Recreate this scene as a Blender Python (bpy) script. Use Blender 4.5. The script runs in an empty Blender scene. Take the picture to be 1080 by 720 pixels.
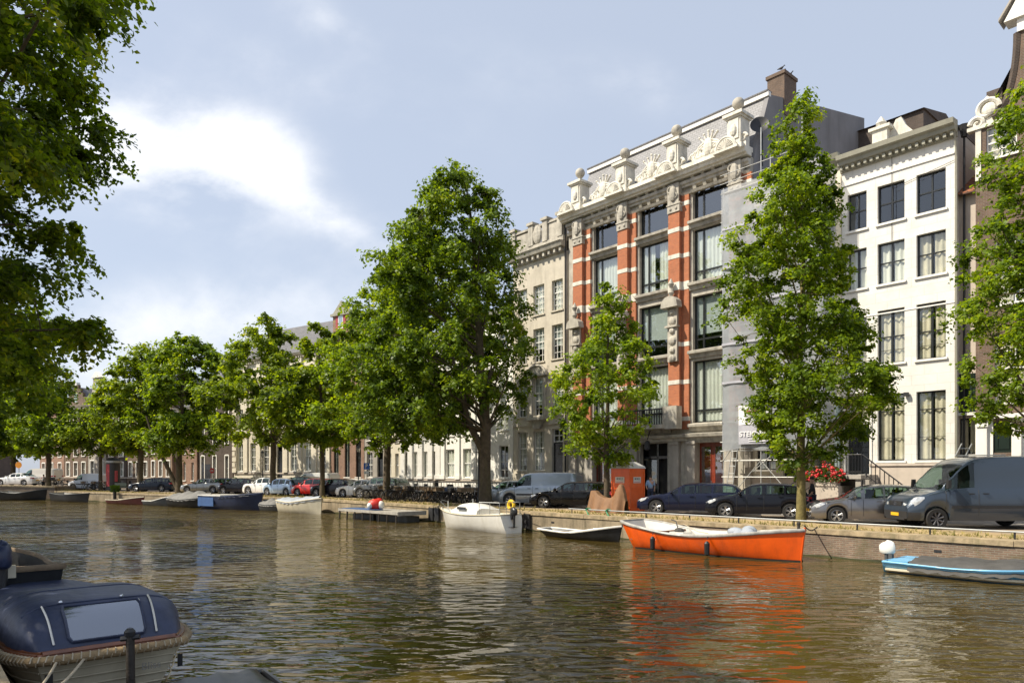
import bpy, bmesh, math, random
import numpy as np
from mathutils import Vector, Matrix
R = math.radians
PI = math.pi
scene = bpy.context.scene
COL = scene.collection
rnd = random.Random(7)

# ------------------------------------------------------------------ site survey
# canal city site: camera stands on the near quay, z = 0 is the water, the street lies 0.95 m above it.
FOC, PCX, PCY, EYE, SZ = 740.0, 540.0, 499.0, 2.85, 0.95
D1 = Vector((-0.6588, 0.7523)); N1 = Vector((0.7523, 0.6588)); K1 = 23.7
D2 = Vector((-0.8297, 0.5582)); N2 = Vector((0.5582, 0.8297))
_u = (330 - PCX) / FOC
_z = K1 / (N1.x * _u + N1.y)
BEND = Vector((_u * _z, _z)); K2 = N2.dot(BEND)
_u = (58 - PCX) / FOC
_z = K2 / (N2.x * _u + N2.y)
CRN = Vector((_u * _z, _z)); K3 = CRN.y
SECS = {1: (N1, K1, D1), 2: (N2, K2, D2), 3: (Vector((0, 1)), K3, Vector((-1, 0)))}

def on_line(x, m, sec):
    n, k, d = SECS[sec]
    u = (x - PCX) / FOC
    z = (k + m) / (n.x * u + n.y)
    return Vector((u * z, z))

def bank(x, m):
    """point on the far bank, m metres behind the quay edge, and its section"""
    best = None
    u = (x - PCX) / FOC
    for s, (n, k, d) in SECS.items():
        den = n.x * u + n.y
        if den <= 0: continue
        z = (k + m) / den
        if best is None or z < best[0]: best = (z, s)
    return Vector((u * best[0], best[0])), best[1]

def hgt(p, y):
    return EYE + (PCY - y) * p.y / FOC

# ------------------------------------------------------------------ objects
def tag(o, label=None, cat=None, group=None, kind=None):
    if label: o['label'] = label
    if cat: o['category'] = cat
    if group: o['group'] = group
    if kind: o['kind'] = kind
    return o

def thing(name, label, cat, loc=(0, 0, 0), rz=0.0, group=None):
    o = bpy.data.objects.new(name, None)
    o.empty_display_size = 0.3
    COL.objects.link(o)
    o.location = loc; o.rotation_euler = (0, 0, rz)
    return tag(o, label, cat, group)

def kids(o):
    return list(o.children)

def copy_tree(o, parent=None):
    c = o.copy(); COL.objects.link(c)
    if parent is not None: c.parent = parent
    for ch in kids(o): copy_tree(ch, c)
    return c

class MB:
    def __init__(s):
        s.v = []; s.f = []; s.mi = []; s.cur = 0; s.M = None
    def add(s, verts, faces):
        b = len(s.v)
        if s.M is not None: verts = [tuple(s.M @ Vector(p)) for p in verts]
        s.v.extend([tuple(p) for p in verts])
        for f in faces:
            s.f.append(tuple(i + b for i in f)); s.mi.append(s.cur)
    def quad(s, a, b, c, d): s.add([a, b, c, d], [(0, 1, 2, 3)])
    def poly(s, pts): s.add(pts, [tuple(range(len(pts)))])
    def box(s, x0, x1, y0, y1, z0, z1):
        s.add([(x0,y0,z0),(x1,y0,z0),(x1,y1,z0),(x0,y1,z0),(x0,y0,z1),(x1,y0,z1),(x1,y1,z1),(x0,y1,z1)],
              [(0,3,2,1),(4,5,6,7),(0,1,5,4),(1,2,6,5),(2,3,7,6),(3,0,4,7)])
    def prism(s, poly, a, b, axis='y'):
        """polygon in the plane across axis, extruded from a to b. axis y: (x,z); x: (y,z); z: (x,y)"""
        def P(p, t):
            if axis == 'y': return (p[0], t, p[1])
            if axis == 'x': return (t, p[0], p[1])
            return (p[0], p[1], t)
        n = len(poly)
        s.add([P(p, a) for p in poly] + [P(p, b) for p in poly],
              [tuple(range(n)), tuple(range(2*n-1, n-1, -1))] +
              [(i, (i+1) % n, n + (i+1) % n, n + i) for i in range(n)])
    def loft(s, rings, closed=True, cap0=True, cap1=True):
        n = len(rings[0]); vs = [p for r in rings for p in r]; fs = []
        m = n if closed else n - 1
        for k in range(len(rings) - 1):
            for i in range(m):
                j = (i + 1) % n
                fs.append((k*n+i, k*n+j, (k+1)*n+j, (k+1)*n+i))
        if closed and cap0: fs.append(tuple(range(n-1, -1, -1)))
        if closed and cap1: fs.append(tuple(range((len(rings)-1)*n, len(rings)*n)))
        s.add(vs, fs)
    def tube(s, pts, rad, n=8, cap=True):
        pts = [Vector(p) for p in pts]
        if not hasattr(rad, '__len__'): rad = [rad] * len(pts)
        rings = []; prev = None
        for i, p in enumerate(pts):
            if i == 0: t = pts[1] - pts[0]
            elif i == len(pts) - 1: t = pts[-1] - pts[-2]
            else: t = (pts[i+1] - pts[i-1])
            t = t.normalized() if t.length > 1e-9 else Vector((0,0,1))
            if prev is None:
                a = Vector((0,0,1)) if abs(t.z) < .9 else Vector((1,0,0))
                prev = t.cross(a).normalized()
            u = (prev - t * prev.dot(t))
            u = u.normalized() if u.length > 1e-6 else t.orthogonal().normalized()
            prev = u; w = t.cross(u)
            rings.append([tuple(p + (u*math.cos(2*PI*k/n) + w*math.sin(2*PI*k/n)) * rad[i]) for k in range(n)])
        s.loft(rings, True, cap, cap)
    def cyl(s, p0, p1, r0, r1=None, n=12): s.tube([p0, p1], [r0, r0 if r1 is None else r1], n)
    def lathe(s, prof, c=(0,0,0), n=16):
        rings = [[(c[0]+r*math.cos(2*PI*k/n), c[1]+r*math.sin(2*PI*k/n), c[2]+z) for k in range(n)] for r, z in prof]
        s.loft(rings)
    def ball(s, c, r, n=10, m=7):
        if not hasattr(r, '__len__'): r = (r, r, r)
        rings = []
        for j in range(m + 1):
            a = -PI/2 + PI * j / m
            q = max(math.cos(a), 0.02)
            rings.append([(c[0]+r[0]*q*math.cos(2*PI*k/n), c[1]+r[1]*q*math.sin(2*PI*k/n), c[2]+r[2]*math.sin(a)) for k in range(n)])
        s.loft(rings)
    def grid(s, fn, nu, nv):
        vs = [fn(i/nu, j/nv) for j in range(nv+1) for i in range(nu+1)]
        fs = [(j*(nu+1)+i, j*(nu+1)+i+1, (j+1)*(nu+1)+i+1, (j+1)*(nu+1)+i) for j in range(nv) for i in range(nu)]
        s.add(vs, fs)
    def build(s, name, mats, parent=None, smooth=None, loc=None, rz=0.0):
        me = bpy.data.meshes.new(name)
        me.from_pydata(s.v, [], s.f)
        if not isinstance(mats, (list, tuple)): mats = [mats]
        for m in mats: me.materials.append(m)
        if len(mats) > 1: me.polygons.foreach_set('material_index', s.mi)
        if smooth is not None:
            me.polygons.foreach_set('use_smooth', [True]*len(me.polygons))
            try: me.set_sharp_from_angle(angle=R(smooth))
            except Exception: pass
        me.update()
        o = bpy.data.objects.new(name, me); COL.objects.link(o)
        if parent is not None: o.parent = parent
        if loc is not None: o.location = loc
        if rz: o.rotation_euler = (0, 0, rz)
        return o

def split_build(b, name, mats, parent, smooth=None):
    """build every connected piece of a mesh as a part of its own"""
    par = list(range(len(b.v)))
    def fd(i):
        while par[i] != i: par[i] = par[par[i]]; i = par[i]
        return i
    for f in b.f:
        r0 = fd(f[0])
        for i in f[1:]: par[fd(i)] = r0
    isl = {}
    for f in b.f: isl.setdefault(fd(f[0]), []).append(f)
    out = []
    for fs in isl.values():
        m = MB(); ids = sorted(set(i for f in fs for i in f)); mp = {i: k for k, i in enumerate(ids)}
        m.v = [b.v[i] for i in ids]; m.f = [tuple(mp[i] for i in f) for f in fs]; m.mi = [0]*len(fs)
        out.append(m.build(name, mats, parent, smooth))
    return out

def frame_matrix(o3, xdir, ydir=None):
    x = Vector(xdir).normalized(); z = Vector((0,0,1)); y = z.cross(x)
    m = Matrix(((x.x, y.x, z.x, o3[0]), (x.y, y.y, z.y, o3[1]), (x.z, y.z, z.z, o3[2]), (0,0,0,1)))
    return m

def lerp(a, b, t): return a + (b - a) * t
def interp(pts, x):
    if x <= pts[0][0]: return pts[0][1]
    for (x0, y0), (x1, y1) in zip(pts, pts[1:]):
        if x <= x1: return y0 + (y1 - y0) * (x - x0) / (x1 - x0) if x1 > x0 else y1
    return pts[-1][1]
def sinterp(pts, x):
    """catmull-rom style smooth interpolation"""
    if x <= pts[0][0]: return pts[0][1]
    for i in range(len(pts) - 1):
        x0, y0 = pts[i]; x1, y1 = pts[i+1]
        if x <= x1:
            xm, ym = pts[i-1] if i > 0 else (2*x0 - x1, 2*y0-y1)
            xp, yp = pts[i+2] if i + 2 < len(pts) else (2*x1 - x0, 2*y1-y0)
            m0 = (y1 - ym) / (x1 - xm); m1 = (yp - y0) / (xp - x0)
            d0 = (y1-y0)/(x1-x0)
            if d0 == 0: m0 = m1 = 0
            else:
                if m0 * d0 < 0: m0 = 0
                if m1 * d0 < 0: m1 = 0
                m0 = max(-3*abs(d0), min(3*abs(d0), m0)); m1 = max(-3*abs(d0), min(3*abs(d0), m1))
            h = x1 - x0; t = (x - x0) / h
            return ((2*t**3-3*t**2+1)*y0 + (t**3-2*t**2+t)*h*m0 + (-2*t**3+3*t**2)*y1 + (t**3-t**2)*h*m1)
    return pts[-1][1]
# ------------------------------------------------------------------ materials
def nt(m):
    m.use_nodes = True
    return m.node_tree
def N(t, typ, **kw):
    n = t.nodes.new(typ)
    for k, v in kw.items():
        if hasattr(n, k): setattr(n, k, v)
    return n
def setin(n, **kw):
    for k, v in kw.items():
        n.inputs[k.replace('_', ' ')].default_value = v
def c4(c): return (c[0], c[1], c[2], 1.0)
def mul(c, f): return tuple(min(1, max(0, q * f)) for q in c)

def mat(name, col, rough=0.6, metal=0.0, var=0.15, vs=2.5, bump=0.0, bs=30.0, coat=0.0, spec=0.5, stain=None, col2=None, coords='Object', fine=None):
    m = bpy.data.materials.new(name); t = nt(m)
    p = t.nodes['Principled BSDF']
    setin(p, Roughness=rough, Metallic=metal)
    p.inputs['Specular IOR Level'].default_value = spec
    if coat:
        p.inputs['Coat Weight'].default_value = coat; p.inputs['Coat Roughness'].default_value = 0.04
    tc = N(t, 'ShaderNodeTexCoord')
    out = None
    n1 = N(t, 'ShaderNodeTexNoise'); setin(n1, Scale=vs, Detail=6.0, Roughness=0.62)
    t.links.new(tc.outputs[coords], n1.inputs['Vector'])
    r1 = N(t, 'ShaderNodeValToRGB')
    r1.color_ramp.elements[0].position = 0.3; r1.color_ramp.elements[1].position = 0.7
    r1.color_ramp.elements[0].color = c4(mul(col2 or col, 1 - var)); r1.color_ramp.elements[1].color = c4(mul(col, 1 + var))
    t.links.new(n1.outputs['Fac'], r1.inputs['Fac'])
    out = r1.outputs['Color']
    if stain:                                   # vertical streaks of dirt: (colour, amount, scale)
        mp = N(t, 'ShaderNodeMapping'); mp.inputs['Scale'].default_value = (stain[2], stain[2], stain[2]*0.12)
        t.links.new(tc.outputs[coords], mp.inputs['Vector'])
        n2 = N(t, 'ShaderNodeTexNoise'); setin(n2, Scale=1.0, Detail=8.0, Roughness=0.7)
        t.links.new(mp.outputs['Vector'], n2.inputs['Vector'])
        r2 = N(t, 'ShaderNodeMapRange'); setin(r2, From_Min=0.48, From_Max=0.75, To_Min=0.0, To_Max=stain[1])
        t.links.new(n2.outputs['Fac'], r2.inputs['Value'])
        mx = N(t, 'ShaderNodeMix', data_type='RGBA')
        t.links.new(r2.outputs['Result'], mx.inputs['Factor'])
        t.links.new(out, mx.inputs['A']); mx.inputs['B'].default_value = c4(stain[0])
        out = mx.outputs['Result']
    t.links.new(out, p.inputs['Base Color'])
    if bump:
        nb = N(t, 'ShaderNodeTexNoise'); setin(nb, Scale=bs, Detail=4.0)
        t.links.new(tc.outputs[coords], nb.inputs['Vector'])
        b = N(t, 'ShaderNodeBump'); setin(b, Strength=bump, Distance=0.02)
        t.links.new(nb.outputs['Fac'], b.inputs['Height']); t.links.new(b.outputs['Normal'], p.inputs['Normal'])
    return m

def brick(name, c1, c2, mortar, w=0.21, h=0.065, ms=0.012, rough=0.85, stain=None, var=0.35, floor=False, bump=0.5, offset=0.5):
    m = bpy.data.materials.new(name); t = nt(m); p = t.nodes['Principled BSDF']; setin(p, Roughness=rough)
    tc = N(t, 'ShaderNodeTexCoord'); sp = N(t, 'ShaderNodeSeparateXYZ'); cb = N(t, 'ShaderNodeCombineXYZ')
    t.links.new(tc.outputs['Object'], sp.inputs[0])
    if floor:
        t.links.new(sp.outputs['X'], cb.inputs['X']); t.links.new(sp.outputs['Y'], cb.inputs['Y'])
    else:
        ad = N(t, 'ShaderNodeMath', operation='ADD')
        t.links.new(sp.outputs['X'], ad.inputs[0]); t.links.new(sp.outputs['Y'], ad.inputs[1])
        t.links.new(ad.outputs[0], cb.inputs['X']); t.links.new(sp.outputs['Z'], cb.inputs['Y'])
    b = N(t, 'ShaderNodeTexBrick'); b.offset = offset
    setin(b, Scale=1.0, Mortar_Size=ms, Mortar_Smooth=0.1, Bias=0.0, Brick_Width=w, Row_Height=h)
    b.inputs['Color1'].default_value = c4(c1); b.inputs['Color2'].default_value = c4(c2); b.inputs['Mortar'].default_value = c4(mortar)
    t.links.new(cb.outputs[0], b.inputs['Vector'])
    n1 = N(t, 'ShaderNodeTexNoise'); setin(n1, Scale=1.3, Detail=8.0, Roughness=0.7)
    t.links.new(tc.outputs['Object'], n1.inputs['Vector'])
    mr = N(t, 'ShaderNodeMapRange'); setin(mr, From_Min=0.3, From_Max=0.7, To_Min=1 - var, To_Max=1 + var * 0.6)
    t.links.new(n1.outputs['Fac'], mr.inputs['Value'])
    vm = N(t, 'ShaderNodeVectorMath', operation='SCALE')
    t.links.new(b.outputs['Color'], vm.inputs[0]); t.links.new(mr.outputs['Result'], vm.inputs['Scale'])
    out = vm.outputs[0]
    if stain:
        n2 = N(t, 'ShaderNodeTexNoise'); setin(n2, Scale=stain[2], Detail=9.0, Roughness=0.75)
        t.links.new(tc.outputs['Object'], n2.inputs['Vector'])
        r2 = N(t, 'ShaderNodeMapRange'); setin(r2, From_Min=0.5, From_Max=0.66, To_Min=0.0, To_Max=stain[1])
        t.links.new(n2.outputs['Fac'], r2.inputs['Value'])
        mx = N(t, 'ShaderNodeMix', data_type='RGBA')
        t.links.new(r2.outputs['Result'], mx.inputs['Factor'])
        t.links.new(out, mx.inputs['A']); mx.inputs['B'].default_value = c4(stain[0]); out = mx.outputs['Result']
    t.links.new(out, p.inputs['Base Color'])
    if bump:
        bp = N(t, 'ShaderNodeBump'); setin(bp, Strength=bump, Distance=0.01)
        iv = N(t, 'ShaderNodeMath', operation='SUBTRACT'); iv.inputs[0].default_value = 1.0
        t.links.new(b.outputs['Fac'], iv.inputs[1])
        t.links.new(iv.outputs[0], bp.inputs['Height']); t.links.new(bp.outputs['Normal'], p.inputs['Normal'])
    return m

def glassmat(name, tint=(0.86, 0.90, 0.88), refl=(0.9, 0.95, 1.0), rough=0.015, base=0.12, clear=1.0):
    """thin window glass: fresnel mix of a mirror and a tinted see-through pane"""
    m = bpy.data.materials.new(name); t = nt(m)
    t.nodes.remove(t.nodes['Principled BSDF']); o = t.nodes['Material Output']
    tr = N(t, 'ShaderNodeBsdfTransparent'); tr.inputs[0].default_value = c4(tint)
    gl = N(t, 'ShaderNodeBsdfGlossy'); gl.inputs[0].default_value = c4(refl); gl.inputs['Roughness'].default_value = rough
    lw = N(t, 'ShaderNodeLayerWeight'); lw.inputs[0].default_value = 0.5; pw = N(t, 'ShaderNodeMath', operation='POWER'); pw.inputs[1].default_value = 4.0; t.links.new(lw.outputs['Facing'], pw.inputs[0])
    mr = N(t, 'ShaderNodeMapRange'); setin(mr, From_Min=0.0, From_Max=1.0, To_Min=base, To_Max=0.95)
    t.links.new(pw.outputs[0], mr.inputs['Value'])
    tc = N(t, 'ShaderNodeTexCoord'); nb = N(t, 'ShaderNodeTexNoise'); setin(nb, Scale=0.9, Detail=1.0)
    t.links.new(tc.outputs['Object'], nb.inputs['Vector'])
    b = N(t, 'ShaderNodeBump'); setin(b, Strength=0.25, Distance=0.06)
    t.links.new(nb.outputs['Fac'], b.inputs['Height']); t.links.new(b.outputs['Normal'], gl.inputs['Normal'])
    mx = N(t, 'ShaderNodeMixShader')
    t.links.new(mr.outputs['Result'], mx.inputs[0]); t.links.new(tr.outputs[0], mx.inputs[1]); t.links.new(gl.outputs[0], mx.inputs[2])
    t.links.new(mx.outputs[0], o.inputs['Surface'])
    return m

def leafmat(name, dark, light, yellow=(0.16, 0.2, 0.02), scale=0.55, trans=0.4):
    m = bpy.data.materials.new(name); t = nt(m); p = t.nodes['Principled BSDF']; o = t.nodes['Material Output']
    setin(p, Roughness=0.5); p.inputs['Specular IOR Level'].default_value = 0.35
    tc = N(t, 'ShaderNodeTexCoord'); n1 = N(t, 'ShaderNodeTexNoise'); setin(n1, Scale=scale, Detail=3.0, Roughness=0.6)
    t.links.new(tc.outputs['Object'], n1.inputs['Vector'])
    at = N(t, 'ShaderNodeAttribute', attribute_name='rnd')
    ad = N(t, 'ShaderNodeMath', operation='MULTIPLY_ADD'); ad.inputs[1].default_value = 0.30; 
    t.links.new(at.outputs['Fac'], ad.inputs[0])
    sb = N(t, 'ShaderNodeMath', operation='SUBTRACT'); sb.inputs[1].default_value = 0.15
    t.links.new(n1.outputs['Fac'], sb.inputs[0]); t.links.new(sb.outputs[0], ad.inputs[2])
    r = N(t, 'ShaderNodeValToRGB'); cr = r.color_ramp
    cr.elements[0].position = 0.3; cr.elements[0].color = c4(dark)
    cr.elements[1].position = 0.62; cr.elements[1].color = c4(light)
    e = cr.elements.new(0.8); e.color = c4(yellow)
    t.links.new(ad.outputs[0], r.inputs['Fac']); t.links.new(r.outputs['Color'], p.inputs['Base Color'])
    tl = N(t, 'ShaderNodeBsdfTranslucent')
    vm = N(t, 'ShaderNodeMix', data_type='RGBA', blend_type='MULTIPLY'); vm.inputs['Factor'].default_value = 1.0
    vm.inputs['B'].default_value = (2.1, 1.9, 0.5, 1)
    t.links.new(r.outputs['Color'], vm.inputs['A']); t.links.new(vm.outputs['Result'], tl.inputs['Color'])
    mx = N(t, 'ShaderNodeMixShader'); mx.inputs[0].default_value = trans
    t.links.new(p.outputs[0], mx.inputs[1]); t.links.new(tl.outputs[0], mx.inputs[2]); t.links.new(mx.outputs[0], o.inputs['Surface'])
    return m

def sheetmat(name, col, see=.32):
    m = mat(name, col, 0.8, var=0.16, vs=1.6, bump=0.5, bs=5); t = m.node_tree; p = t.nodes['Principled BSDF']; o = t.nodes['Material Output']
    tr = N(t, 'ShaderNodeBsdfTransparent'); tl = N(t, 'ShaderNodeBsdfTranslucent'); tl.inputs[0].default_value = c4(col)
    a = N(t, 'ShaderNodeMixShader'); a.inputs[0].default_value = .3; b_ = N(t, 'ShaderNodeMixShader'); b_.inputs[0].default_value = see
    t.links.new(p.outputs[0], a.inputs[1]); t.links.new(tl.outputs[0], a.inputs[2]); t.links.new(a.outputs[0], b_.inputs[1]); t.links.new(tr.outputs[0], b_.inputs[2]); t.links.new(b_.outputs[0], o.inputs['Surface'])
    return m
M = {}
M['white_wall'] = brick('painted_white_stone', (0.74,0.72,0.67), (0.70,0.68,0.63), (0.60,0.58,0.54), w=1.1, h=0.47, ms=0.014, rough=0.6, var=0.10, bump=0.3, stain=((0.50,0.47,0.41), 0.4, 0.8))
M['white'] = mat('white_paint', (0.78,0.76,0.71), 0.5, var=0.05, stain=((0.45,0.42,0.36), 0.25, 2.0))
M['cream'] = mat('cream_paint', (0.68,0.62,0.50), 0.6, var=0.06, stain=((0.35,0.30,0.22), 0.35, 1.6))
M['beige_stone'] = mat('beige_sandstone', (0.52,0.47,0.38), 0.75, var=0.14, vs=1.2, bump=0.2, bs=18, stain=((0.20,0.17,0.13), 0.5, 1.8))
M['old_stone'] = mat('weathered_grey_stone', (0.42,0.39,0.33), 0.8, var=0.25, vs=2.2, bump=0.35, bs=14, stain=((0.09,0.085,0.075), 0.75, 2.4))
M['carved'] = mat('carved_white_stone', (0.66,0.63,0.55), 0.7, var=0.16, vs=3, bump=0.3, bs=12, stain=((0.22,0.20,0.16), 0.55, 3.0))
M['grey_stone'] = mat('grey_plinth_stone', (0.36,0.33,0.29), 0.75, var=0.15, vs=1.5, bump=0.2, bs=20, stain=((0.13,0.12,0.10), 0.5, 2.0))
M['stone_pink'] = mat('pinkish_plinth_stone', (0.50,0.43,0.36), 0.7, var=0.12, vs=1.2, stain=((0.26,0.22,0.18), 0.5, 2.2))
M['orange_brick'] = brick('orange_red_brick', (0.60,0.145,0.035), (0.44,0.095,0.026), (0.38,0.19,0.11), var=0.32, ms=.018, stain=((0.16,0.05,0.03), 0.45, 1.3))
M['brown_brick'] = brick('brown_brick', (0.16,0.095,0.062), (0.11,0.065,0.045), (0.17,0.14,0.11), var=0.35)
M['dark_brick'] = brick('dark_brown_brick', (0.085,0.055,0.042), (0.06,0.042,0.034), (0.10,0.085,0.07), var=0.3)
M['pink_brick'] = brick('pale_red_brick', (0.30,0.155,0.10), (0.24,0.12,0.08), (0.28,0.22,0.17), var=0.3)
M['warm_brick'] = brick('warm_brown_brick', (0.25,0.15,0.095), (0.19,0.11,0.07), (0.25,0.20,0.15), var=0.3)
M['quay_brick'] = brick('quay_wall_brick', (0.24,0.155,0.105), (0.16,0.105,0.075), (0.24,0.20,0.15), var=0.5, ms=0.014, stain=((0.10,0.09,0.035), 0.75, 0.9), bump=0.9)
M['quay_stone'] = mat('quay_concrete', (0.27,0.215,0.14), 0.85, var=0.36, vs=0.9, bump=0.5, bs=9, stain=((0.075,0.065,0.035), 0.95, 2.6))
M['coping'] = mat('sandy_coping_stone', (0.33,0.255,0.155), 0.85, var=0.42, vs=2.4, bump=0.6, bs=12, stain=((0.12,0.11,0.05), 0.85, 3.5))
M['algae'] = mat('green_tide_band', (0.05,0.055,0.02), 0.55, var=0.5, vs=2.0, bump=0.5, bs=10)
M['paving'] = brick('street_clinker', (0.36,0.28,0.20), (0.29,0.225,0.165), (0.20,0.16,0.12), w=0.2, h=0.1, ms=0.008, var=0.3, floor=True, stain=((0.42,0.34,0.22), 0.5, 0.25))
M['asphalt'] = mat('worn_asphalt', (0.16,0.145,0.13), 0.9, var=0.2, vs=0.6, bump=0.3, bs=60)
M['strip'] = mat('sandy_verge', (0.40,0.29,0.15), 0.95, var=0.32, vs=1.6, bump=0.8, bs=25, stain=((0.20,0.19,0.06), 0.7, 1.2))
M['grey_render'] = mat('grey_render', (0.21,0.205,0.21), 0.85, var=0.14, vs=0.5, bump=0.2, bs=25, stain=((0.11,0.105,0.10), 0.6, 0.8))
M['slate'] = brick('slate_roof', (0.125,0.12,0.125), (0.09,0.088,0.095), (0.05,0.05,0.05), w=0.3, h=0.18, ms=0.012, rough=0.55, var=0.3)
M['slate_light'] = brick('pale_slate_roof', (0.19,0.19,0.205), (0.15,0.15,0.16), (0.09,0.09,0.09), w=0.3, h=0.18, ms=0.012, rough=0.5, var=0.2)
M['tiles'] = brick('orange_roof_tiles', (0.40,0.15,0.06), (0.28,0.10,0.05), (0.10,0.05,0.03), w=0.25, h=0.22, ms=0.03, rough=0.8, var=0.3)
M['cornice_green'] = mat('grey_green_cornice', (0.30,0.29,0.23), 0.6, var=0.1, stain=((0.15,0.14,0.11), 0.4, 2.0))
M['black_frame'] = mat('black_window_paint', (0.018,0.02,0.02), 0.3, var=0.1)
M['dark_green'] = mat('dark_green_paint', (0.012,0.022,0.017), 0.3, var=0.15)
M['white_frame'] = mat('white_window_paint', (0.74,0.73,0.69), 0.4, var=0.04)
M['door_dark'] = mat('black_door_paint', (0.012,0.015,0.02), 0.25, var=0.15, coat=0.3)
M['door_red'] = mat('varnished_red_door', (0.20,0.035,0.015), 0.3, var=0.3, vs=6, coat=0.4)
M['glass'] = glassmat('window_glass')
M['glass_blue'] = glassmat('reflecting_glass', tint=(0.80,0.86,0.85), base=0.20)
M['glass_car'] = glassmat('car_glass', tint=(0.45,0.60,0.55), base=0.05)
M['curtain'] = mat('curtain_cloth', (0.80,0.77,0.69), 0.9, var=0.1, vs=1.0)
M['curtain_tan'] = mat('tan_curtain_cloth', (0.70,0.62,0.48), 0.9, var=0.2, vs=1.5)
M['blind'] = mat('grey_blind', (0.50,0.52,0.50), 0.85, var=0.05)
M['inner'] = mat('room_shade_colour', (0.035,0.032,0.03), 0.9, var=0.3)  # near-black: the shade of unlit rooms and the entrance put into the colour
M['iron'] = mat('black_iron', (0.02,0.02,0.022), 0.5, var=0.2)
M['galv'] = mat('galvanised_steel', (0.34,0.35,0.35), 0.5, metal=0.5, var=0.15)
M['pipe'] = mat('grey_scaffold_tube', (0.52,0.52,0.50), 0.45, metal=0.35, var=0.15)
M['wood'] = mat('weathered_wood', (0.20,0.145,0.09), 0.8, var=0.3, vs=5, bump=0.3)
M['dark_wood'] = mat('wet_dark_wood', (0.035,0.028,0.022), 0.6, var=0.4, vs=5, bump=0.4)
M['grey_wood'] = mat('silvered_planks', (0.34,0.32,0.28), 0.8, var=0.25, vs=4, bump=0.3)
M['bark'] = mat('tree_bark', (0.085,0.065,0.042), 0.95, var=0.4, vs=4, bump=1.0, bs=16, stain=((0.10,0.11,0.03), 0.5, 3.0))
M['bark_green'] = mat('mossy_bark', (0.15,0.125,0.045), 0.95, var=0.4, vs=5, bump=1.0, bs=16)
M['tyre'] = mat('rubber', (0.018,0.018,0.018), 0.75, var=0.2)
M['rim'] = mat('alloy_rim', (0.50,0.50,0.51), 0.3, metal=0.8, var=0.05)
M['rim_dark'] = mat('steel_wheel', (0.10,0.10,0.11), 0.5, metal=0.4, var=0.1)
M['trim'] = mat('black_plastic', (0.025,0.025,0.027), 0.5, var=0.1)
M['chrome'] = mat('chrome', (0.7,0.7,0.72), 0.15, metal=1.0, var=0.02)
M['lamp'] = mat('headlamp_lens', (0.62,0.65,0.68), 0.12, metal=0.3, var=0.3, vs=14, coat=1.0)
M['tail'] = mat('red_tail_lens', (0.35,0.01,0.01), 0.15, var=0.1, coat=1.0)
M['plate'] = mat('yellow_plate', (0.75,0.42,0.02), 0.45, var=0.04)
M['orange'] = mat('orange_boat_paint', (0.92,0.115,0.006), 0.33, var=0.14, vs=1.6, coat=0.35, stain=((0.42,0.06,0.012), 0.65, 2.4))
M['boat_white'] = mat('white_gelcoat', (0.76,0.74,0.68), 0.3, var=0.06, coat=0.3, stain=((0.42,0.36,0.24), 0.4, 2.0))
M['boat_cream'] = mat('cream_hull', (0.62,0.56,0.42), 0.4, var=0.1, stain=((0.3,0.25,0.15), 0.4, 2.0))
M['boat_black'] = mat('black_hull', (0.02,0.021,0.022), 0.35, var=0.3)
M['boat_grey'] = mat('dark_grey_hull', (0.075,0.08,0.082), 0.5, var=0.3)
M['boat_navy'] = mat('navy_hull', (0.02,0.03,0.07), 0.4, var=0.2)
M['boat_blue'] = mat('mid_blue_panel', (0.045,0.10,0.24), 0.5, var=0.15)
M['sky_blue'] = mat('light_blue_hull', (0.16,0.42,0.66), 0.35, var=0.08)
M['maroon'] = mat('maroon_hull', (0.13,0.03,0.025), 0.5, var=0.25)
M['inside_brown'] = mat('brown_boat_inside', (0.20,0.085,0.05), 0.6, var=0.2)
M['grey_cover'] = mat('grey_boat_cover', (0.17,0.165,0.155), 0.85, var=0.22, vs=1.8, bump=0.8, bs=6)
M['dark_cover'] = mat('charcoal_boat_cover', (0.065,0.062,0.058), 0.8, var=0.3, vs=2.2, bump=1.0, bs=5)
M['pale_cover'] = mat('pale_blue_grey_cover', (0.30,0.33,0.37), 0.7, var=0.15, bump=0.6, bs=6)
M['navy_canvas'] = mat('navy_canvas', (0.024,0.034,0.075), 0.5, var=0.35, vs=2.2, bump=0.9, bs=4.5, stain=((0.06,0.065,0.09), 0.5, 3.5))
M['clear_vinyl'] = glassmat('clear_vinyl_window', tint=(0.50,0.53,0.56), refl=(0.85,0.9,1.0), rough=0.12, base=0.30)
M['rope'] = mat('coir_rope', (0.30,0.21,0.11), 0.95, var=0.25, vs=8, bump=1.0, bs=30)
M['rope_pale'] = mat('pale_mooring_rope', (0.45,0.38,0.27), 0.9, var=0.2, vs=8, bump=0.6)
M['teak'] = mat('varnished_teak', (0.17,0.055,0.02), 0.35, var=0.3, vs=6, coat=0.5)
M['tarp'] = mat('brown_tarpaulin', (0.20,0.105,0.05), 0.75, var=0.15, vs=3, bump=0.3, bs=7)
M['potty'] = mat('orange_plastic_cabin', (0.85,0.12,0.008), 0.35, var=0.12, coat=.4)
M['potty_roof'] = mat('pale_plastic_roof', (0.55,0.55,0.53), 0.45, var=0.1)
M['sheet'] = sheetmat('grey_scaffold_sheet', (0.46,0.49,0.53))
M['banner_white'] = mat('white_banner', (0.76,0.75,0.77), 0.7, var=0.05, vs=1.5)
M['banner_grey'] = mat('grey_banner', (0.42,0.42,0.47), 0.7, var=0.12, vs=3)
M['ink_red'] = mat('red_print', (0.35,0.05,0.06), 0.7, var=0.05)
M['faded_ink'] = mat('faded_lettering', (0.30,0.28,0.24), 0.6, var=0.2)
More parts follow.
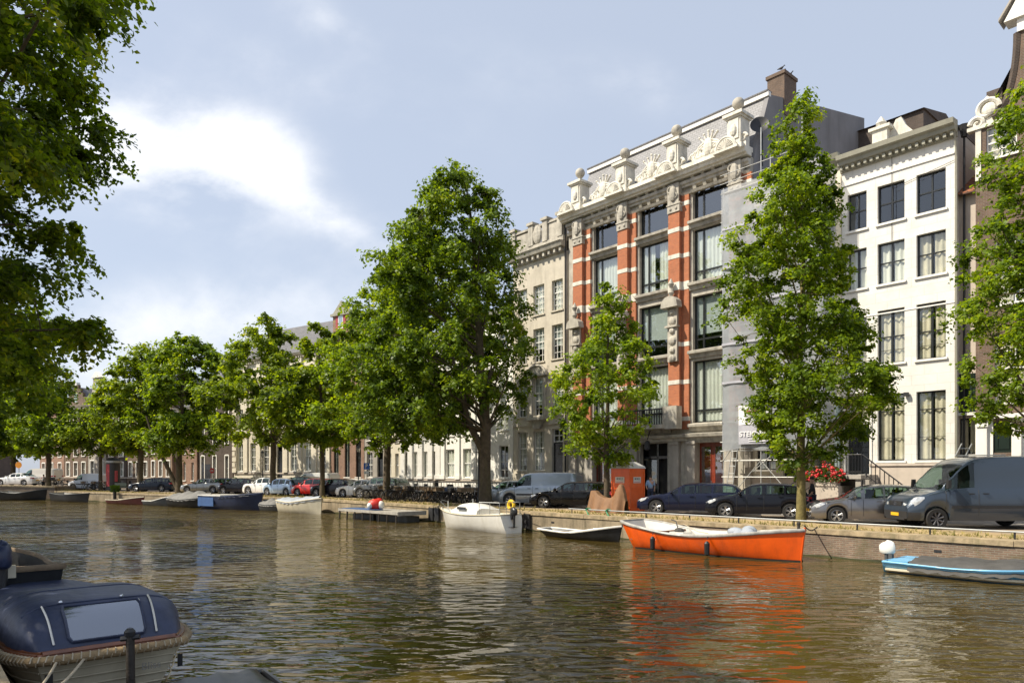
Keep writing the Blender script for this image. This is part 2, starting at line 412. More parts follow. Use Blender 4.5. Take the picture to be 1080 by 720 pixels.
M['ink_black'] = mat('black_print', (0.03,0.03,0.03), 0.6, var=0.05)
M['red_paint'] = mat('red_plastic', (0.60,0.03,0.02), 0.5, var=0.15)
M['yellow_paint'] = mat('yellow_plastic', (0.75,0.48,0.02), 0.5, var=0.1)
M['blue_sign'] = mat('blue_sign_paint', (0.02,0.12,0.50), 0.4, var=0.04)
M['orange_sign'] = mat('orange_sign_paint', (0.75,0.28,0.02), 0.5, var=0.05)
M['petal'] = mat('red_petals', (0.50,0.006,0.010), 0.6, var=0.3, vs=20)
M['green_leaf'] = leafmat('planter_leaves', (0.03,0.06,0.01), (0.07,0.14,0.02))
M['skin'] = mat('skin', (0.48,0.27,0.18), 0.5, var=0.05)
M['black_cloth'] = mat('black_cloth', (0.02,0.02,0.022), 0.9, var=0.2)
M['blue_cloth'] = mat('pale_blue_cloth', (0.30,0.42,0.60), 0.9, var=0.1)
M['navy_cloth'] = mat('denim_cloth', (0.04,0.05,0.09), 0.9, var=0.2)
M['hair'] = mat('dark_hair', (0.03,0.02,0.015), 0.7, var=0.2)
M['feather'] = mat('dark_feathers', (0.05,0.05,0.055), 0.7, var=0.3, vs=20)
M['green_rope'] = mat('green_rope', (0.05,0.25,0.13), 0.8, var=0.2)
def paint(name, col, coat=1.0, metal=0.3):
    if max(col) < .06: metal = 0.0; coat = .32
    return mat(name, col, 0.28 if max(col) >= .06 else .2, spec=.5 if max(col) >= .06 else .12, metal=metal, var=0.03, vs=0.7, coat=coat)
# ------------------------------------------------------------------ camera, sun, sky
cam = bpy.data.cameras.new('camera'); co = bpy.data.objects.new('camera', cam); COL.objects.link(co)
co.location = (0, 0, EYE); co.rotation_euler = (R(90), 0, 0)
cam.sensor_width = 36.0; cam.sensor_fit = 'HORIZONTAL'; cam.lens = FOC / 1080 * 36.0
cam.shift_y = (PCY - 360) / 1080.0
cam.clip_start = 0.05; cam.clip_end = 20000
scene.camera = co
scene.view_settings.view_transform = 'Standard'; scene.view_settings.look = 'None'
scene.view_settings.gamma = 1.0; scene.view_settings.exposure = 0.47
scene.view_settings.use_curve_mapping = False
scene.render.film_transparent = False

SUN_EL, SUN_AZ = 49.0, -100.0        # azimuth measured clockwise from +Y (straight ahead): the sun stands to the left
sd = Vector((math.sin(R(SUN_AZ))*math.cos(R(SUN_EL)), math.cos(R(SUN_AZ))*math.cos(R(SUN_EL)), math.sin(R(SUN_EL))))
sl = bpy.data.lights.new('sun', 'SUN'); sl.energy = 5.0; sl.angle = R(0.53); sl.color = (1.0, 0.91, 0.75)
so = bpy.data.objects.new('sun', sl); COL.objects.link(so)
so.rotation_euler = sd.to_track_quat('Z', 'Y').to_euler(); so.location = sd * 200

w = bpy.data.worlds.new('World'); scene.world = w; w.use_nodes = True
t = w.node_tree; bg = t.nodes['Background']
sky = N(t, 'ShaderNodeTexSky'); sky.sky_type = 'NISHITA'; sky.sun_disc = False
sky.sun_elevation = R(SUN_EL); sky.sun_rotation = R(SUN_AZ); sky.air_density = 1.0; sky.dust_density = 2.2; sky.ozone_density = 1.6
SKY_K = 0.100
bg.inputs['Strength'].default_value = SKY_K
tc = N(t, 'ShaderNodeTexCoord')
def mth(op, a, b=None, c=None, clamp=False):
    n = N(t, 'ShaderNodeMath', operation=op); n.use_clamp = clamp
    for i, q in enumerate((a, b, c)):
        if q is None: continue
        if isinstance(q, (int, float)): n.inputs[i].default_value = q
        else: t.links.new(q, n.inputs[i])
    return n.outputs[0]
sp = N(t, 'ShaderNodeSeparateXYZ'); t.links.new(tc.outputs['Generated'], sp.inputs[0])
dy = mth('MAXIMUM', sp.outputs['Y'], 0.2)
U = mth('DIVIDE', sp.outputs['X'], dy); V = mth('DIVIDE', sp.outputs['Z'], dy)
cb = N(t, 'ShaderNodeCombineXYZ'); t.links.new(U, cb.inputs[0]); t.links.new(V, cb.inputs[1])
nz = N(t, 'ShaderNodeTexNoise'); setin(nz, Scale=4.6, Detail=10.0, Roughness=0.58, Distortion=0.15)
mp = N(t, 'ShaderNodeMapping'); mp.inputs['Rotation'].default_value = (0, 0, R(28)); mp.inputs['Scale'].default_value = (0.85, 1.25, 1)
t.links.new(cb.outputs[0], mp.inputs[0]); t.links.new(mp.outputs[0], nz.inputs['Vector'])
nz2 = N(t, 'ShaderNodeTexNoise'); setin(nz2, Scale=1.7, Detail=6.0, Roughness=0.5)
t.links.new(cb.outputs[0], nz2.inputs['Vector'])
def blob(px, py, rx, ry, rot, amp, pw=1.0):
    cu, cv = (px - PCX)/FOC, (PCY - py)/FOC
    a = R(-rot); rx /= FOC; ry /= FOC
    du = mth('SUBTRACT', U, cu); dv = mth('SUBTRACT', V, cv)
    e1 = mth('DIVIDE', mth('ADD', mth('MULTIPLY', du, math.cos(a)), mth('MULTIPLY', dv, math.sin(a))), rx)
    e2 = mth('DIVIDE', mth('SUBTRACT', mth('MULTIPLY', dv, math.cos(a)), mth('MULTIPLY', du, math.sin(a))), ry)
    d2 = mth('ADD', mth('MULTIPLY', e1, e1), mth('MULTIPLY', e2, e2))
    # gaussian-like falloff
    g = mth('POWER', 2.718, mth('MULTIPLY', d2, -pw))
    return mth('MULTIPLY', g, amp)
acc = None
for b in [(262,160,66,44,24,1.35), (165,178,112,54,20,1.22), (110,130,60,40,30,0.5), (335,226,66,20,28,0.65), (175,95,60,34,20,0.20), (345,22,70,26,25,0.55),
          (690,92,75,30,20,0.42), (520,70,120,40,15,0.25), (260,318,240,50,-5,0.45), (150,385,300,55,0,0.62), (60,60,150,70,0,0.12), (420,250,80,30,10,0.40), (430,120,120,40,25,0.30), (260,60,110,30,20,0.30)]:
    o = blob(*b); acc = o if acc is None else mth('ADD', acc, o)
wisp = mth('MULTIPLY', mth('SUBTRACT', nz.outputs['Fac'], 0.5), 1.7)
dens = mth('ADD', mth('MULTIPLY', acc, mth('ADD', 0.60, mth('MULTIPLY', wisp, 2.5))), mth('MULTIPLY', mth('SUBTRACT', nz2.outputs['Fac'], 0.42), 0.30))
dens = mth('MULTIPLY', mth('SUBTRACT', dens, 0.07), 1.0, clamp=True)
sm = N(t, 'ShaderNodeMapRange', interpolation_type='SMOOTHSTEP'); setin(sm, From_Min=-0.05, From_Max=1.15, To_Min=0.0, To_Max=0.92); t.links.new(dens, sm.inputs['Value']); dens = sm.outputs['Result']
front = mth('MULTIPLY', sp.outputs['Y'], 4.0, clamp=True)
back = mth('MULTIPLY', mth('SUBTRACT', nz2.outputs['Fac'], 0.35), 0.8, clamp=True)
dens = mth('MULTIPLY', dens, mth('ADD', 0.15, mth('MULTIPLY', front, 0.85)), clamp=True)
# a thin milky veil over the whole sky, then the clouds
veil = N(t, 'ShaderNodeMix', data_type='RGBA')
veil.inputs['Factor'].default_value = 0.62; veil.inputs['B'].default_value = (5.5, 6.1, 7.2, 1)
t.links.new(sky.outputs[0], veil.inputs['A'])
cm = N(t, 'ShaderNodeMix', data_type='RGBA'); t.links.new(dens, cm.inputs['Factor'])
t.links.new(veil.outputs['Result'], cm.inputs['A']); cm.inputs['B'].default_value = (7.9, 8.05, 8.4, 1)
t.links.new(cm.outputs['Result'], bg.inputs['Color'])

# ------------------------------------------------------------------ ground, water, quays
def flat(name, pts, z, m, kind='structure', label=None, cat=None):
    b = MB(); b.poly([(p[0], p[1], z) for p in pts]); o = b.build(name, m)
    return tag(o, label, cat, None, kind)
def secpt(sec, m, s):
    """point m behind the quay of a section, s metres along its direction from the bend"""
    n, k, d = SECS[sec]
    base = BEND if sec in (1, 2) else CRN
    return base + n * m + d * s
def corner12(m):
    a = N1; b = N2; det = a.x*b.y - a.y*b.x
    return Vector((((K1+m)*b.y - a.y*(K2+m))/det, (a.x*(K2+m) - (K1+m)*b.x)/det))
def corner23(m):
    y = K3 + m
    return Vector((((K2 + m) - N2.y*y)/N2.x, y))
far = 2600
c0, c1 = corner12(0.35), corner23(0.35)
right_end = secpt(1, 0.35, -75)
# street sheet reaching the horizon behind the far quay
flat('street_ground', [right_end, c0, c1, (c1.x - far, c1.y), (-far, far*1.3), (far, far*1.3), (far, -200), (right_end.x+60, right_end.y-60)], SZ, M['paving'])
# sandy verge, kerb and asphalt carriageway
def strip(name, m0, m1, z, mt, kind='structure', secs=(1, 2), e1=-70, **kw):
    a0, a1 = corner12(m0), corner12(m1)
    pts = [secpt(1, m0, e1), a0, corner23(m0), corner23(m1), a1, secpt(1, m1, e1)]
    return flat(name, pts, z, mt, kind, **kw)
strip('quay_verge', 0.4, 2.6, SZ + 0.004, M['strip'])
strip('road', 6.2, 10.4, SZ + 0.004, M['asphalt'])
b = MB()
for m0, m1 in ((10.4, 10.55),):
    a0, a1 = corner12(m0), corner12(m1); p0, p1 = secpt(1, m0, -70), secpt(1, m1, -70); q0, q1 = corner23(m0), corner23(m1)
    for s0, s1, s2, s3 in ((p0, a0, a1, p1), (a0, q0, q1, a1)):
        b.loft([[(*s0, SZ), (*s1, SZ), (*s2, SZ), (*s3, SZ)], [(*s0, SZ+.11), (*s1, SZ+.11), (*s2, SZ+.11), (*s3, SZ+.11)]])
tag(b.build('kerb', M['grey_stone']), kind='structure')
strip('pavement', 10.55, 13.4, SZ + 0.105, M['paving'])

# bridge approach ramp on the far left
RZ = 1.75
b = MB()
xl = CRN.x - 160
b.loft([[(CRN.x, K3+.3, -1), (xl, K3+.3, -1), (xl, K3+26, -1), (CRN.x-3, K3+26, -1)], [(CRN.x, K3+.3, 1.42), (xl, K3+.3, 2.6), (xl, K3+26, 2.6), (CRN.x-3, K3+26, 1.42)]])
tag(b.build('bridge_ramp_ground', M['paving']), kind='structure')

# water
wm = bpy.data.materials.new('canal_water'); wt = nt(wm); p = wt.nodes['Principled BSDF']
setin(p, Roughness=0.025, IOR=1.333); p.inputs['Specular IOR Level'].default_value = 0.95
tcw = N(wt, 'ShaderNodeTexCoord')
nn = N(wt, 'ShaderNodeTexNoise'); setin(nn, Scale=0.12, Detail=3.0)
wt.links.new(tcw.outputs['Object'], nn.inputs['Vector'])
rr = N(wt, 'ShaderNodeValToRGB'); rr.color_ramp.elements[0].color = (0.050, 0.035, 0.008, 1); rr.color_ramp.elements[1].color = (0.076, 0.053, 0.013, 1)
wt.links.new(nn.outputs['Fac'], rr.inputs['Fac']); wt.links.new(rr.outputs['Color'], p.inputs['Base Color'])
def wv(scale, sx, sy, rot, detail=3.0, dist=0.6):
    mp = N(wt, 'ShaderNodeMapping'); mp.inputs['Scale'].default_value = (sx, sy, 1); mp.inputs['Rotation'].default_value = (0, 0, R(rot))
    wt.links.new(tcw.outputs['Object'], mp.inputs['Vector'])
    n = N(wt, 'ShaderNodeTexNoise'); setin(n, Scale=scale, Detail=detail, Roughness=0.5, Distortion=dist)
    wt.links.new(mp.outputs['Vector'], n.inputs['Vector']); return n.outputs['Fac']
def wmath(op, a, bb):
    n = N(wt, 'ShaderNodeMath', operation=op)
    for i, q in enumerate((a, bb)):
        if isinstance(q, (int, float)): n.inputs[i].default_value = q
        else: wt.links.new(q, n.inputs[i])
    return n.outputs[0]
h1 = wv(2.9, 0.60, 1.35, 14, 0.6, 0.5); h2 = wv(10.0, 0.75, 1.25, -22, 1.0, 0.2); h3 = wv(0.35, 1, 1.3, 30, 1.0); gust = wv(0.10, 1, 1.6, 20, 3.0, 1.0)
gm = N(wt, 'ShaderNodeMapRange'); setin(gm, From_Min=0.40, From_Max=0.60, To_Min=0.45, To_Max=1.5); wt.links.new(gust, gm.inputs['Value'])
hh = wmath('ADD', wmath('ADD', wmath('MULTIPLY', h1, 0.85), wmath('MULTIPLY', h2, 0.07)), wmath('MULTIPLY', h3, 0.9))
bp = N(wt, 'ShaderNodeBump'); setin(bp, Strength=1.0, Distance=0.060)
spw = N(wt, 'ShaderNodeSeparateXYZ'); wt.links.new(tcw.outputs['Object'], spw.inputs[0])
lee = N(wt, 'ShaderNodeMapRange'); setin(lee, From_Min=-12.0, From_Max=9.0, To_Min=3.0, To_Max=0.85); wt.links.new(spw.outputs['X'], lee.inputs['Value'])
wt.links.new(wmath('MULTIPLY', wmath('MULTIPLY', hh, gm.outputs['Result']), lee.outputs['Result']), bp.inputs['Height']); wt.links.new(bp.outputs['Normal'], p.inputs['Normal'])
b = MB(); b.poly([(-700, -400, 0), (700, -400, 0), (700, 700, 0), (-700, 700, 0)])
tag(b.build('canal_water', wm), kind='structure')

# far quay wall: brick with a stone coping, each section one object
def quay(sec, s0, s1, mt, label, top=SZ, top2=None, cap=True, depth=0.35):
    n, k, d = SECS[sec]
    A = secpt(sec, 0, s0); length = s1 - s0
    root = thing('quay_wall', label, 'quay wall', (A.x, A.y, 0), math.atan2(d.y, d.x), 'quay walls')
    # local x along d, local -y is inland for d pointing left (d x n < 0)
    sg = -1 if (d.x*n.y - d.y*n.x) < 0 else 1
    t2 = top if top2 is None else top2
    b = MB()
    y0, y1 = (0, sg*depth)
    b.loft([[(0, y0, -1.2), (length, y0, -1.2), (length, y1, -1.2), (0, y1, -1.2)], [(0, y0, top-.16), (length, y0, t2-.16), (length, y1, t2-.16), (0, y1, top-.16)]])
    b.build('wall', mt, root)
    nst = max(1, int(length / 1.45)); c = MB(); rr_ = random.Random(sec*10+int(s0))
    for i in range(nst):
        x0, x1 = length*i/nst + .004, length*(i+1)/nst - .004
        z0 = lerp(top, t2, i/nst) - .16; z1 = lerp(top, t2, (i+1)/nst) - .16
        o = -sg*(0.05 + rr_.uniform(-.012, .012)); e = rr_.uniform(0, .012)
        c.loft([[(x0, o, z0), (x1, o, z1), (x1, sg*.42, z1), (x0, sg*.42, z0)], [(x0, o, z0+.15+e), (x1, o, z1+.15+e), (x1, sg*.42, z1+.166), (x0, sg*.42, z0+.166)]])
    c.build('coping', M['coping'], root)
    # tide band of algae
    g = MB(); nx = int(length/0.5)
    def fz(x): return 0.06 + 0.02*math.sin(x*1.3+sec) + 0.02*math.sin(x*3.1) + .015*math.sin(x*11)
    vs = []; fs = []
    for i in range(nx+1):
        x = length*i/nx; vs += [(x, -sg*.012, -.3), (x, -sg*.012, fz(x))]
    fs = [(2*i, 2*i+2, 2*i+3, 2*i+1) for i in range(nx)]
    g.add(vs, fs); g.build('algae_band', M['algae'], root)
    return root
S1 = lambda x: (on_line(x, 0, 1) - BEND).dot(D1)
sA, sB = S1(700), S1(560)
q1 = quay(1, -70, sA, M['quay_brick'], 'brick quay wall with stone coping behind the light blue boat and orange sloop')
q2 = quay(1, sA, S1(445), M['quay_stone'], 'stained concrete quay wall behind the low black skiff and white cabin boat')
q3 = quay(1, S1(445), 0, M['quay_stone'], 'pale concrete quay wall behind the wooden raft below the bicycle row')
L2 = (CRN - BEND).length
q4 = quay(2, 0, L2, M['quay_stone'], 'far pale quay wall behind the row of covered boats')
q5 = quay(3, 0, 150, M['quay_brick'], 'far brown brick ramp wall rising left towards the bridge', 1.45, 5.0)
# near quay on the left, the photographer's side
NQ = 0.72
a = D1 * -14 + N1 * NQ; e = D1 * 130 + N1 * NQ
root = thing('quay_wall', 'near stone quay edge in the bottom left corner', 'quay wall', (a.x, a.y, 0), math.atan2(D1.y, D1.x), 'quay walls')
b = MB(); b.box(0, 144, 0, 0.6, -1.2, SZ-.16); b.build('wall', M['quay_brick'], root)
b = MB()
for i in range(96): b.box(i*1.5+.004, (i+1)*1.5-.004, -0.05, 0.62, SZ-.16, SZ-.002+rnd.uniform(0,.01))
b.build('coping', M['coping'], root)
flat('near_quay_ground', [a - N1*.5, e - N1*.5, (e.x-900, e.y+200), (-900, -400), (400, -400), (a.x+300, a.y-300)], SZ - 0.004, M['paving'])
# ------------------------------------------------------------------ buildings
class Fac:
    def __init__(s, xl, xr, sec, m=12.9):
        s.sec, s.m = sec, m
        s.PL = on_line(xl, m, sec); s.PR = on_line(xr, m, sec)
        s.W = (s.PR - s.PL).length; s.r = (s.PR - s.PL).normalized()
        s.rz = math.atan2(s.r.y, s.r.x)
    def x(s, px, y=0.0):
        return (on_line(px, s.m + y, s.sec) - s.PL).dot(s.r)
    def z(s, px, py, y=0.0):
        return hgt(on_line(px, s.m + y, s.sec), py) - SZ
    def root(s, name, label, cat='house', group=None):
        return thing(name, label, cat, (s.PL.x, s.PL.y, SZ), s.rz, group)

def wall_mesh(W, H, ops, D=9.0, rev=0.22, y0=0.0, back=True):
    """front wall with rectangular holes, their reveals, side walls, back and ceiling"""
    b = MB()
    xs = sorted(set([0, W] + [q for o in ops for q in (o[0], o[0]+o[2])]))
    zs = sorted(set([0, H] + [q for o in ops for q in (o[1], o[1]+o[3])]))
    xs = [q for q in xs if -1e-6 <= q <= W+1e-6]; zs = [q for q in zs if -1e-6 <= q <= H+1e-6]
    for i in range(len(xs)-1):
        for j in range(len(zs)-1):
            cx, cz = (xs[i]+xs[i+1])/2, (zs[j]+zs[j+1])/2
            if xs[i+1]-xs[i] < 1e-5 or zs[j+1]-zs[j] < 1e-5: continue
            if any(o[0] < cx < o[0]+o[2] and o[1] < cz < o[1]+o[3] for o in ops): continue
            b.quad((xs[i], y0, zs[j]), (xs[i+1], y0, zs[j]), (xs[i+1], y0, zs[j+1]), (xs[i], y0, zs[j+1]))
    for x, z, w_, h_ in [o[:4] for o in ops]:
        y1 = y0 + rev
        b.quad((x, y0, z), (x, y1, z), (x, y1, z+h_), (x, y0, z+h_))
        b.quad((x+w_, y0, z), (x+w_, y1, z), (x+w_, y1, z+h_), (x+w_, y0, z+h_))
        b.quad((x, y0, z), (x+w_, y0, z), (x+w_, y1, z), (x, y1, z))
        b.quad((x, y0, z+h_), (x+w_, y0, z+h_), (x+w_, y1, z+h_), (x, y1, z+h_))
    b.quad((0, y0, 0), (0, D, 0), (0, D, H), (0, y0, H)); b.quad((W, y0, 0), (W, D, 0), (W, D, H), (W, y0, H))
    b.quad((0, D, 0), (W, D, 0), (W, D, H), (0, D, H)); b.quad((0, y0, H), (W, y0, H), (W, D, H), (0, D, H))
    return b

def window(root, x, z, w_, h_, style='dark22', y=0.16, curtain=None, sill=True, mats=None, seed=0):
    fm = M['white_frame']; bw, bars_v, bars_h = 0.06, [], []; gl = M['glass']; thin = .03
    if style == 'dark22': fm = M['black_frame']; bars_v = [(.5, .075)]; bars_h = [(.52, .06)]
    elif style == 'darktall': fm = M['black_frame']; bars_v = [(.5, .08)]; bars_h = [(.74, .05), (.34, .02)]
    elif style == 'darkcross': fm = M['black_frame']; bars_v = [(.5, .08)]; bars_h = [(.50, .06), (.25, .02)]
    elif style == 'plate': fm = M['black_frame']; bw = .09; bars_v = [(.24, .11)]; bars_h = [(.20, .12)]; gl = M['glass_blue']
    elif style == 'plate_top': fm = M['black_frame']; bw = .09; bars_v = [(.24, .11)]; gl = M['glass_blue']
    elif style == 'grid': bars_v = [(1/3, .035), (2/3, .035)]; bars_h = [(.2, .03), (.4, .03), (.6, .07), (.8, .03)]
    elif style == 'grid4': bars_v = [(1/3, .035), (2/3, .035)]; bars_h = [(k/7, .03) for k in (1,2,3,5,6)] + [(4/7, .09)]
    elif style == 'sash': bars_v = [(.5, .04)]; bars_h = [(.5, .07)]
    elif style == 'sash6': bars_v = [(.5, .045)]; bars_h = [(.25, .035), (.5, .07), (.75, .035)]
    if mats: fm = mats
    b = MB(); ya, yb = y, y + .07
    b.box(0, bw, ya, yb, 0, h_); b.box(w_-bw, w_, ya, yb, 0, h_); b.box(bw, w_-bw, ya, yb, 0, bw); b.box(bw, w_-bw, ya, yb, h_-bw, h_)
    for f, t_ in bars_v: b.box(w_*f - t_/2, w_*f + t_/2, ya+.004, yb-.004, bw, h_-bw)
    for f, t_ in bars_h: b.box(bw, w_-bw, ya+.008, yb-.008, h_*f - t_/2, h_*f + t_/2)
    f = b.build('window', fm, root, loc=(x, 0, z))
    p = MB(); p.quad((bw, yb-.02, bw), (w_-bw, yb-.02, bw), (w_-bw, yb-.02, h_-bw), (bw, yb-.02, h_-bw))
    # panes tilt by a fraction of a degree like old glass
    p.build('pane', gl, f)
    if sill:
        s = MB(); s.box(-.08, w_+.08, -.09, y+.02, -.11, -.004); s.build('sill', M['white'] if sill is True else sill, f)
    if curtain:
        kind = curtain; c = MB(); rr = random.Random(seed*13+int(x*7)+int(z*3))
        yc = yb + .055
        cm_ = {'tan': M['curtain_tan'], 'blind': M['blind']}.get(kind, M['curtain'])
        if kind == 'blind':
            c.quad((bw, yc, h_*rr.uniform(.2,.5)), (w_-bw, yc, h_*.3), (w_-bw, yc, h_-bw), (bw, yc, h_-bw))
        else:
            spans = [(0, .42), (.58, 1)] if kind in ('pair', 'tan') else [(0, 1)]
            for a_, e_ in spans:
                ph = rr.uniform(0, 6)
                c.grid(lambda u, v: (lerp(bw, w_-bw, a_+(e_-a_)*u), yc + .035*math.sin(u*(e_-a_)*w_*22+ph+.5*math.sin(v*2)), lerp(bw, h_-bw, v)), int(26*(e_-a_)*max(1, w_))+4, 3)
        c.build('curtain', cm_, f, smooth=60)
    return f

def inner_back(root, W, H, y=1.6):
    b = MB(); b.quad((.05, y, .05), (W-.05, y, .05), (W-.05, y, H-.05), (.05, y, H-.05))  # dark sheet behind the windows, room shade painted as its colour
    return b.build('room_shade_sheet', M['inner'], root)

def cornice(root, x0, x1, z, prof, mt, name='cornice', ends=True, dent=None, dm=None):
    """prof: list of (out, up) relative to wall face and z"""
    b = MB(); poly = [(-o, z+u) for o, u in prof]
    b.prism(poly, x0, x1, 'x')
    if dent:
        dw, dg, do, dz0, dz1 = dent; n = int((x1-x0)/(dw+dg)); st = (x1-x0)/n
        for i in range(n): b.box(x0+i*st+(st-dw)/2, x0+i*st+(st+dw)/2, -do, -.002, z+dz0, z+dz1)
    return b.build(name, mt, root)

def door(root, x, z, w_, h_, mt, y=0.2, panels=2, glazed=False, leafs=1, frame=None):
    b = MB(); b.box(x, x+w_, y, y+.06, z, z+h_)
    for k in range(leafs):
        x0 = x + w_*k/leafs; x1 = x + w_*(k+1)/leafs
        for j in range(panels):
            z0 = z + h_*j/panels; z1 = z + h_*(j+1)/panels
            m_ = .11 * min(1, (x1-x0)/.8)
            for bx in ((x0+m_, x1-m_, z0+.12, z0+.17), (x0+m_, x1-m_, z1-.15, z1-.10), (x0+m_, x0+m_+.05, z0+.17, z1-.15), (x1-m_-.05, x1-m_, z0+.17, z1-.15)):
                b.box(bx[0], bx[1], y-.03, y-.002, bx[2], bx[3])
    d = b.build('door', mt, root)
    if glazed:
        g = MB()
        for k in range(leafs):
            x0 = x + w_*k/leafs; x1 = x + w_*(k+1)/leafs; q = (x1-x0)*.17
            g.box(x0+q, x1-q, y-.012, y-.004, z+h_*.12, z+h_*.93)
        g.build('door_glass', M['glass_blue'], d)
    h = MB(); h.ball((x+w_/leafs-.1, y-.06, z+1.05), .04, 8, 5); h.build('handle', M['chrome'], d)
    return d

def pitched(root, W, D, H, rise, mt, ov=.2, name='roof', hip=0.0):
    b = MB()
    b.add([(-.02,-ov,H+.01),(W+.02,-ov,H+.01),(W+.02,D+ov,H+.01),(-.02,D+ov,H+.01),(hip,D/2,H+rise),(W-hip,D/2,H+rise)],
          [(0,1,5,4),(2,3,4,5),(0,4,3),(1,2,5)])
    return b.build(name, mt, root)

def railing(root, pts, h=1.0, name='railing', step=.13, mt=None, r=.018):
    b = MB()
    for p, q in zip(pts, pts[1:]):
        p, q = Vector(p), Vector(q); L = (q-p).length; n = max(1, int(L/step))
        b.tube([p+Vector((0,0,h)), q+Vector((0,0,h))], r*1.5, 5); b.tube([p+Vector((0,0,.12)), q+Vector((0,0,.12))], r, 4)
        for i in range(n+1):
            c = p.lerp(q, i/n); b.tube([c, c+Vector((0,0,h))], r if i % n else r*1.7, 4)
    return b.build(name, mt or M['iron'], root)

# ---------------- narrow white house (right of centre)
F = Fac(888, 1007, 1)
hw = F.root('white_house', 'tall narrow white painted canal house with dark windows and grey green cornice', 'house')
H13 = F.z(1007, 133)
cols = [(F.x(894), F.x(914)), (F.x(925.5), F.x(954)), (F.x(966.5), F.x(997.5))]
zr = lambda y: F.z(981, y)
rows = [(zr(223), zr(181), 'dark22', None), (zr(290), zr(245), 'dark22', 'pair'), (zr(378), zr(319), 'darkcross', 'tan'), (zr(485), zr(412), 'darktall', 'tan')]
ops = []; wins = []
for ri, (z0, z1, st, cu) in enumerate(rows):
    for ci, (x0, x1) in enumerate(cols):
        if ri == 3 and ci == 0: continue
        ops.append((x0, z0, x1-x0, z1-z0)); wins.append((x0, z0, x1-x0, z1-z0, st, cu if not (ri == 1 and ci == 2) else 'tan'))
dx0, dx1 = cols[0][0]-.05, cols[0][1]+.15
dz0, dz1 = F.z(905, 500), F.z(905, 415)
ops.append((dx0, dz0, dx1-dx0, dz1-dz0))
plz = zr(488)
bw_ = [(F.x(928), .42, 1.0, .55), (F.x(970), .42, 1.0, .55)]
ops += bw_
wall_mesh(F.W, H13, ops, 10, .26).build('wall', M['white_wall'], hw)
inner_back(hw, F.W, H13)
for i, (x0, z0, w_, h_, st, cu) in enumerate(wins): window(hw, x0, z0, w_, h_, st, .18, cu, seed=i)
for x0, z0, w_, h_ in bw_: window(hw, x0, z0, w_, h_, 'dark22', .12, None, sill=False)
b = MB()                       # stone basement facing, cut round the windows
xs = [0, dx0-.05]; 
segs = [(0, dx0-.02), (dx1+.02, bw_[0][0]), (bw_[0][0]+1.0, bw_[1][0]), (bw_[1][0]+1.0, F.W)]
for a_, e_ in segs: b.box(a_, e_, -.05, -.003, 0, plz-.12)
for x0, z0, w_, h_ in bw_: b.box(x0, x0+w_, -.05, -.003, 0, z0); b.box(x0, x0+w_, -.05, -.003, z0+h_, plz-.12)
b.box(dx1+.02, F.W, -.12, -.003, plz-.12, plz)
b.build('stone_basement', M['stone_pink'], hw)
door(hw, dx0+.06, dz0, dx1-dx0-.12, F.z(905, 447)-dz0, M['door_dark'], .22, 2, leafs=2)
window(hw, dx0+.06, F.z(905, 444), dx1-dx0-.12, dz1-F.z(905, 444)-.03, 'x', .2, 'tan', sill=False)
b = MB(); b.box(dx0-.14, dx0-.01, -.10, .1, dz0, dz1); b.box(dx1+.01, dx1+.12, -.06, .1, dz0, dz1); b.box(dx0-.14, dx1+.12, -.12, .12, dz1+.01, dz1+.16)
b.box(dx0+.0, dx1, .1, .26, F.z(905,447), F.z(905,444)); b.build('door_surround', M['white'], hw)
cornice(hw, -.05, F.W+.12, H13-.55, [(0,0),(.10,.0),(.14,.18),(.42,.26),(.46,.42),(.62,.50),(.66,.72),(0,.78)], M['cornice_green'], dent=(.13,.15,.34,.04,.22))
b = MB(); b.box(0, F.W, -.06, -.003, zr(168)-.08, zr(168)); b.box(0,F.W,-.03,-.003, zr(312)-.5, zr(312)-.44); split_build(b, 'string_course', M['white'], hw)
b = MB()                     # roof ornaments
xo = F.x(925, -.2); zt = H13+.2
b.box(xo-.35, xo+.35, .1, .5, zt, zt+.9); b.box(xo-.5, xo+.5, .0, .6, zt+.9, zt+1.05); b.lathe([(.12,0),(.26,.2),(.1,.45),(.02,.55)], (xo,.3,zt+1.05), 8)
b.build('roof_pedestal', M['carved'], hw)
b = MB(); xo = F.x(948, .5); b.prism([(xo-.7,zt),(xo+.8,zt),(xo+.7,zt+.4),(xo+.3,zt+.9),(xo+.1,zt+1.35),(xo-.15,zt+1.3),(xo-.5,zt+.5)], .5, .8, 'y')
b.build('roof_gable_ornament', M['carved'], hw)
pitched(hw, F.W, 9.5, H13, 1.4, M['slate'])
b = MB(); b.tube([(F.x(941), -.05, H13-.5), (F.x(941), -.05, zr(245))], .012, 4); b.tube([(F.x(941), -.05, zr(168)-.9), (F.W, -.05, zr(168)-.4)], .012, 4); split_build(b, 'facade_cable', M['iron'], hw)
b = MB(); xg = F.W+.06; b.tube([(xg, -.3, H13-.2), (xg, -.05, H13-1.0), (xg, .02, H13-1.4), (xg, .02, 1.0)], .045, 6); b.build('drainpipe', M['cornice_green'], hw)
b = MB(); b.box(F.x(957)-.1, F.x(957)+.1, -.22, -.05, zr(416), zr(412)); b.build('facade_lamp', M['iron'], hw)

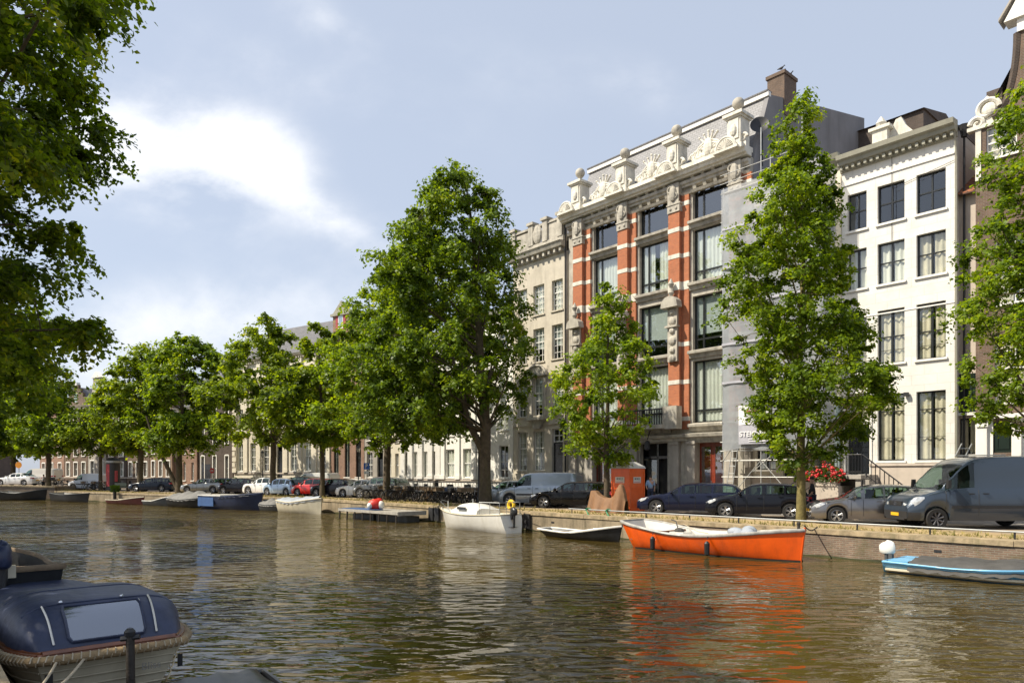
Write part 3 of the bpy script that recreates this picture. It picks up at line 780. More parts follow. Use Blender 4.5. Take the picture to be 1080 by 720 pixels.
# stoop with iron railings in front of the door
st = thing('stoop', 'stone stoop with black iron railings at the white house door', 'steps', tuple(F.PL) + (SZ,), F.rz)
b = MB(); lx0, lx1 = dx0-.9, dx1+.4
b.box(lx0, lx1, -2.0, -.02, dz0-.22, dz0-.02); b.box(lx0+.1, lx0+.5, -1.9, -.03, 0, dz0-.22); b.box(lx1-.3, lx1-.05, -1.9, -.03, 0, dz0-.22); b.box(lx0+.5,lx1-.3,-.6,-.03,0,dz0-.22)
b.build('landing', M['grey_stone'], st)
b = MB(); ns = 7
for k in range(ns): b.box(lx1+.01+k*.28, lx1+.01+(k+1)*.28, -1.8, -.8, 0, (dz0-.02)*(1-(k+1)/(ns+1)))
b.build('steps', M['grey_stone'], st)
railing(st, [(lx0, -.1, dz0), (lx0, -1.95, dz0), (lx1, -1.95, dz0)], .95, step=.14)
railing(st, [(lx1, -1.85, dz0), (lx1+2.0, -1.85, .25)], .95, step=.25, r=.022)
F13 = F

# ---------------- recessed annex between the white house and the brick gable
F = Fac(1007.5, 1033, 1, 13.5)
an = F.root('annex_house', 'narrow recessed building with orange tiled lean-to roof between white and brown houses', 'house')
Ha = F.z(1018, 205)
ops = [(F.x(1011), F.z(1020, 479), F.x(1030)-F.x(1011), F.z(1020, 441)-F.z(1020, 479)), (F.x(1010), F.z(1020,437), F.x(1032)-F.x(1010), F.z(1020,394)-F.z(1020,437))]
wall_mesh(F.W, Ha, ops, 8, .2).build('wall', M['stone_pink'], an); inner_back(an, F.W, Ha)
window(an, *ops[0], 'x', .15, 'tan', mats=M['black_frame'])
b = MB(); x0, z0, w_, h_ = ops[1]
nslat = 7
for i in range(nslat): b.box(x0+w_*i/nslat+.01, x0+w_*(i+1)/nslat-.02, -.03, .03, z0, z0+h_)
b.box(x0, x0+w_, .03, .09, z0, z0+h_)
b.build('slatted_shutter', M['dark_green'], an)
b = MB(); b.add([(0,-.35,Ha),(F.W,-.35,Ha),(F.W,3.2,Ha+2.2),(0,3.2,Ha+2.2),(0,-.35,Ha-.1),(F.W,-.35,Ha-.1)], [(0,1,2,3),(0,4,5,1)]); b.build('roof', M['tiles'], an)
b = MB(); b.box(0, F.W, 3.2, 3.6, Ha, Ha+4.6); b.build('rear_wall', M['pink_brick'], an)
b = MB(); b.box(0, F.W, -.16, -.003, F.z(1020,438), F.z(1020,435)); split_build(b, 'string_course', M['white'], an)
b = MB(); b.tube([(F.x(1018), -.15, 1.0), (F.x(1018), -.15, Ha+2.6)], .05, 6); b.lathe([(.12,0),(.22,.5),(.24,.55)], (F.x(1018),-.15,Ha+2.6), 8); b.build('vent_pipe', M['iron'], an)

# ---------------- brown brick neck gable at the right edge
F = Fac(1029, 1150, 1)
ng = F.root('brick_gable_house', 'dark brown brick neck gable house with white scroll and pediment at right edge', 'house')
zz = lambda y, x=1050: F.z(x, y)
He = zz(132, 1040); cx = F.W/2
top = zz(32, 1080)
w1 = [(F.x(1040), zz(166), 1.15, zz(132)-zz(166)), (F.x(1082), zz(166), 1.15, zz(132)-zz(166))]
ops = w1 + [(F.x(1049), zz(424,1060), 1.5, zz(352,1060)-zz(424,1060)), (F.x(1049), zz(320,1060), 1.5, zz(252,1060)-zz(320,1060)),
       (F.x(1047.5), zz(477,1056), F.x(1067)-F.x(1047.5), zz(445,1056)-zz(477,1056))]
ops += [(F.x(1085), o[1], 1.3, o[3]) for o in ops[2:4]]
wall_mesh(F.W, He, ops, 9, .2).build('wall', M['brown_brick'], ng); inner_back(ng, F.W, He)
for i, o in enumerate(ops):
    if i == 4: continue
    window(ng, *o, 'sash6', .1, 'tan', seed=i)
# gable: concave sweeping neck
hw0, hw1 = F.W/2, F.W*.5 - F.x(1074)
xl_ = F.x(1048)
pts = []
for k in range(13):
    t_ = k/12; a_ = t_*PI/2
    pts.append((lerp(xl_, F.x(1074), math.sin(a_)), lerp(He+.25, top, 1-math.cos(a_))))
gab = [(xl_, He)] + pts + [(F.W - x, z) for x, z in reversed(pts)] + [(F.W-xl_, He)]
b = MB(); b.prism(gab, .0, .35, 'y'); b.build('gable', M['brown_brick'], ng)
b = MB(); b.tube([(x-.05, .05, z) for x, z in pts], .15, 6); b.tube([(F.W-x+.05, .05, z) for x, z in pts], .15, 6); split_build(b, 'gable_edge', M['dark_brick'], ng)
b = MB(); px0 = F.x(1066); b.box(px0+.25, F.W-px0-.25, -.1, .45, top, top+.55); b.prism([(px0-.2, top+.55), (F.W-px0+.2, top+.55), (cx, top+2.1)], -.25, .5, 'y')
b.build('pediment', M['white'], ng)
b = MB(); b.prism([(px0-.38, top+.62), (cx, top+2.22), (F.W-px0+.38, top+.62), (F.W-px0+.38, top+.74), (cx, top+2.38), (px0-.38, top+.74)], -.33, .52, 'y'); b.build('pediment_coping', M['grey_stone'], ng)
def scroll(b, cx_, cz, r, y=-.1, turns=1.6, th=.12, flip=1):
    P_ = [(cx_+flip*r*(1-k/40)*math.cos(k/40*turns*2*PI), y, cz+r*(1-k/40)*math.sin(k/40*turns*2*PI)) for k in range(33)]
    b.tube(P_, [th*(1-k/50) for k in range(33)], 6)
b = MB(); xs_ = F.x(1041); scroll(b, xs_, He+.65, .5, -.05); scroll(b, xs_-.35, He+.15, .3, -.05, flip=-1); b.ball((xs_+.1,-.05,He+.65),(.3,.12,.3)); b.box(xs_-.75, xs_+.75, -.12, .2, He-.12, He+.05)
b.prism([(xs_-.6,He+.05),(xs_+.6,He+.05),(xs_+.3,He+1.0),(xs_,He+1.3),(xs_-.3,He+1.0)], .0, .2, 'y')
b.box(0, .22, -.05, -.003, zz(190,1035), He-.14)
b.build('scroll_ornament', M['carved'], ng)
b = MB(); b.box(xs_-.1, xs_+.5, .3, .8, He+1.0, He+1.6); b.build('chimney', M['dark_brick'], ng)
z_g = zz(441,1056)
b = MB()
for p0, p1 in ((1032,1042),(1069,1078)): b.box(F.x(p0), F.x(p1), -.18, -.003, 0, z_g-.35); b.box(F.x(p0)-.06, F.x(p1)+.06, -.24, -.003, z_g-.35, z_g-.18)
b.box(0, F.W, -.05, -.003, 0, .9); b.box(0, F.W, -.30, -.003, z_g, z_g+.18)
segs = [(0, F.x(1047.5)), (F.x(1067), F.W)]
for a_, e_ in segs: b.box(a_, e_, -.03, -.003, .9, z_g)
b.build('portal', M['white'], ng)
o = ops[4]; b = MB(); b.box(o[0], o[0]+o[2], .06, .12, o[1], o[1]+o[3])
for q in (.1,): b.box(o[0]+q, o[0]+o[2]-q, .03, .058, o[1]+.15, o[1]+.22)
b.box(o[0]+.1, o[0]+.17, .03, .058, o[1]+.22, o[1]+o[3]-.1); b.box(o[0]+o[2]-.17, o[0]+o[2]-.1, .03, .058, o[1]+.22, o[1]+o[3]-.1)
b.build('green_shutter', M['dark_green'], ng)
b = MB(); b.add([(0,.2,He),(F.W,.2,He),(F.W,9,He),(0,9,He),(cx,.2,top),(cx,9,top)], [(0,4,5,3),(1,2,5,4),(3,5,2)]); b.build('roof', M['slate'], ng)

# ---------------- house behind the scaffold
F = Fac(792.5, 887.5, 1); F12 = F
sh = F.root('scaffolded_house', 'cream house under renovation hidden behind grey sheeting and big street tree', 'house')
Hs = F.z(790, 196); zz = lambda y: F.z(840, y)
ops = []
for y0, y1 in ((255, 205), (335, 280), (415, 355)):
    for a_, e_ in ((800, 820), (833, 853), (864, 880)): ops.append((F.x(a_), zz(y0), F.x(e_)-F.x(a_), zz(y1)-zz(y0)))
ops += [(F.x(798), zz(495), F.x(818)-F.x(798), zz(458)-zz(495)), (F.x(826), zz(512), F.x(838)-F.x(826), zz(452)-zz(512)), (F.x(849), zz(497), F.x(878)-F.x(849), zz(430)-zz(497))]
wall_mesh(F.W, Hs, ops, 8, .24).build('wall', M['cream'], sh); inner_back(sh, F.W, Hs)
for i, o in enumerate(ops[:-2]): window(sh, *o, 'dark22', .15, 'pair' if i % 2 else None, seed=i)
window(sh, *ops[-1], 'darkcross', .15, 'tan'); door(sh, *ops[-2], M['door_dark'], .2, 2)
cornice(sh, -.02, F.W, Hs-.5, [(0,0),(.12,0),(.4,.25),(.5,.5),(0,.55)], M['cornice_green'])
b = MB(); b.box(0, F.W, -.08, -.003, 0, F.z(840,503)); b.build('stone_basement', M['stone_pink'], sh)
b = MB(); b.box(F.x(881.5), F.x(886.5), -.18, -.004, .4, F.z(884, 418)); b.build('painted_pilaster', mat('pale_blue_pilaster', (0.46,0.56,0.55), .5), sh)
pitched(sh, F.W, 8, Hs, 1.2, M['slate'])

# scaffold: tubes, planks and ladders in front of that house
def S(px, y): return F.x(px, y)
sc = F.root('scaffold', 'grey steel tube scaffold rising in front of the sheeted house', 'scaffold')
y0s, y1s = -1.55, -.55
xA, xB = F.x(763, y0s), F.x(846, y0s)
xs_s = [xA, lerp(xA, xB, .5), xB]
ztop = F.z(799, 136, y0s)
levels = [F.z(820, 485, y0s)] + [F.z(820, 485, y0s) + 2.15*k for k in range(1, 8)]
levels = [l for l in levels if l < ztop-.8]
for i, x in enumerate(xs_s):
    for y in (y0s, y1s):
        b = MB(); b.tube([(x, y, 0), (x, y, ztop + (0 if i != 0 else -2.6) - (1.2 if y == y1s else 0))], .028, 6); b.build('pole', M['pipe'], sc)
for l in levels:
    b = MB()
    for y in (y0s, y1s): b.tube([(xA-.2, y, l), (xB+.2, y, l)], .024, 5)
    for x in xs_s: b.tube([(x, y0s-.15, l), (x, y1s+.2, l)], .024, 5)
    b.tube([(xA-.2, y0s, l+1.05), (xB+.2, y0s, l+1.05)], .024, 5)
    b.tube([(xA-.2, y0s, l+.55), (xB+.2, y0s, l+.55)], .024, 5)
    b.build('ledger_rail', M['pipe'], sc)
    b = MB()
    for k in range(4): b.box(xA-.1, xB+.1, y0s+.04+k*.23, y0s+.04+k*.23+.21, l+.03, l+.075)
    b.build('plank_deck', M['grey_wood'], sc)
b = MB()
l0 = levels[0]
b.tube([(xA, y0s, .1), (lerp(xA,xB,.5), y0s, l0)], .024, 5); b.tube([(xB, y0s, .1), (lerp(xA,xB,.5), y0s, l0)], .024, 5); b.tube([(xA, y0s-.02, l0), (lerp(xA,xB,.35), y0s-.02, l0+2.1)], .024, 5)
b.tube([(lerp(xA,xB,.4), y0s-.02, l0-.6), (xB, y0s-.02, l0+1.6)], .024, 5)
b.tube([(xA-.1, y0s-.02, l0-.9), (xB, y0s-.02, l0-.9)], .024, 5)
for k in (-1, -2):
    b.tube([(xs_s[1], y0s, levels[k]), (xs_s[2], y0s, levels[k]+1.05)], .024, 5)
split_build(b, 'diagonal_brace', M['pipe'], sc)
for x, ln in ((xA+.35, 1.0),):
    b = MB()
    for dx in (0, .36): b.tube([(x+dx, y0s-.5, 0), (x+dx+.25, y0s-.05, l0+.9)], .022, 5)
    for k in range(8): q = (k+.6)/8.5; b.tube([(x+.25*q, y0s-.5+.45*q, (l0+.9)*q), (x+.36+.25*q, y0s-.5+.45*q, (l0+.9)*q)], .016, 5)
    b.build('ladder', M['galv'], sc)
# sheeting: wavy cloth hung on the outside
ss = F.root('scaffold_sheet', 'grey translucent dust sheet hanging from the scaffold', 'sheet')
yS = y0s - .1
zs_t, zs_b = F.z(763, 207, yS), F.z(763, 474, yS)
xS0, xS1 = F.x(762, yS), F.x(868, yS)
def shf(u, v):
    x = lerp(xS0, xS1, u); z = lerp(zs_b, zs_t, v)
    return (x, yS + .025*math.sin(x*5+z*.8) + .016*math.sin(z*2.9+1+x), z + .05*math.sin(x*3)*(1-v))
b = MB(); b.grid(shf, 60, 90); b.build('front_sheet', M['sheet'], ss, smooth=80)
b = MB(); b.grid(lambda u, v: (lerp(xS0-.05, xS1+.05, u), yS-.05+.02*math.sin(u*31), lerp(zs_t-2.2, zs_t+.35, v)), 60, 6); b.build('upper_netting', sheetmat('pale_netting', (0.62,0.64,0.66), .55), ss, smooth=80)
b = MB(); b.grid(lambda u, v: (xS1 + .03*math.sin(v*40), lerp(yS, -.2, u), lerp(zs_b, zs_t, v)), 8, 60); b.build('side_sheet', M['sheet'], ss, smooth=80)
b = MB(); b.grid(lambda u, v: (xS0 + .03*math.sin(v*40), lerp(yS, -.2, u), lerp(zs_b, zs_t, v)), 8, 60); b.build('side_sheet', M['sheet'], ss, smooth=80)
for l in levels[2:]:
    if l < zs_t:
        b = MB(); b.box(xS0, xS1, yS-.075, yS-.06, l, l+.12); b.build('hem_strap', M['banner_grey'], ss)
def text_mesh(s, size, mt, name, parent, M4, ext=.004, extrude_x=1.0, bold=0.0):
    cu = bpy.data.curves.new(name, 'FONT'); cu.body = s; cu.size = size; cu.extrude = ext; cu.align_x = 'CENTER'; cu.align_y = 'CENTER'; cu.offset = bold
    tmp = bpy.data.objects.new(name, cu); COL.objects.link(tmp)
    bpy.context.view_layer.update()
    me = bpy.data.meshes.new_from_object(tmp.evaluated_get(bpy.context.evaluated_depsgraph_get()))
    bpy.data.objects.remove(tmp, do_unlink=True)
    me.materials.clear(); me.materials.append(mt)
    me.transform(Matrix.Rotation(R(90), 4, 'X')); me.transform(Matrix.Scale(extrude_x, 4, (1,0,0))); me.transform(M4)
    o = bpy.data.objects.new(name, me); COL.objects.link(o); o.parent = parent
    return o
bn = F.root('banner', 'white and grey contractor banner tied to the grey scaffold sheet', 'banner')
yB = yS - .16; bx0, bx1 = F.x(779, yB), F.x(811, yB); bz0, bz1 = F.z(790, 468, yB), F.z(790, 427, yB)
zm = lerp(bz0, bz1, .5)
def bf(z0, z1): return lambda u, v: (lerp(bx0, bx1, u), yB - .02*math.sin(u*7+v*2), lerp(z0, z1, v))
b = MB(); b.grid(bf(zm, bz1), 14, 8); b.build('upper_field', M['banner_white'], bn, smooth=80)
b = MB(); b.grid(bf(bz0, zm), 14, 8); b.build('lower_field', M['banner_grey'], bn, smooth=80)
bcx = (bx0+bx1)/2; bwid = bx1-bx0
b = MB(); q_ = random.Random(6); xx_ = lerp(bx0, bx1, .28)
while xx_ < lerp(bx0, bx1, .78): ww_ = q_.uniform(.05,.11); zz_ = lerp(zm, bz1, .6); b.box(xx_, xx_+ww_, yB-.045, yB-.04, zz_, zz_+q_.uniform(.12,.24)); xx_ += ww_+.05
tag(b.build('red_print', M['ink_red'], bn), kind='stuff')
text_mesh('STEIGERS', .40, M['banner_white'], 'lettering', bn, Matrix.Translation((bcx, yB-.05, lerp(bz0, zm, .5))), bold=.01)
b = MB()
for k, (a_, e_) in enumerate(((.22,.8),(.22,.7),(.25,.78))): b.box(lerp(bx0,bx1,a_), lerp(bx0,bx1,e_), yB-.045, yB-.04, lerp(zm,bz1,.42-.13*k), lerp(zm,bz1,.42-.13*k)+.025)
b.build('small_print', M['banner_grey'], bn)
b = MB()
for k in range(2): b.box(lerp(bx0,bx1,.35), lerp(bx0,bx1,.92), yB-.045, yB-.04, lerp(bz0,zm,.12+.12*k), lerp(bz0,zm,.12+.12*k)+.05)
b.build('small_print', M['banner_white'], bn)
# draped clear sheet further right under the tree
ds = F.root('draped_plastic', 'pale plastic sheet draped in folds beside the flower stoop', 'sheet')
b = MB(); xd0, xd1 = F.x(834, -.9), F.x(872, -.9); zd0, zd1 = F.z(850, 487, -.9), F.z(850, 424, -.9)
b.grid(lambda u, v: (lerp(xd0+.6*(1-v)*(1-u), xd1-1.5*(1-v), u), -.9 + .12*math.sin(u*16+v*3), lerp(zd0+u*.4, zd1, v)), 40, 16); b.build('cloth', M['sheet'], ds, smooth=80)

# ---------------- the big brick and stone office building
F = Fac(600, 792, 1); F11 = F
bb = F.root('office_building', 'big red brick and white stone building with ball finials and huge bay windows', 'building')
pier = [(605.5,621),(652.5,669),(706,725),(770,791)]
px = [(F.x(a_,-.3), F.x(e_,-.3)) for a_, e_ in pier]
Hf = F.z(790, 166)            # top of the frieze where the parapet starts
Z = lambda y, x=730: F.z(x, y)
zrow = [(Z(233), Z(198)), (Z(298), Z(243)), (Z(369.5), Z(313)), (Z(446), Z(381))]
g_top = Z(460); 
bays = [(px[i][1]+.02, px[i+1][0]-.02) for i in range(3)]
ops = []; wn = []
for bi, (x0, x1) in enumerate(bays):
    for ri, (z0, z1) in enumerate(zrow):
        ops.append((x0+.15, z0, x1-x0-.3, z1-z0)); wn.append((bi, ri, ops[-1]))
gd = [(F.x(626), .5, F.x(646)-F.x(626), Z(470)-.5), (F.x(675), .35, F.x(704)-F.x(675), Z(466)-.35), (F.x(735), .35, F.x(764)-F.x(735), Z(467)-.35)]
ops += gd
wall_mesh(F.W, Hf, ops, 12, .35).build('wall', M['old_stone'], bb)
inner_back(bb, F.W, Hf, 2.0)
for bi, ri, o in wn:
    cu = {0: None, 1: 'full' if bi != 1 else 'pair', 2: 'blind', 3: 'full'}[ri]
    window(bb, *o, 'plate_top' if ri == 0 else 'plate', .25, cu, sill=M['old_stone'], seed=bi*5+ri)
# ledges between the storeys
for z0, z1 in zrow:
    for x0, x1 in bays:
        b = MB(); b.prism([(0,z0-.5),(-.12,z0-.5),(-.18,z0-.3),(-.36,z0-.24),(-.38,z0-.1),(-.30,z0-.06),(0,z0-.02)], x0, x1, 'x'); b.build('ledge', M['old_stone'], bb)
# piers
zb = Z(452)
cap_z = F.z(790, 205)
band = [Z(y) for y in (441, 402, 362, 300, 268, 240, 213)]
for i, (x0, x1) in enumerate(px):
    b = MB(); xm = lerp(x0, x1, .62)
    b.box(x0, xm, -.42, -.003, zb, Hf-.9); b.box(xm, x1, -.16, -.003, zb, Hf-.9)
    pr = b.build('brick_pier', M['orange_brick'], bb)
    b = MB()
    for k, z in enumerate(band):
        h_ = .26 if k != 3 else .5
        b.box(x0-.015, xm+.015, -.445, -.001, z-h_/2, z+h_/2); b.box(xm+.015, x1+.01, -.18, -.001, z-h_/2, z+h_/2)
    split_build(b, 'stone_band', M['carved'], pr)
    b = MB()                  # capital: dotted block, console with volutes
    b.box(x0-.04, xm+.04, -.48, -.001, Hf-1.9, Hf-1.45); b.box(x0-.08, xm+.12, -.52, -.001, Hf-1.45, Hf-1.36)
    for q in (.25, .75): b.ball((lerp(x0, xm, q), -.49, Hf-1.68), (.09,.06,.09), 8, 5)
    b.box(x0, xm, -.5, -.001, Hf-1.36, Hf-.15)
    scroll(b, (x0+xm)/2-.18, Hf-.55, .24, -.56, th=.08); scroll(b, (x0+xm)/2+.18, Hf-.95, .2, -.54, th=.07, flip=-1)
    b.ball(((x0+xm)/2, -.55, Hf-.75), (.26,.14,.5), 8, 6)
    b.build('capital', M['old_stone'], pr)
    # parapet pedestal with ball finial
    b = MB(); cxp = (x0+xm)/2+.1; hp = 1.85; hwid = .42
    b.box(cxp-hwid-.16, cxp+hwid+.16, -.9, .35, Hf+.35, Hf+.62); b.box(cxp-hwid, cxp+hwid, -.72, .25, Hf+.62, Hf+.35+hp)
    b.box(cxp-hwid-.1, cxp+hwid+.1, -.82, .33, Hf+.35+hp, Hf+.45+hp); b.box(cxp-hwid-.2, cxp+hwid+.2, -.92, .4, Hf+.45+hp, Hf+.62+hp)
    b.box(cxp-hwid+.1, cxp+hwid-.1, -.78, -.72, Hf+1.0, Hf+2.1); b.ball((cxp, -.8, Hf+1.5), (.22,.12,.35), 8, 5)
    scroll(b, cxp+hwid+.05, Hf+1.0, .25, -.5, th=.1)
    pd = b.build('pedestal', M['carved'], bb)
    b = MB(); b.lathe([(.30,0),(.16,.12),(.12,.35),(.22,.45),(.01,.5)], (cxp, -.25, Hf+.62+hp), 12); b.ball((cxp, -.25, Hf+1.34+hp), .34, 16, 12); b.build('ball_finial', M['old_stone'], pd, smooth=50)
    # shell in front of the pedestal foot
    b = MB(); sx = cxp-.35 if i else cxp-.7
    n = 12; arc = [(sx+.56*math.cos(PI*k/n), Hf+.5+.58*math.sin(PI*k/n)) for k in range(n+1)]
    b.prism(arc, -1.05, -.55, 'y')
    for k in range(1, n): b.tube([(sx, -1.06, Hf+.52), (sx+.50*math.cos(PI*k/n), -1.06, Hf+.5+.5*math.sin(PI*k/n))], [.02, .055], 5)
    b.tube([(sx+.6*math.cos(PI*k/n), -1.0, Hf+.5+.62*math.sin(PI*k/n)) for k in range(n+1)], .09, 6)
    b.box(sx-.78, sx+.78, -1.1, -.4, Hf+.36, Hf+.5)
    b.build('shell_ornament', M['carved'], bb)
    # floor level console (cartouche) on the piers
    if i in (0, 1, 2):
        zc = Z(318); xc = (x0+xm)/2; b = MB()
        b.box(xc-.35, xc+.35, -.58, -.42, zc-3.6, zc-.3); b.prism([(xc-.62,zc-.3),(xc+.62,zc-.3),(xc+.55,zc+.1),(xc+.3,zc+.32),(xc,zc+.4),(xc-.3,zc+.32),(xc-.55,zc+.1)], -.95, -.42, 'y')
        for q, rr_ in ((-.55,.2),(-1.1,.26),(-1.7,.2),(-2.3,.28),(-2.9,.2),(-3.4,.24)): b.ball((xc, -.6, zc+q), (rr_*1.1,.14,rr_), 8, 6)
        b.lathe([(.1,0),(.2,.2),(.08,.5),(.2,.75),(.02,1.1)], (xc,-.7,zc+.4), 8)
        b.box(xc-.45, xc+.45, -.75, -.42, zc-1.5, zc-1.38)
        b.build('cartouche', M['old_stone'], bb)
# entablature over the top windows and main cornice
b = MB()
zt0 = zrow[0][1]
b.prism([(0,zt0+.05),(-.22,zt0+.08),(-.24,zt0+.2),(-.34,zt0+.25),(-.36,zt0+.42),(0,zt0+.46)], 0, F.W, 'x')
b.prism([(0,Hf-.95),(-.16,Hf-.93),(-.24,Hf-.78),(0,Hf-.75)], 0, F.W, 'x')
b.build('architrave', M['old_stone'], bb)
b = MB()
for x0, x1 in bays:
    n = 4
    for k in range(n):
        xc = lerp(x0, x1, (k+.5)/n); b.prism([(0,Hf-.75),(-.1,Hf-.75),(-.34,Hf-.1),(-.5,Hf+.0),(0,Hf+.0)], xc-.11, xc+.11, 'x')
split_build(b, 'bracket', M['old_stone'], bb)
cornice(bb, -.3, F.W+.05, Hf, [(0,0),(.5,.0),(.55,.08),(.68,.12),(.74,.26),(.86,.36),(0,.38)], M['carved'])
b = MB(); b.box(0, F.W, -.55, -.2, Hf+.38, Hf+.75); b.build('parapet', M['carved'], bb)
orr = random.Random(3)
for bi, (x0, x1) in enumerate(bays):           # carved scrollwork between pedestals
    b = MB(); xa, xe = x0+.45, x1-.3; xc = (xa+xe)/2; y = -.38; zb0 = Hf+.75
    for sg in (-1, 1):
        for k in range(4):
            q = xc + sg*(xe-xa)*(.12+.12*k); rr_ = .42-.05*k
            scroll(b, q, zb0+rr_*.85, rr_, y, 1.5, .11, sg)
            b.ball((q, y, zb0+.2), (.16,.12,.2), 7, 5)
        b.tube([(xc+sg*(xe-xa)*.12, y, zb0+.9), (xc+sg*(xe-xa)*.3, y, zb0+.72), (xc+sg*(xe-xa)*.48, y, zb0+.25)], [.1,.09,.06], 6)
    b.ball((xc, y-.05, zb0+.6), (.34,.16,.5), 10, 7)
    for k in range(-2, 3): b.tube([(xc+k*.12, y, zb0+.9), (xc+k*.3, y, zb0+1.5-.12*abs(k))], [.08,.05], 5); b.ball((xc+k*.3, y, zb0+1.52-.12*abs(k)), .09, 6, 4)
    for k in range(26): q = orr.uniform(-.5, .5); b.ball((xc+q*(xe-xa), y+orr.uniform(-.06,.05), zb0+orr.uniform(.05, .75)*(1.15-abs(q)*1.5)), (orr.uniform(.07,.16), .09, orr.uniform(.07,.2)), 7, 5)
    b.build('carved_crest', M['carved'], bb)
# mansard roof
zr0 = Hf+.1; zr1 = F.z(800, 96, 1.0); 
b = MB(); b.add([(0.2,.3,zr0),(F.W,.3,zr0),(F.W,2.0,zr1),(0.2,2.0,zr1)], [(0,1,2,3)]); b.build('mansard_roof', M['slate_light'], bb)
b = MB(); b.box(.1, F.W+.05, 1.85, 2.15, zr1, zr1+.28); b.build('roof_coping', M['white'], bb)
b = MB(); b.box(.1, F.W+.02, 1.8, 2.3, zr1+.28, zr1+.36); b.box(.2, F.W, 2.3, 12, zr1-.2, zr1-.1); b.build('flat_roof', M['slate'], bb)
# rendered side wall seen above the lower neighbour
b = MB(); zs = F.z(792, 200)
def dep(px_, y_px):
    """depth y along the side wall (x = W) where it crosses image column px_, with its height"""
    u = (px_ - PCX)/FOC; P0 = F.PR; n = N1
    # P0 + n*y = (u z, z)
    y = (P0.x - u*P0.y) / (u*n.y - n.x); p_ = P0 + n*y
    return y, hgt(p_, y_px) - SZ
dA = dep(866, 113); dB = dep(911, 125)
b.prism([(-.05,zs-3),(.3,Hf+.1),(2.0,zr1+.1),(dA[0],dA[1]),(dB[0],dB[1]),(dB[0],0),(-.05,0)], F.W-.25, F.W+.04, 'x'); b.build('rendered_side_wall', M['grey_render'], bb)
b = MB(); b.box(F.W-6, F.W-.26, dA[0], dB[0], zr1-1, dA[1]-.05); b.build('rear_block', M['grey_render'], bb)
b = MB(); dC = dep(832, 80); xq = F.W
cz = dC[1]; b.box(xq-1.0, xq+.1, dC[0]-.75, dC[0]+.75, zr1-.5, cz-.15); b.box(xq-1.08, xq+.16, dC[0]-.82, dC[0]+.82, cz-.15, cz+.05)
ch = b.build('chimney', M['brown_brick'], bb)
b = MB()
b.box(xq-.85, xq-.05, dC[0]-.6, dC[0]+.6, cz+.05, cz+.14)
b.build('chimney_cap', M['dark_brick'], ch)
CHIM = (xq-.3, dC[0], cz+.14)
b = MB(); b.box(F.W+.05, F.W+4.2, dB[0]-1, dB[0]+7, 8, dB[1]-1.3); b.prism([(dB[0]-1.2,dB[1]-1.3),(dB[0]+7.2,dB[1]-1.3),(dB[0]+3,dB[1]-.3)], F.W+.05, F.W+4.3, 'x'); b.build('rear_wing', M['dark_brick'], bb)
# ground storey: pilasters, cornice, doors
b = MB()
gz = Z(463)
for a_, e_ in ((600,607),(617,625),(648,657),(664,672),(707,716),(725,733),(766,774),(786,792)):
    x0, x1 = F.x(a_,-.2), F.x(e_,-.2); b.box(x0, x1, -.25, -.003, 0, gz-.3); b.box(x0-.05, x1+.05, -.33, -.003, gz-.3, gz-.12); b.box(x0-.05, x1+.05, -.33, -.003, 0, .7)
split_build(b, 'ground_pilaster', M['grey_stone'], bb)
cornice(bb, 0, F.W, gz-.1, [(0,0),(.3,.0),(.34,.15),(.5,.22),(.56,.4),(.2,.46),(0,.46)], M['old_stone'], name='ground_cornice')
x0, z0, w_, h_ = gd[2]; b = MB(); b.box(x0-.3, x0-.02, -.15, -.003, z0, z0+h_); b.box(x0+w_+.02, x0+w_+.3, -.15, -.003, z0, z0+h_); b.box(x0-.4, x0+w_+.4, -.25, -.003, z0+h_+.02, z0+h_+.4)
b.build('door_surround', M['old_stone'], bb)
door(bb, *gd[2], M['door_red'], .3, 1, glazed=True, leafs=2)
door(bb, *gd[0], M['door_red'], .3, 1, glazed=True, leafs=2)
x0, z0, w_, h_ = gd[1]
b = MB(); b.box(x0, x0+w_, .9, 1.0, z0, z0+h_); b.build('entrance_recess', M['inner'], bb)
b = MB(); b.box(x0+w_*.45, x0+w_*.52, .5, .6, z0, z0+h_); b.box(x0, x0+w_, .5, .6, z0+h_*.72, z0+h_*.77); e = b.build('entrance_door', M['door_dark'], bb)
b = MB(); b.box(x0+.1, x0+w_*.45, .54, .56, z0+.2, z0+h_*.7); b.build('door_glass', M['glass'], e)
b = MB(); b.box(x0-.2, x0+w_+.2, -.8, -.05, 0, .17); b.box(x0, x0+w_, -.5, .85, .17, .34); b.box(gd[2][0]-.2, gd[2][0]+gd[2][2]+.2, -.7, -.2, 0, .2); split_build(b, 'door_step', M['grey_stone'], bb)
# balcony over the entrance
b = MB(); bx0_, bx1_ = bays[1]; zz0 = zrow[3][0]-.05; b.box(bx0_-.2, bx1_+.2, -1.3, -.4, zz0-.25, zz0); b.box(px[2][0], px[2][1]-.3, -1.0, -.43, zb+.0, zb+1.4); bal = b.build('balcony', M['old_stone'], bb)
b = MB()
for a_, e_ in (((bx0_-.15,-1.25),(bx1_+.15,-1.25)),):
    n = 16
    b.tube([(a_[0],a_[1],zz0+.95),(e_[0],e_[1],zz0+.95)], .05, 5)
    for k in range(n+1): x = lerp(a_[0], e_[0], k/n); b.tube([(x,-1.25,zz0),(x,-1.25,zz0+.95)], .035, 5)
b.build('balustrade', M['iron'], bal)
b = MB(); b.tube([(bays[1][0]+1.5,-.6,zz0-.3),(bays[1][0]+1.5,-.9,zz0-.9)],.03,5); b.lathe([(.05,0),(.2,.1),(.17,.55),(.05,.65)], (bays[1][0]+1.5,-.9,zz0-1.6), 8); b.build('hanging_lantern', M['iron'], bb)
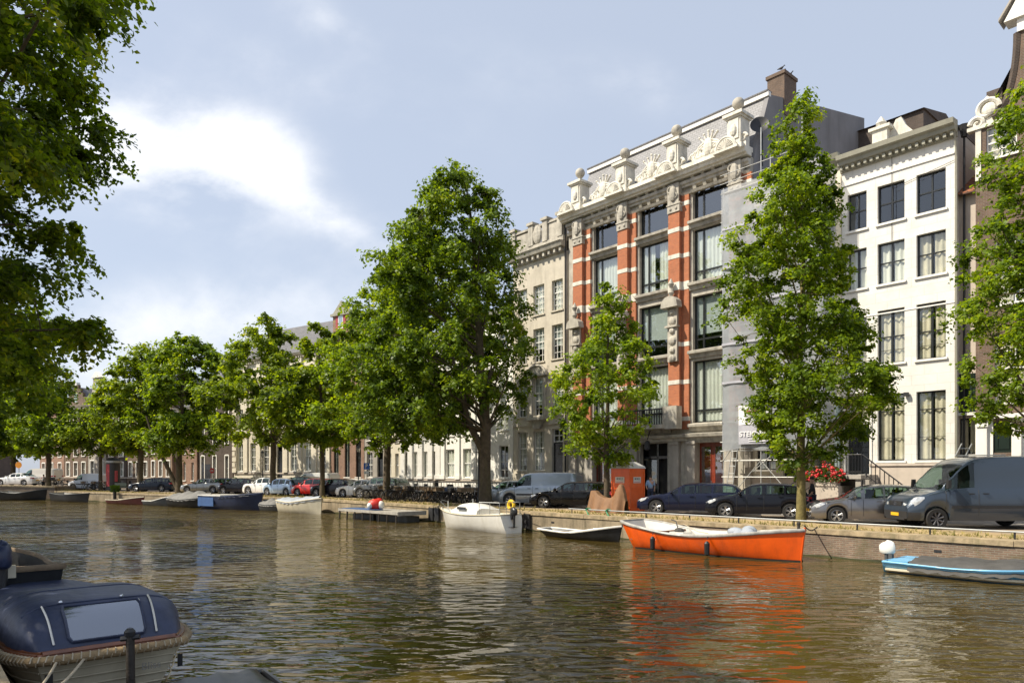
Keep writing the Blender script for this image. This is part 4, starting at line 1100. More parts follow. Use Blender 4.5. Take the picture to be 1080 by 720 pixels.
# satellite dish stands on the roof edge
dy_ = .2
sdh = F.root('satellite_dish', 'dark satellite dish beside the right-hand ball finial', 'dish')
b = MB(); cd = (F.x(800,.5), .6, F.z(798, 133, .5))
ax = Vector((.5,-.8,.25)).normalized(); u_ = ax.cross(Vector((0,0,1))).normalized(); v_ = ax.cross(u_)
rings = [[tuple(Vector(cd) + ax*(.25*(r_/.75)**2) + (u_*math.cos(2*PI*k/20) + v_*math.sin(2*PI*k/20))*r_) for k in range(20)] for r_ in (.02,.2,.38,.52)]
b.loft(rings, True, True, False); b.build('dish', M['iron'], sdh, smooth=60)
b = MB(); b.tube([cd, (cd[0], cd[1]+.3, cd[2]-.4), (cd[0], cd[1]+.3, cd[2]-2.2)], .06, 6); b.build('mast', M['iron'], sdh)

# pigeons on the chimney
for i, (dx, lab) in enumerate(((-.55, 'leftmost pigeon perched on the tall grey chimney'), (-.2, 'second pigeon from the left on the grey chimney'), (.15, 'third pigeon from the left on the grey chimney'), (.5, 'rightmost pigeon perched on the tall grey chimney'))):
    p_ = F.PL + F.r*(CHIM[0]+.1) + N1*(CHIM[1]+dx)
    b = MB(); b.loft([[(q + .0, r_*math.cos(2*PI*k/8), .17 + up + r_*math.sin(2*PI*k/8)) for k in range(8)] for q, r_, up in ((-.24,.015,-.03),(-.12,.05,0),(0,.085,.02),(.09,.07,.06),(.13,.04,.12),(.16,.045,.16),(.19,.03,.17),(.23,.008,.16))])
    for s_ in (-.03, .03): b.tube([(.02, s_, .1), (.03, s_, 0)], .008, 4)
    o = b.build('pigeon', M['feather'], None, smooth=60, loc=(p_.x, p_.y, SZ+CHIM[2]+.0), rz=rnd.uniform(-1, 1))
    tag(o, lab, 'bird', 'birds on the chimney')

# ---------------- beige stone house
F = Fac(541.5, 598.5, 1)
bh = F.root('beige_stone_house', 'beige stone house with white grid sash windows beside the red brick piers', 'house')
Z = lambda y: F.z(570, y)
zc = lambda y: F.z(587, y)
cols = [(F.x(546),F.x(556)), (F.x(562.5),F.x(574)), (F.x(582),F.x(593.5))]
rw = [(zc(496), zc(453), 'grid4', 'pair'), (Z(438), Z(398), 'grid', 'blind'), (zc(378), zc(342), 'grid', 'blind'), (zc(327), zc(295), 'grid', 'full')]
Hb = zc(268)
ops = []; wn = []
for ri, (z0, z1, st_, cu) in enumerate(rw):
    for ci, (x0, x1) in enumerate(cols):
        if ri == 0 and ci == 2: continue
        ops.append((x0, z0, x1-x0, z1-z0)); wn.append((ops[-1], st_, cu))
dd = (cols[2][0], zc(505), cols[2][1]-cols[2][0], zc(452)-zc(505)); ops.append(dd)
wall_mesh(F.W, Hb, ops, 9, .3).build('wall', M['beige_stone'], bh); inner_back(bh, F.W, Hb)
for i, (o, st_, cu) in enumerate(wn): window(bh, *o, st_, .2, cu, sill=M['beige_stone'], seed=i)
door(bh, dd[0], dd[1], dd[2], dd[3]*.72, M['door_dark'], .2, 3)
window(bh, dd[0], dd[1]+dd[3]*.74, dd[2], dd[3]*.26, 'sash', .2, None, sill=False)
cornice(bh, 0, F.W-.1, Hb, [(0,0),(.1,0),(.15,.25),(.5,.35),(.6,.6),(.7,.7),(0,.75)], M['old_stone'], dent=(.2,.35,.4,.02,.3))
b = MB(); zp = Hb+.75
b.box(0, F.W-.1, -.35, .1, zp, zp+.35)
for x0 in (.1, F.W*.36, F.W*.62, F.W-.7): b.box(x0, x0+.5, -.4, .15, zp+.35, zp+1.9); b.box(x0-.1, x0+.6, -.5, .2, zp+1.9, zp+2.1)
b.box(F.W*.66, F.W-.7, -.25, .05, zp+.35, zp+1.6); b.box(.6, F.W*.33, -.25, .05, zp+.35, zp+1.5); b.box(0,F.W-.1,-.33,.1,zp+1.62,zp+1.78)
b.ball((F.W*.52,-.3,zp+1.05),(.5,.2,.7),10,7)
b.build('parapet', M['old_stone'], bh)
x0, x1 = cols[1]; z0, z1 = rw[1][0], rw[1][1]; b = MB(); xc = (x0+x1)/2; ww = (x1-x0)/2
b.box(x0-.28, x0-.04, -.16, -.003, z0-.1, z1); b.box(x1+.04, x1+.28, -.16, -.003, z0-.1, z1)
arc = [(xc+(ww+.4)*math.cos(PI*k/10), z1+.1+.75*math.sin(PI*k/10)) for k in range(11)]; b.prism(arc, -.3, -.003, 'y')
b.tube([(xc+(ww+.45)*math.cos(PI*k/10), -.3, z1+.1+.8*math.sin(PI*k/10)) for k in range(11)], .1, 6)
b.box(x0-.5, x1+.5, -.45, -.003, z0-.35, z0-.15); b.prism([(xc-ww-.2,z0-.35),(xc+ww+.2,z0-.35),(xc+.3,z0-1.0),(xc-.3,z0-1.0)], -.25, -.003, 'y')
b.build('carved_window_surround', M['old_stone'], bh)
b = MB(); b.box(0,F.W,-.1,-.003,0,zc(499)); b.box(0,F.W,-.08,-.003,zc(447),zc(445)); split_build(b, 'plinth', M['beige_stone'], bh)
b = MB(); b.add([(0,.2,zp+.4),(F.W,.2,zp+.4),(F.W,3.5,zp+3.1),(0,3.5,zp+3.1),(0,9,zp+.4),(F.W,9,zp+.4)], [(0,1,2,3),(3,2,5,4),(1,5,2),(0,3,4)]); b.build('roof', M['slate'], bh)
b = MB(); b.tube([(F.W-.12,-.1,0),(F.W-.12,-.1,Hb+2)], .06, 6); b.build('drainpipe', M['iron'], bh)

# ---------------- generic classical / brick houses for the rest of the row
def house(xl, xr, sec, ytop, wallm, label, name='canal_house', cols=3, rows=4, ground=1, style='sash', frame=None, m=12.9, roof='pitch', roofm='slate', basement=1.3, winw=.5, cu='pair', corm='white', pil=False, group='canal houses along the far quay', gable=None, white_surround=False, H=None, doorcol=None, plm='stone_pink', refx=None, rise=2.2, glass=None):
    F = Fac(xl, xr, sec, m)
    rt = F.root(name, label, 'house', group)
    if H is None: H = F.z(refx if refx else (xl+xr)/2, ytop)
    ops = []; wn = []
    fl = (H - basement - .8) / (rows + .25)
    for r_ in range(rows):
        hh_ = fl * (.72 if r_ == 0 else (.64 if r_ < rows-1 else .55)); z0 = basement + .25 + fl*1.12*(1 if r_ else 0) + fl*(r_-1 if r_ > 1 else 0) + (.15*fl if r_ else 0)
        if r_ == 0: hh_ = fl*.85
        for c in range(cols):
            cw = F.W/cols; w_ = cw*winw; x0 = cw*c + (cw-w_)/2
            if r_ == 0 and c == doorcol:
                o = (x0, .6, w_, z0+hh_-.6); ops.append(o); door(rt, x0, .6, w_, (z0+hh_-.6)*.8, M['door_dark'], .2, 2); continue
            if z0 + hh_ > H - .3: hh_ = H - .3 - z0
            o = (x0, z0, w_, hh_); ops.append(o); wn.append(o)
    if basement > 1.0:
        for c in range(cols):
            cw = F.W/cols
            if c == doorcol: continue
            o = (cw*c+cw*.3, .35, cw*.4, .6); ops.append(o)
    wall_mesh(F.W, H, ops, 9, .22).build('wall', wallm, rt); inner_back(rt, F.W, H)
    for i, o in enumerate(wn):
        f = window(rt, *o, style, .14, cu if (i*7+int(xl)) % 3 else None, mats=frame, seed=i)
        if white_surround:
            b = MB(); q = .12; b.box(-q, -.004, -.05, -.003, -q, o[3]+q); b.box(o[2]+.004, o[2]+q, -.05, -.003, -q, o[3]+q); b.box(-.004, o[2]+.004, -.05, -.003, o[3]+.004, o[3]+q+.05)
            b.build('surround', M['white'], f)
    if basement > 1.0:
        b = MB(); z1 = basement-.05
        for c in range(cols):
            cw = F.W/cols
            if c == doorcol: continue
            b.box(cw*c+cw*.3, cw*c+cw*.7, .1, .14, .35, .95)
        split_build(b, 'basement_window', M['black_frame'], rt)
        b = MB(); b.box(0, F.W, -.1, -.003, z1, z1+.14); b.build('plinth_course', M[plm], rt)
    cornice(rt, -.02, F.W+.02, H-.5, [(0,0),(.1,0),(.16,.2),(.42,.3),(.55,.5),(0,.56)], M[corm], dent=(.14,.22,.3,.02,.2))
    if pil:
        b = MB(); cw = F.W/cols
        for c in range(cols+1):
            xc = min(max(cw*c, .28), F.W-.28); b.box(xc-.27, xc+.27, -.14, -.003, basement+.1, H-.52); b.box(xc-.34, xc+.34, -.2, -.003, H-1.0, H-.52); b.box(xc-.34, xc+.34, -.2, -.003, basement+.1, basement+.45)
        split_build(b, 'pilaster', wallm, rt)
    if gable:
        gk, gh = gable; W_ = F.W; gb = MB()
        if gk == 'step':
            n = 5; pts = []
            for k in range(n): pts += [(W_*.5*k/n, H+gh*k/n), (W_*.5*k/n, H+gh*(k+1)/n)]
            poly = pts + [(W_-x, z) for x, z in reversed(pts)]
            gb.prism(poly, .0, .35, 'y')
        elif gk == 'neck':
            pts = [(0,H)] + [(W_*.28*math.sin(a_*PI/16), H+gh*.75*(1-math.cos(a_*PI/16))) for a_ in range(9)] + [(W_*.28, H+gh)]
            gb.prism(pts + [(W_-x, z) for x, z in reversed(pts)], .0, .35, 'y')
        elif gk == 'point':
            gb.prism([(0,H),(W_,H),(W_*.5,H+gh)], 0, .35, 'y')
        g = gb.build('gable', wallm, rt)
        gt = MB()
        if gk == 'neck': gt.prism([(W_*.22,H+gh),(W_*.78,H+gh),(W_*.5,H+gh+.9)], -.15, .4, 'y')
        else: gt.box(W_*.5-.4, W_*.5+.4, -.1, .4, H+gh-.05, H+gh+.35)
        gt.build('gable_top', M['white'], g)
        wb = MB(); wb.box(W_*.5-.45, W_*.5+.45, -.03, -.004, H+.5, H+1.9); wv_ = wb.build('hoist_window', M['white_frame'], g)
        wb = MB(); wb.box(W_*.5-.36, W_*.5+.36, -.045, -.034, H+.6, H+1.8); wb.build('pane', M['glass_blue'], wv_)
        b = MB(); b.add([(0,.3,H),(W_,.3,H),(W_,9,H),(0,9,H),(W_/2,.3,H+gh*.9),(W_/2,9,H+gh*.9)], [(0,4,5,3),(1,2,5,4),(3,5,2)]); b.build('roof', M[roofm], rt)
    else: pitched(rt, F.W, 9, H, rise, M[roofm], hip=min(2, F.W*.2))
    return F, rt, H

# cream white houses behind the bicycles and the big tree
house(503, 541, 1, 300, M['white'], 'white plastered house with tall blue-reflecting window beside the beige house', cols=2, rows=4, style='sash6', pil=False, H=15.0, cu='full')
house(466, 502.5, 1, 300, M['white'], 'white plastered house behind the right end of the bicycle row', cols=2, rows=4, style='sash', pil=True, H=14.4, cu='full')
house(423, 465, 2, 300, M['white'], 'white house with dark doorway behind the middle of the bicycle row', cols=4, rows=4, style='sash', pil=True, H=13.8, doorcol=3)
house(407, 422.5, 2, 300, M['cream'], 'slim cream house left of the white row behind the bicycles', cols=2, rows=4, style='sash', H=13.2)
house(384.5, 406.5, 2, 345, M['grey_stone'], 'house with dark double doorway and cream lintel behind the blue sign', cols=2, rows=4, style='sash6', H=14.0, doorcol=1, winw=.55)
F6, r6, H6 = house(349, 384, 2, 352, M['pink_brick'], 'pale red brick house with white plinth and stepped red-shuttered gable top', cols=3, rows=3, style='darktall', H=None, refx=366, winw=.46, corm='cornice_green', plm='white', roofm='tiles')
# dormer tower with red shutters on that house
b = MB(); xa, xe = F6.x(352), F6.x(369); zt_ = F6.z(360, 333); b.box(xa, xe, -.1, 2.2, H6+.05, zt_); dm_ = b.build('dormer', M['pink_brick'], r6)
b = MB(); b.box(xa-.2, xe+.2, -.3, 2.3, zt_, zt_+.25); b.prism([(xa-.1,zt_+.25),(xe+.1,zt_+.25),((xa+xe)/2,zt_+1.5)], -.1, .3, 'y'); b.build('dormer_pediment', M['cornice_green'], dm_)
b = MB(); xc = (xa+xe)/2; b.box(xc-.35, xc+.35, -.16, -.104, H6+.6, H6+2.2); b.build('dormer_window', M['white_frame'], dm_)
b = MB(); b.box(xc-.27, xc+.27, -.175, -.164, H6+.7, H6+2.1); b.build('pane', M['glass_blue'], dm_)
b = MB(); b.box(xc-.70, xc-.38, -.15, -.104, H6+.5, H6+2.0); b.box(xc+.38, xc+.70, -.15, -.104, H6+.5, H6+2.0); split_build(b, 'red_shutter', M['ink_red'], dm_)
b = MB(); x_ = F6.x(346); b.box(x_-.6, x_+.6, 2, 3.4, H6, F6.z(347, 332, 2)); b.box(x_-.8, x_+.8, 1.8, 3.6, F6.z(347, 332, 2), F6.z(347, 332, 2)+.3); b.build('chimney', M['cream'], r6)
# long classical cream building
F5, r5, H5 = house(247, 348.5, 2, 380, M['cream'], 'long cream classical building with pilasters and slate roof behind the parked cars', name='classical_building', cols=7, rows=3, style='sash6', pil=True, winw=.42, refx=262, rise=4.2, basement=1.9, corm='cream', doorcol=3, roofm='slate', frame=M['white_frame'], group=None)
b = MB()
for k in range(16): b.box(-.08, .42 if k % 2 else .62, -.22, -.145, 2.0+k*.62, 2.0+k*.62+.5)
split_build(b, 'quoin', M['cream'], r5)
railing(r5, [(0, -1.3, 0), (F5.W, -1.3, 0)], 1.2, step=.35, r=.025)
b = MB()
for k in range(5):
    xc = F5.W*(k+.5)/5; b.ball((xc, -1.0, 1.0), (.6,.35,.5), 8, 6)
split_build(b, 'window_planting', M['green_leaf'], r5)
# brown warehouse-like house with dark roof and its paler neighbour
F4, r4, H4 = house(208, 246, 2, 402, M['dark_brick'], 'dark brown brick house with high dark roof and small white windows', cols=3, rows=3, style='sash', winw=.26, cu=None, refx=235, m=13.4, roofm='slate', rise=3.2, corm='dark_brick', basement=.8, white_surround=True)
b = MB(); b.box(F4.W*.12, F4.W*.38, -.02, .1, 0, 3.0); b.build('gateway_door', M['door_dark'], r4)
house(182, 207.5, 2, 430, M['pink_brick'], 'plain pale brick house with arched side window behind the thick tree', cols=3, rows=3, style='sash', winw=.3, m=13.2, refx=195, basement=.8)
house(158, 181.5, 2, 418, M['warm_brick'], 'warm brown brick house left of the pale brick house behind the black estate car', cols=3, rows=4, style='sash', winw=.42, white_surround=True, refx=170, gable=('neck', 3.2))
house(134, 157.5, 2, 425, M['brown_brick'], 'brown brick house with white framed windows right of the advertising column', cols=3, rows=4, style='sash', winw=.42, white_surround=True, refx=145, gable=('step', 3.4))
house(112, 133.5, 2, 428, M['dark_brick'], 'dark brick house straight behind the red and black advertising column', cols=2, rows=4, style='sash', winw=.4, white_surround=True, refx=122)
house(93, 111.5, 2, 418, M['grey_stone'], 'grey house with white gable top showing between the left trees', cols=2, rows=4, style='sash', winw=.42, white_surround=True, refx=102, gable=('neck', 2.6))
house(68, 92.5, 2, 428, M['brown_brick'], 'brown brick house with tall white windows behind the small white van', cols=3, rows=4, style='sash', winw=.45, white_surround=True, refx=80, gable=('step', 3.0))
house(42, 67.5, 2, 432, M['pink_brick'], 'pinkish brick corner house behind the leftmost thin tree', cols=3, rows=4, style='sash', winw=.36, white_surround=True, refx=55)
# houses beyond the bridge at far left and beyond the frame on the right
def plainrow(x0, y0, ang, widths, mats_, H_, labs):
    p = Vector((x0, y0)); d = Vector((math.cos(ang), math.sin(ang)))
    for i, (w_, mt, h_, lb) in enumerate(zip(widths, mats_, H_, labs)):
        rt = thing('canal_house', lb, 'house', (p.x, p.y, SZ), ang, 'canal houses along the far quay')
        ops = []
        for r_ in range(4):
            for c in range(3): ops.append((w_*(c+.28)/3, 1.2+r_*(h_-2)/4, w_*.15, (h_-2)/4*.66))
        wall_mesh(w_, h_, ops, 8).build('wall', mt, rt); inner_back(rt, w_, h_)
        for k, o in enumerate(ops): window(rt, *o, 'sash', .14, 'pair' if k % 2 else None, seed=k)
        pitched(rt, w_, 8, h_, 2.6, M['slate'])
        cornice(rt, 0, w_, h_-.4, [(0,0),(.1,0),(.4,.3),(.5,.5),(0,.52)], M['white'])
        p = p + d*(w_+.02)
plainrow(-118, 118, R(-3), [7,7.5,7,8], [M['dark_brick'],M['brown_brick'],M['warm_brick'],M['dark_brick']], [14,13,15,13.5],
         ['dark house beyond the bridge, leftmost of the far left row', 'brown house beyond the bridge, second of the far left row', 'warm brick house beyond the bridge at the far left', 'dark corner house beyond the bridge nearest the side street'])
# ------------------------------------------------------------------ trees
LEAF = {
 'bright': leafmat('bright_tree_leaves', (0.050,0.10,0.008), (0.195,0.285,0.016), (0.33,0.37,0.02), trans=.5),
 'mid': leafmat('green_tree_leaves', (0.040,0.078,0.006), (0.175,0.265,0.012), (0.32,0.37,0.02), trans=.48),
 'deep': leafmat('deep_green_leaves', (0.036,0.068,0.007), (0.150,0.235,0.013), (0.28,0.33,0.02), trans=.45),
 'lime': leafmat('lime_tree_leaves', (0.06,0.10,0.008), (0.20,0.28,0.013), (0.32,0.34,0.02), trans=.5),
 'shade': leafmat('near_elm_leaves', (0.040,0.078,0.007), (0.135,0.205,0.011), (0.32,0.34,0.015), trans=0.62),
}
def leaf_mesh(name, P, Nn, size, rng, mt, parent):
    """one small pointed leaf per position P (n,3), roughly facing Nn"""
    n = len(P)
    a = rng.normal(size=(n, 3)); nn = Nn + a * 0.65
    nn /= np.linalg.norm(nn, axis=1)[:, None] + 1e-9
    t_ = rng.normal(size=(n, 3)); t_ -= nn * np.sum(t_ * nn, axis=1)[:, None]; t_ /= np.linalg.norm(t_, axis=1)[:, None] + 1e-9
    s_ = np.cross(nn, t_)
    L = size * rng.uniform(.65, 1.35, size=(n, 1)); Wd = L * rng.uniform(.30, .42, size=(n, 1))
    fold = nn * L * .12
    v = np.empty((n, 4, 3))
    v[:, 0] = P - t_*L*.5; v[:, 1] = P + s_*Wd + fold - t_*L*.05; v[:, 2] = P + t_*L*.5; v[:, 3] = P - s_*Wd + fold - t_*L*.05
    me = bpy.data.meshes.new(name)
    me.vertices.add(n*4); me.vertices.foreach_set('co', v.reshape(-1))
    me.loops.add(n*4); me.loops.foreach_set('vertex_index', np.arange(n*4, dtype=np.int32))
    me.polygons.add(n); me.polygons.foreach_set('loop_start', np.arange(0, n*4, 4, dtype=np.int32)); me.polygons.foreach_set('loop_total', np.full(n, 4, dtype=np.int32))
    at = me.attributes.new('rnd', 'FLOAT', 'POINT'); at.data.foreach_set('value', np.repeat(rng.uniform(0, 1, n), 4))
    me.materials.append(mt); me.update(); me.validate()
    o = bpy.data.objects.new(name, me); COL.objects.link(o); o.parent = parent
    return o

def tree(label, X, Y, z0, crown, trunk_r, mt, seed, nleaf=20000, leaf=.16, nclump=150, clump=.8, lean=(0, 0), fork=None, rfun=None, bark='bark', group='trees along the far quay', droop=0.0, name='street_tree', upright=.5, ell=(1, 1), off=0.0, jit=.115, twigs=False):
    """crown = (z_bottom, z_top, radius) above the ground; rfun(t) gives relative radius along the crown height"""
    rng = np.random.default_rng(seed); pr = random.Random(seed)
    rt = thing(name, label, 'tree', (X, Y, z0), 0, group)
    zb, zt, Rm = crown
    zb += clump*.55; zt -= clump*.3; Rm = max(Rm*.5, Rm - clump*.75)
    rf = rfun or (lambda t: math.sin(PI*min(1, max(0, t))**.7)**.6)
    H = zt - zb
    # lobes make the outline uneven
    lobes = [(pr.uniform(0, 2*PI), pr.uniform(.1, .95), pr.uniform(.5, 1.1), pr.uniform(.12, .25), pr.choice((-1, 1, 1))) for _ in range(12)]
    def Rr(az, t):
        r_ = Rm * rf(t)
        for la, lt, lw, lh, sg in lobes:
            da = (az - la + PI) % (2*PI) - PI
            r_ *= 1 + sg*(.26 if sg > 0 else .48)*math.exp(-(da/lw)**2 - ((t-lt)/lh)**2)
        return r_
    def axis(t):   # crown axis offset
        z = zb + H*t
        return (off + (lean[0]-off)*t, lean[1]*t, z)
    cl = []
    tries = 0
    while len(cl) < nclump and tries < nclump*40:
        tries += 1
        t_ = pr.uniform(0.0, 1.0)
        if pr.random() > (rf(t_) + .12): continue
        az = pr.uniform(0, 2*PI); q = pr.random()**.55
        r_ = Rr(az, t_) * (.12 + .88*q)
        ax = axis(t_)
        p = Vector((ax[0] + r_*math.cos(az)*ell[0], ax[1] + r_*math.sin(az)*ell[1], ax[2] - droop*q*q*Rm*.4 + pr.uniform(-.2, .2)))
        # min spacing keeps gaps between the sprays
        if any((p - c).length < clump*.62 for c, _, _ in cl): continue
        cl.append((p, az, q))
    # trunk
    b = MB(); pts = []; rad = []; nseg = 12; top_t = .88
    wob = [(pr.uniform(-1, 1), pr.uniform(-1, 1)) for _ in range(nseg+1)]
    zt2 = zb + H*top_t
    for k in range(nseg+1):
        t_ = k/nseg; z = zt2*t_; ct = max(0, (z - zb)/H)
        wv_ = .02*min(1, t_*3)*zt2*.25
        pts.append((lean[0]*ct*.8 + wob[k][0]*wv_, lean[1]*ct + wob[k][1]*wv_, z))
        rad.append(trunk_r*(1.25 if k == 0 else 1)*max(.10, (1 - .25*t_ if z < zb else (1-.25*t_)*(1 - .85*ct))))
    b.tube(pts, rad, 10)
    b.build('trunk', M[bark], rt, smooth=80)
    tp = [Vector(p) for p in pts]
    def on_trunk(z):
        z = max(pts[0][2], min(pts[-1][2], z))
        for (p, q, ra, rb) in zip(tp, tp[1:], rad, rad[1:]):
            if z <= q.z: f = (z-p.z)/(q.z-p.z+1e-9); return p.lerp(q, f), lerp(ra, rb, f)
        return tp[-1], rad[-1]
    # limbs: towards a sample of far clumps; every other clump hangs on its nearest limb
    nl = max(8, nclump//9); order = sorted(cl, key=lambda c: -(c[2] + pr.uniform(0, .4)))
    b = MB(); nodes = []
    for c, az, q in order[:nl]:
        hd = math.hypot(c.x - axis((c.z-zb)/H)[0], c.y - axis((c.z-zb)/H)[1])
        zs_ = max(zb*.97, c.z - hd*(upright + .45) - .5); s0, r0 = on_trunk(zs_)
        r1 = min(r0*.45, trunk_r*.24); P_ = []; Rd = []
        mid = s0.lerp(c, .5) + Vector((0, 0, -hd*.10*(1-upright)*1.5 + .15)) + Vector((pr.uniform(-.25,.25), pr.uniform(-.25,.25), 0))
        for k in range(7):
            f = k/6; p = s0*(1-f)**2 + mid*2*f*(1-f) + c*f*f; P_.append(p); Rd.append(max(.012, r1*(1-f*.88)))
        b.tube(P_, Rd, 5); nodes += [(p, r_) for p, r_ in zip(P_[1:], Rd[1:])]
    for k in range(len(tp)):
        if tp[k].z > zb: nodes.append((tp[k], rad[k]*.5))
    for c, az, q in order[nl:]:
        cand = [(n_, r_) for n_, r_ in nodes if n_.z < c.z + .2] or nodes
        n_, r_ = min(cand, key=lambda k: (k[0] - c).length + abs(k[0].z-c.z)*.2)
        mid = n_.lerp(c, .5) + Vector((0, 0, .08)); rr_ = max(.012, min(r_*.6, .04))
        b.tube([n_, mid, c], [rr_, rr_*.7, .008], 4)
    if fork:
        P_ = [Vector(p) for p in fork[0]]; b.tube(P_, fork[1], 8)
    b.build('branches', M[bark], rt, smooth=80)
    # leaves
    wts = np.array([1.0 - .35*(1-c[2]) for c in cl]); wts = wts/wts.sum()
    cnt = rng.multinomial(nleaf, wts)
    Ps = []; Ns = []; tb = MB()
    for (c, az, q), k in zip(cl, cnt):
        if k == 0: continue
        s_ = clump * pr.uniform(.45, 1.3)
        nt_ = max(5, int(rng.integers(9, 16)))
        dr = rng.normal(size=(nt_, 3)); dr /= np.linalg.norm(dr, axis=1)[:, None]
        out = np.array([math.cos(az), math.sin(az), 0.0])
        dr = dr + out[None, :]*.55*q; dr[:, 2] += (.35 if upright > .7 else 0.0)
        dr /= np.linalg.norm(dr, axis=1)[:, None]
        ln_ = s_ * rng.uniform(.65, 1.45, size=nt_)
        ti = rng.integers(0, nt_, size=k); f_ = rng.uniform(.12, 1, size=(k, 1))**.75
        e = dr[ti]; sc_ = np.array([1.0, 1.0, .60])
        e2 = e * f_ * ln_[ti][:, None] * sc_
        e2[:, 2:3] -= (.22 + droop) * s_ * (f_**2)
        e2 += rng.normal(size=(k, 3)) * s_ * jit
        if twigs:
            for a_ in range(nt_):
                pp = [tuple(np.array(c) + dr[a_]*g_*ln_[a_]*sc_ - np.array([0, 0, (.22+droop)*s_*g_*g_])) for g_ in (0, .33, .66, .97)]
                tb.tube(pp, [.009, .007, .005, .003], 3, cap=False)
        P = np.array(c)[None, :] + e2
        Ps.append(P); Ns.append(e*.7 + np.array([0, 0, .8]))
    P = np.concatenate(Ps); Nn = np.concatenate(Ns)
    leaf_mesh('crown', P, Nn, leaf, rng, LEAF[mt], rt)
    if twigs: tb.build('twigs', M[bark], rt)
    return rt

def far_tree(label, px, m, ybase_off, ytop, ybot, half_px, mt, seed, dx=0, ox=0, **kw):
    """px: image column of the trunk foot, m: distance behind the quay edge"""
    p, s = bank(px, m); s_ = FOC / p.y
    zt = hgt(p, ytop) - SZ; zb = hgt(p, ybot) - SZ; r_ = half_px / s_
    return tree(label, p.x, p.y, SZ, (zb, zt, r_), mt=mt, seed=seed, lean=(dx/s_, 0), off=ox/s_, **kw)

cone = lambda t: (.32 + 1.1*min(1, t*3.2)) * (1 - t)**.62 * .92 if t < 1 else 0
def prof(*pts): return lambda t: sinterp(pts, t)
# the tall upright tree in front of the scaffold
far_tree('tall upright green street tree in front of the scaffold with mossy trunk', 845, 2.75, 0, 96, 498, 83, 'mid', 11,
         trunk_r=.165, nleaf=72000, leaf=.138, nclump=380, clump=.60, bark='bark_green', upright=.95,
         rfun=prof((0,.25),(.06,.60),(.16,.92),(.33,1.0),(.5,.92),(.62,.72),(.75,.50),(.88,.27),(1,.05)), dx=2)
far_tree('smaller loose lime green street tree before the brick pillars, left of the orange toilet cabin', 640, 2.75, 0, 298, 490, 66, 'bright', 12,
         trunk_r=.15, nleaf=24000, leaf=.155, nclump=125, clump=.62, upright=.6,
         rfun=prof((0,.55),(.12,.80),(.3,.98),(.5,1.0),(.62,.8),(.72,.50),(.85,.40),(1,.12)), dx=2)
far_tree('bright green street tree at the right edge hiding the brown brick gable', 1112, 2.75, 0, 55, 470, 100, 'mid', 13,
         trunk_r=.24, nleaf=52000, leaf=.12, nclump=270, clump=.62, upright=.6,
         rfun=prof((0,.45),(.1,.85),(.25,1.08),(.45,1.02),(.6,.85),(.75,.62),(.9,.45),(1,.1)), dx=-6)
far_tree('huge dark green tree with forked thick trunk behind the white cabin boat', 512, 2.75, 0, 172, 462, 90, 'deep', 14,
         trunk_r=.36, nleaf=84000, leaf=.21, nclump=340, clump=.95, upright=.5, droop=.15,
         rfun=prof((0,.40),(.1,.78),(.28,1.0),(.45,1.0),(.6,.86),(.72,.70),(.86,.50),(.95,.33),(1,.1)), dx=-24, ox=-78,
         fork=([(-.05,0,3.0),(-.55,-.1,4.0),(-1.1,-.1,5.2),(-1.4,-.1,7.0),(-2.2,0,9.5)], [.24,.21,.19,.16,.08]))
far_tree('large mid green tree merging with the forked tree, over the bicycle row', 408, 2.75, 0, 240, 474, 94, 'mid', 15,
         trunk_r=.26, nleaf=60000, leaf=.23, nclump=240, clump=1.0, upright=.5, droop=.1,
         rfun=prof((0,.55),(.15,1.0),(.35,1.08),(.55,.85),(.72,.55),(.88,.32),(1,.12)), dx=28, ox=8)
far_tree('yellow green tree with thin trunk behind the red car', 340, 2.75, 0, 338, 472, 52, 'lime', 16,
         trunk_r=.20, nleaf=27000, leaf=.27, nclump=95, clump=1.0, upright=.5,
         rfun=prof((0,.5),(.15,.95),(.35,1.05),(.52,.9),(.66,.55),(.82,.38),(1,.12)), dx=-6)
far_tree('yellow green tree with narrow pointed top behind the white and blue cars', 288, 3.2, 0, 334, 474, 60, 'lime', 17,
         trunk_r=.26, nleaf=29000, leaf=.29, nclump=100, clump=1.1, upright=.5,
         rfun=prof((0,.55),(.15,1.0),(.38,1.05),(.55,.85),(.68,.5),(.85,.36),(1,.12)), dx=-6)
far_tree('broad green tree with several leaning stems beside the grey saloon car', 189, 3.0, 0, 350, 482, 57, 'mid', 18,
         trunk_r=.32, nleaf=44000, leaf=.31, nclump=125, clump=1.25, upright=.5,
         rfun=prof((0,.5),(.15,1.0),(.4,1.1),(.62,.95),(.8,.66),(.93,.4),(1,.15)), dx=10,
         fork=([(-.2,0,.5),(-1.2,0,2.6),(-2.4,0,5.0),(-3.2,0,7.5)], [.24,.2,.17,.1]))
far_tree('round green tree between the advertising column and the black estate car', 148, 3.4, 0, 360, 484, 40, 'lime', 19,
         trunk_r=.3, nleaf=22000, leaf=.3, nclump=95, clump=1.2, upright=.5, dx=-4)
far_tree('small yellow green tree before the white gabled house beside the small white van', 106, 3.4, 0, 412, 486, 34, 'lime', 20,
         trunk_r=.2, nleaf=12000, leaf=.3, nclump=60, clump=1.1, upright=.5, dx=4)
far_tree('green tree with thin straight trunk left of the small white van', 51, 2.2, 0, 382, 484, 47, 'mid', 21,
         trunk_r=.28, nleaf=26000, leaf=.3, nclump=110, clump=1.25, upright=.5, dx=2)
far_tree('dim green tree at far left beyond the bridge ramp', 14, 14, 0, 378, 484, 58, 'deep', 22,
         trunk_r=.3, nleaf=34000, leaf=.42, nclump=130, clump=1.6, upright=.5)
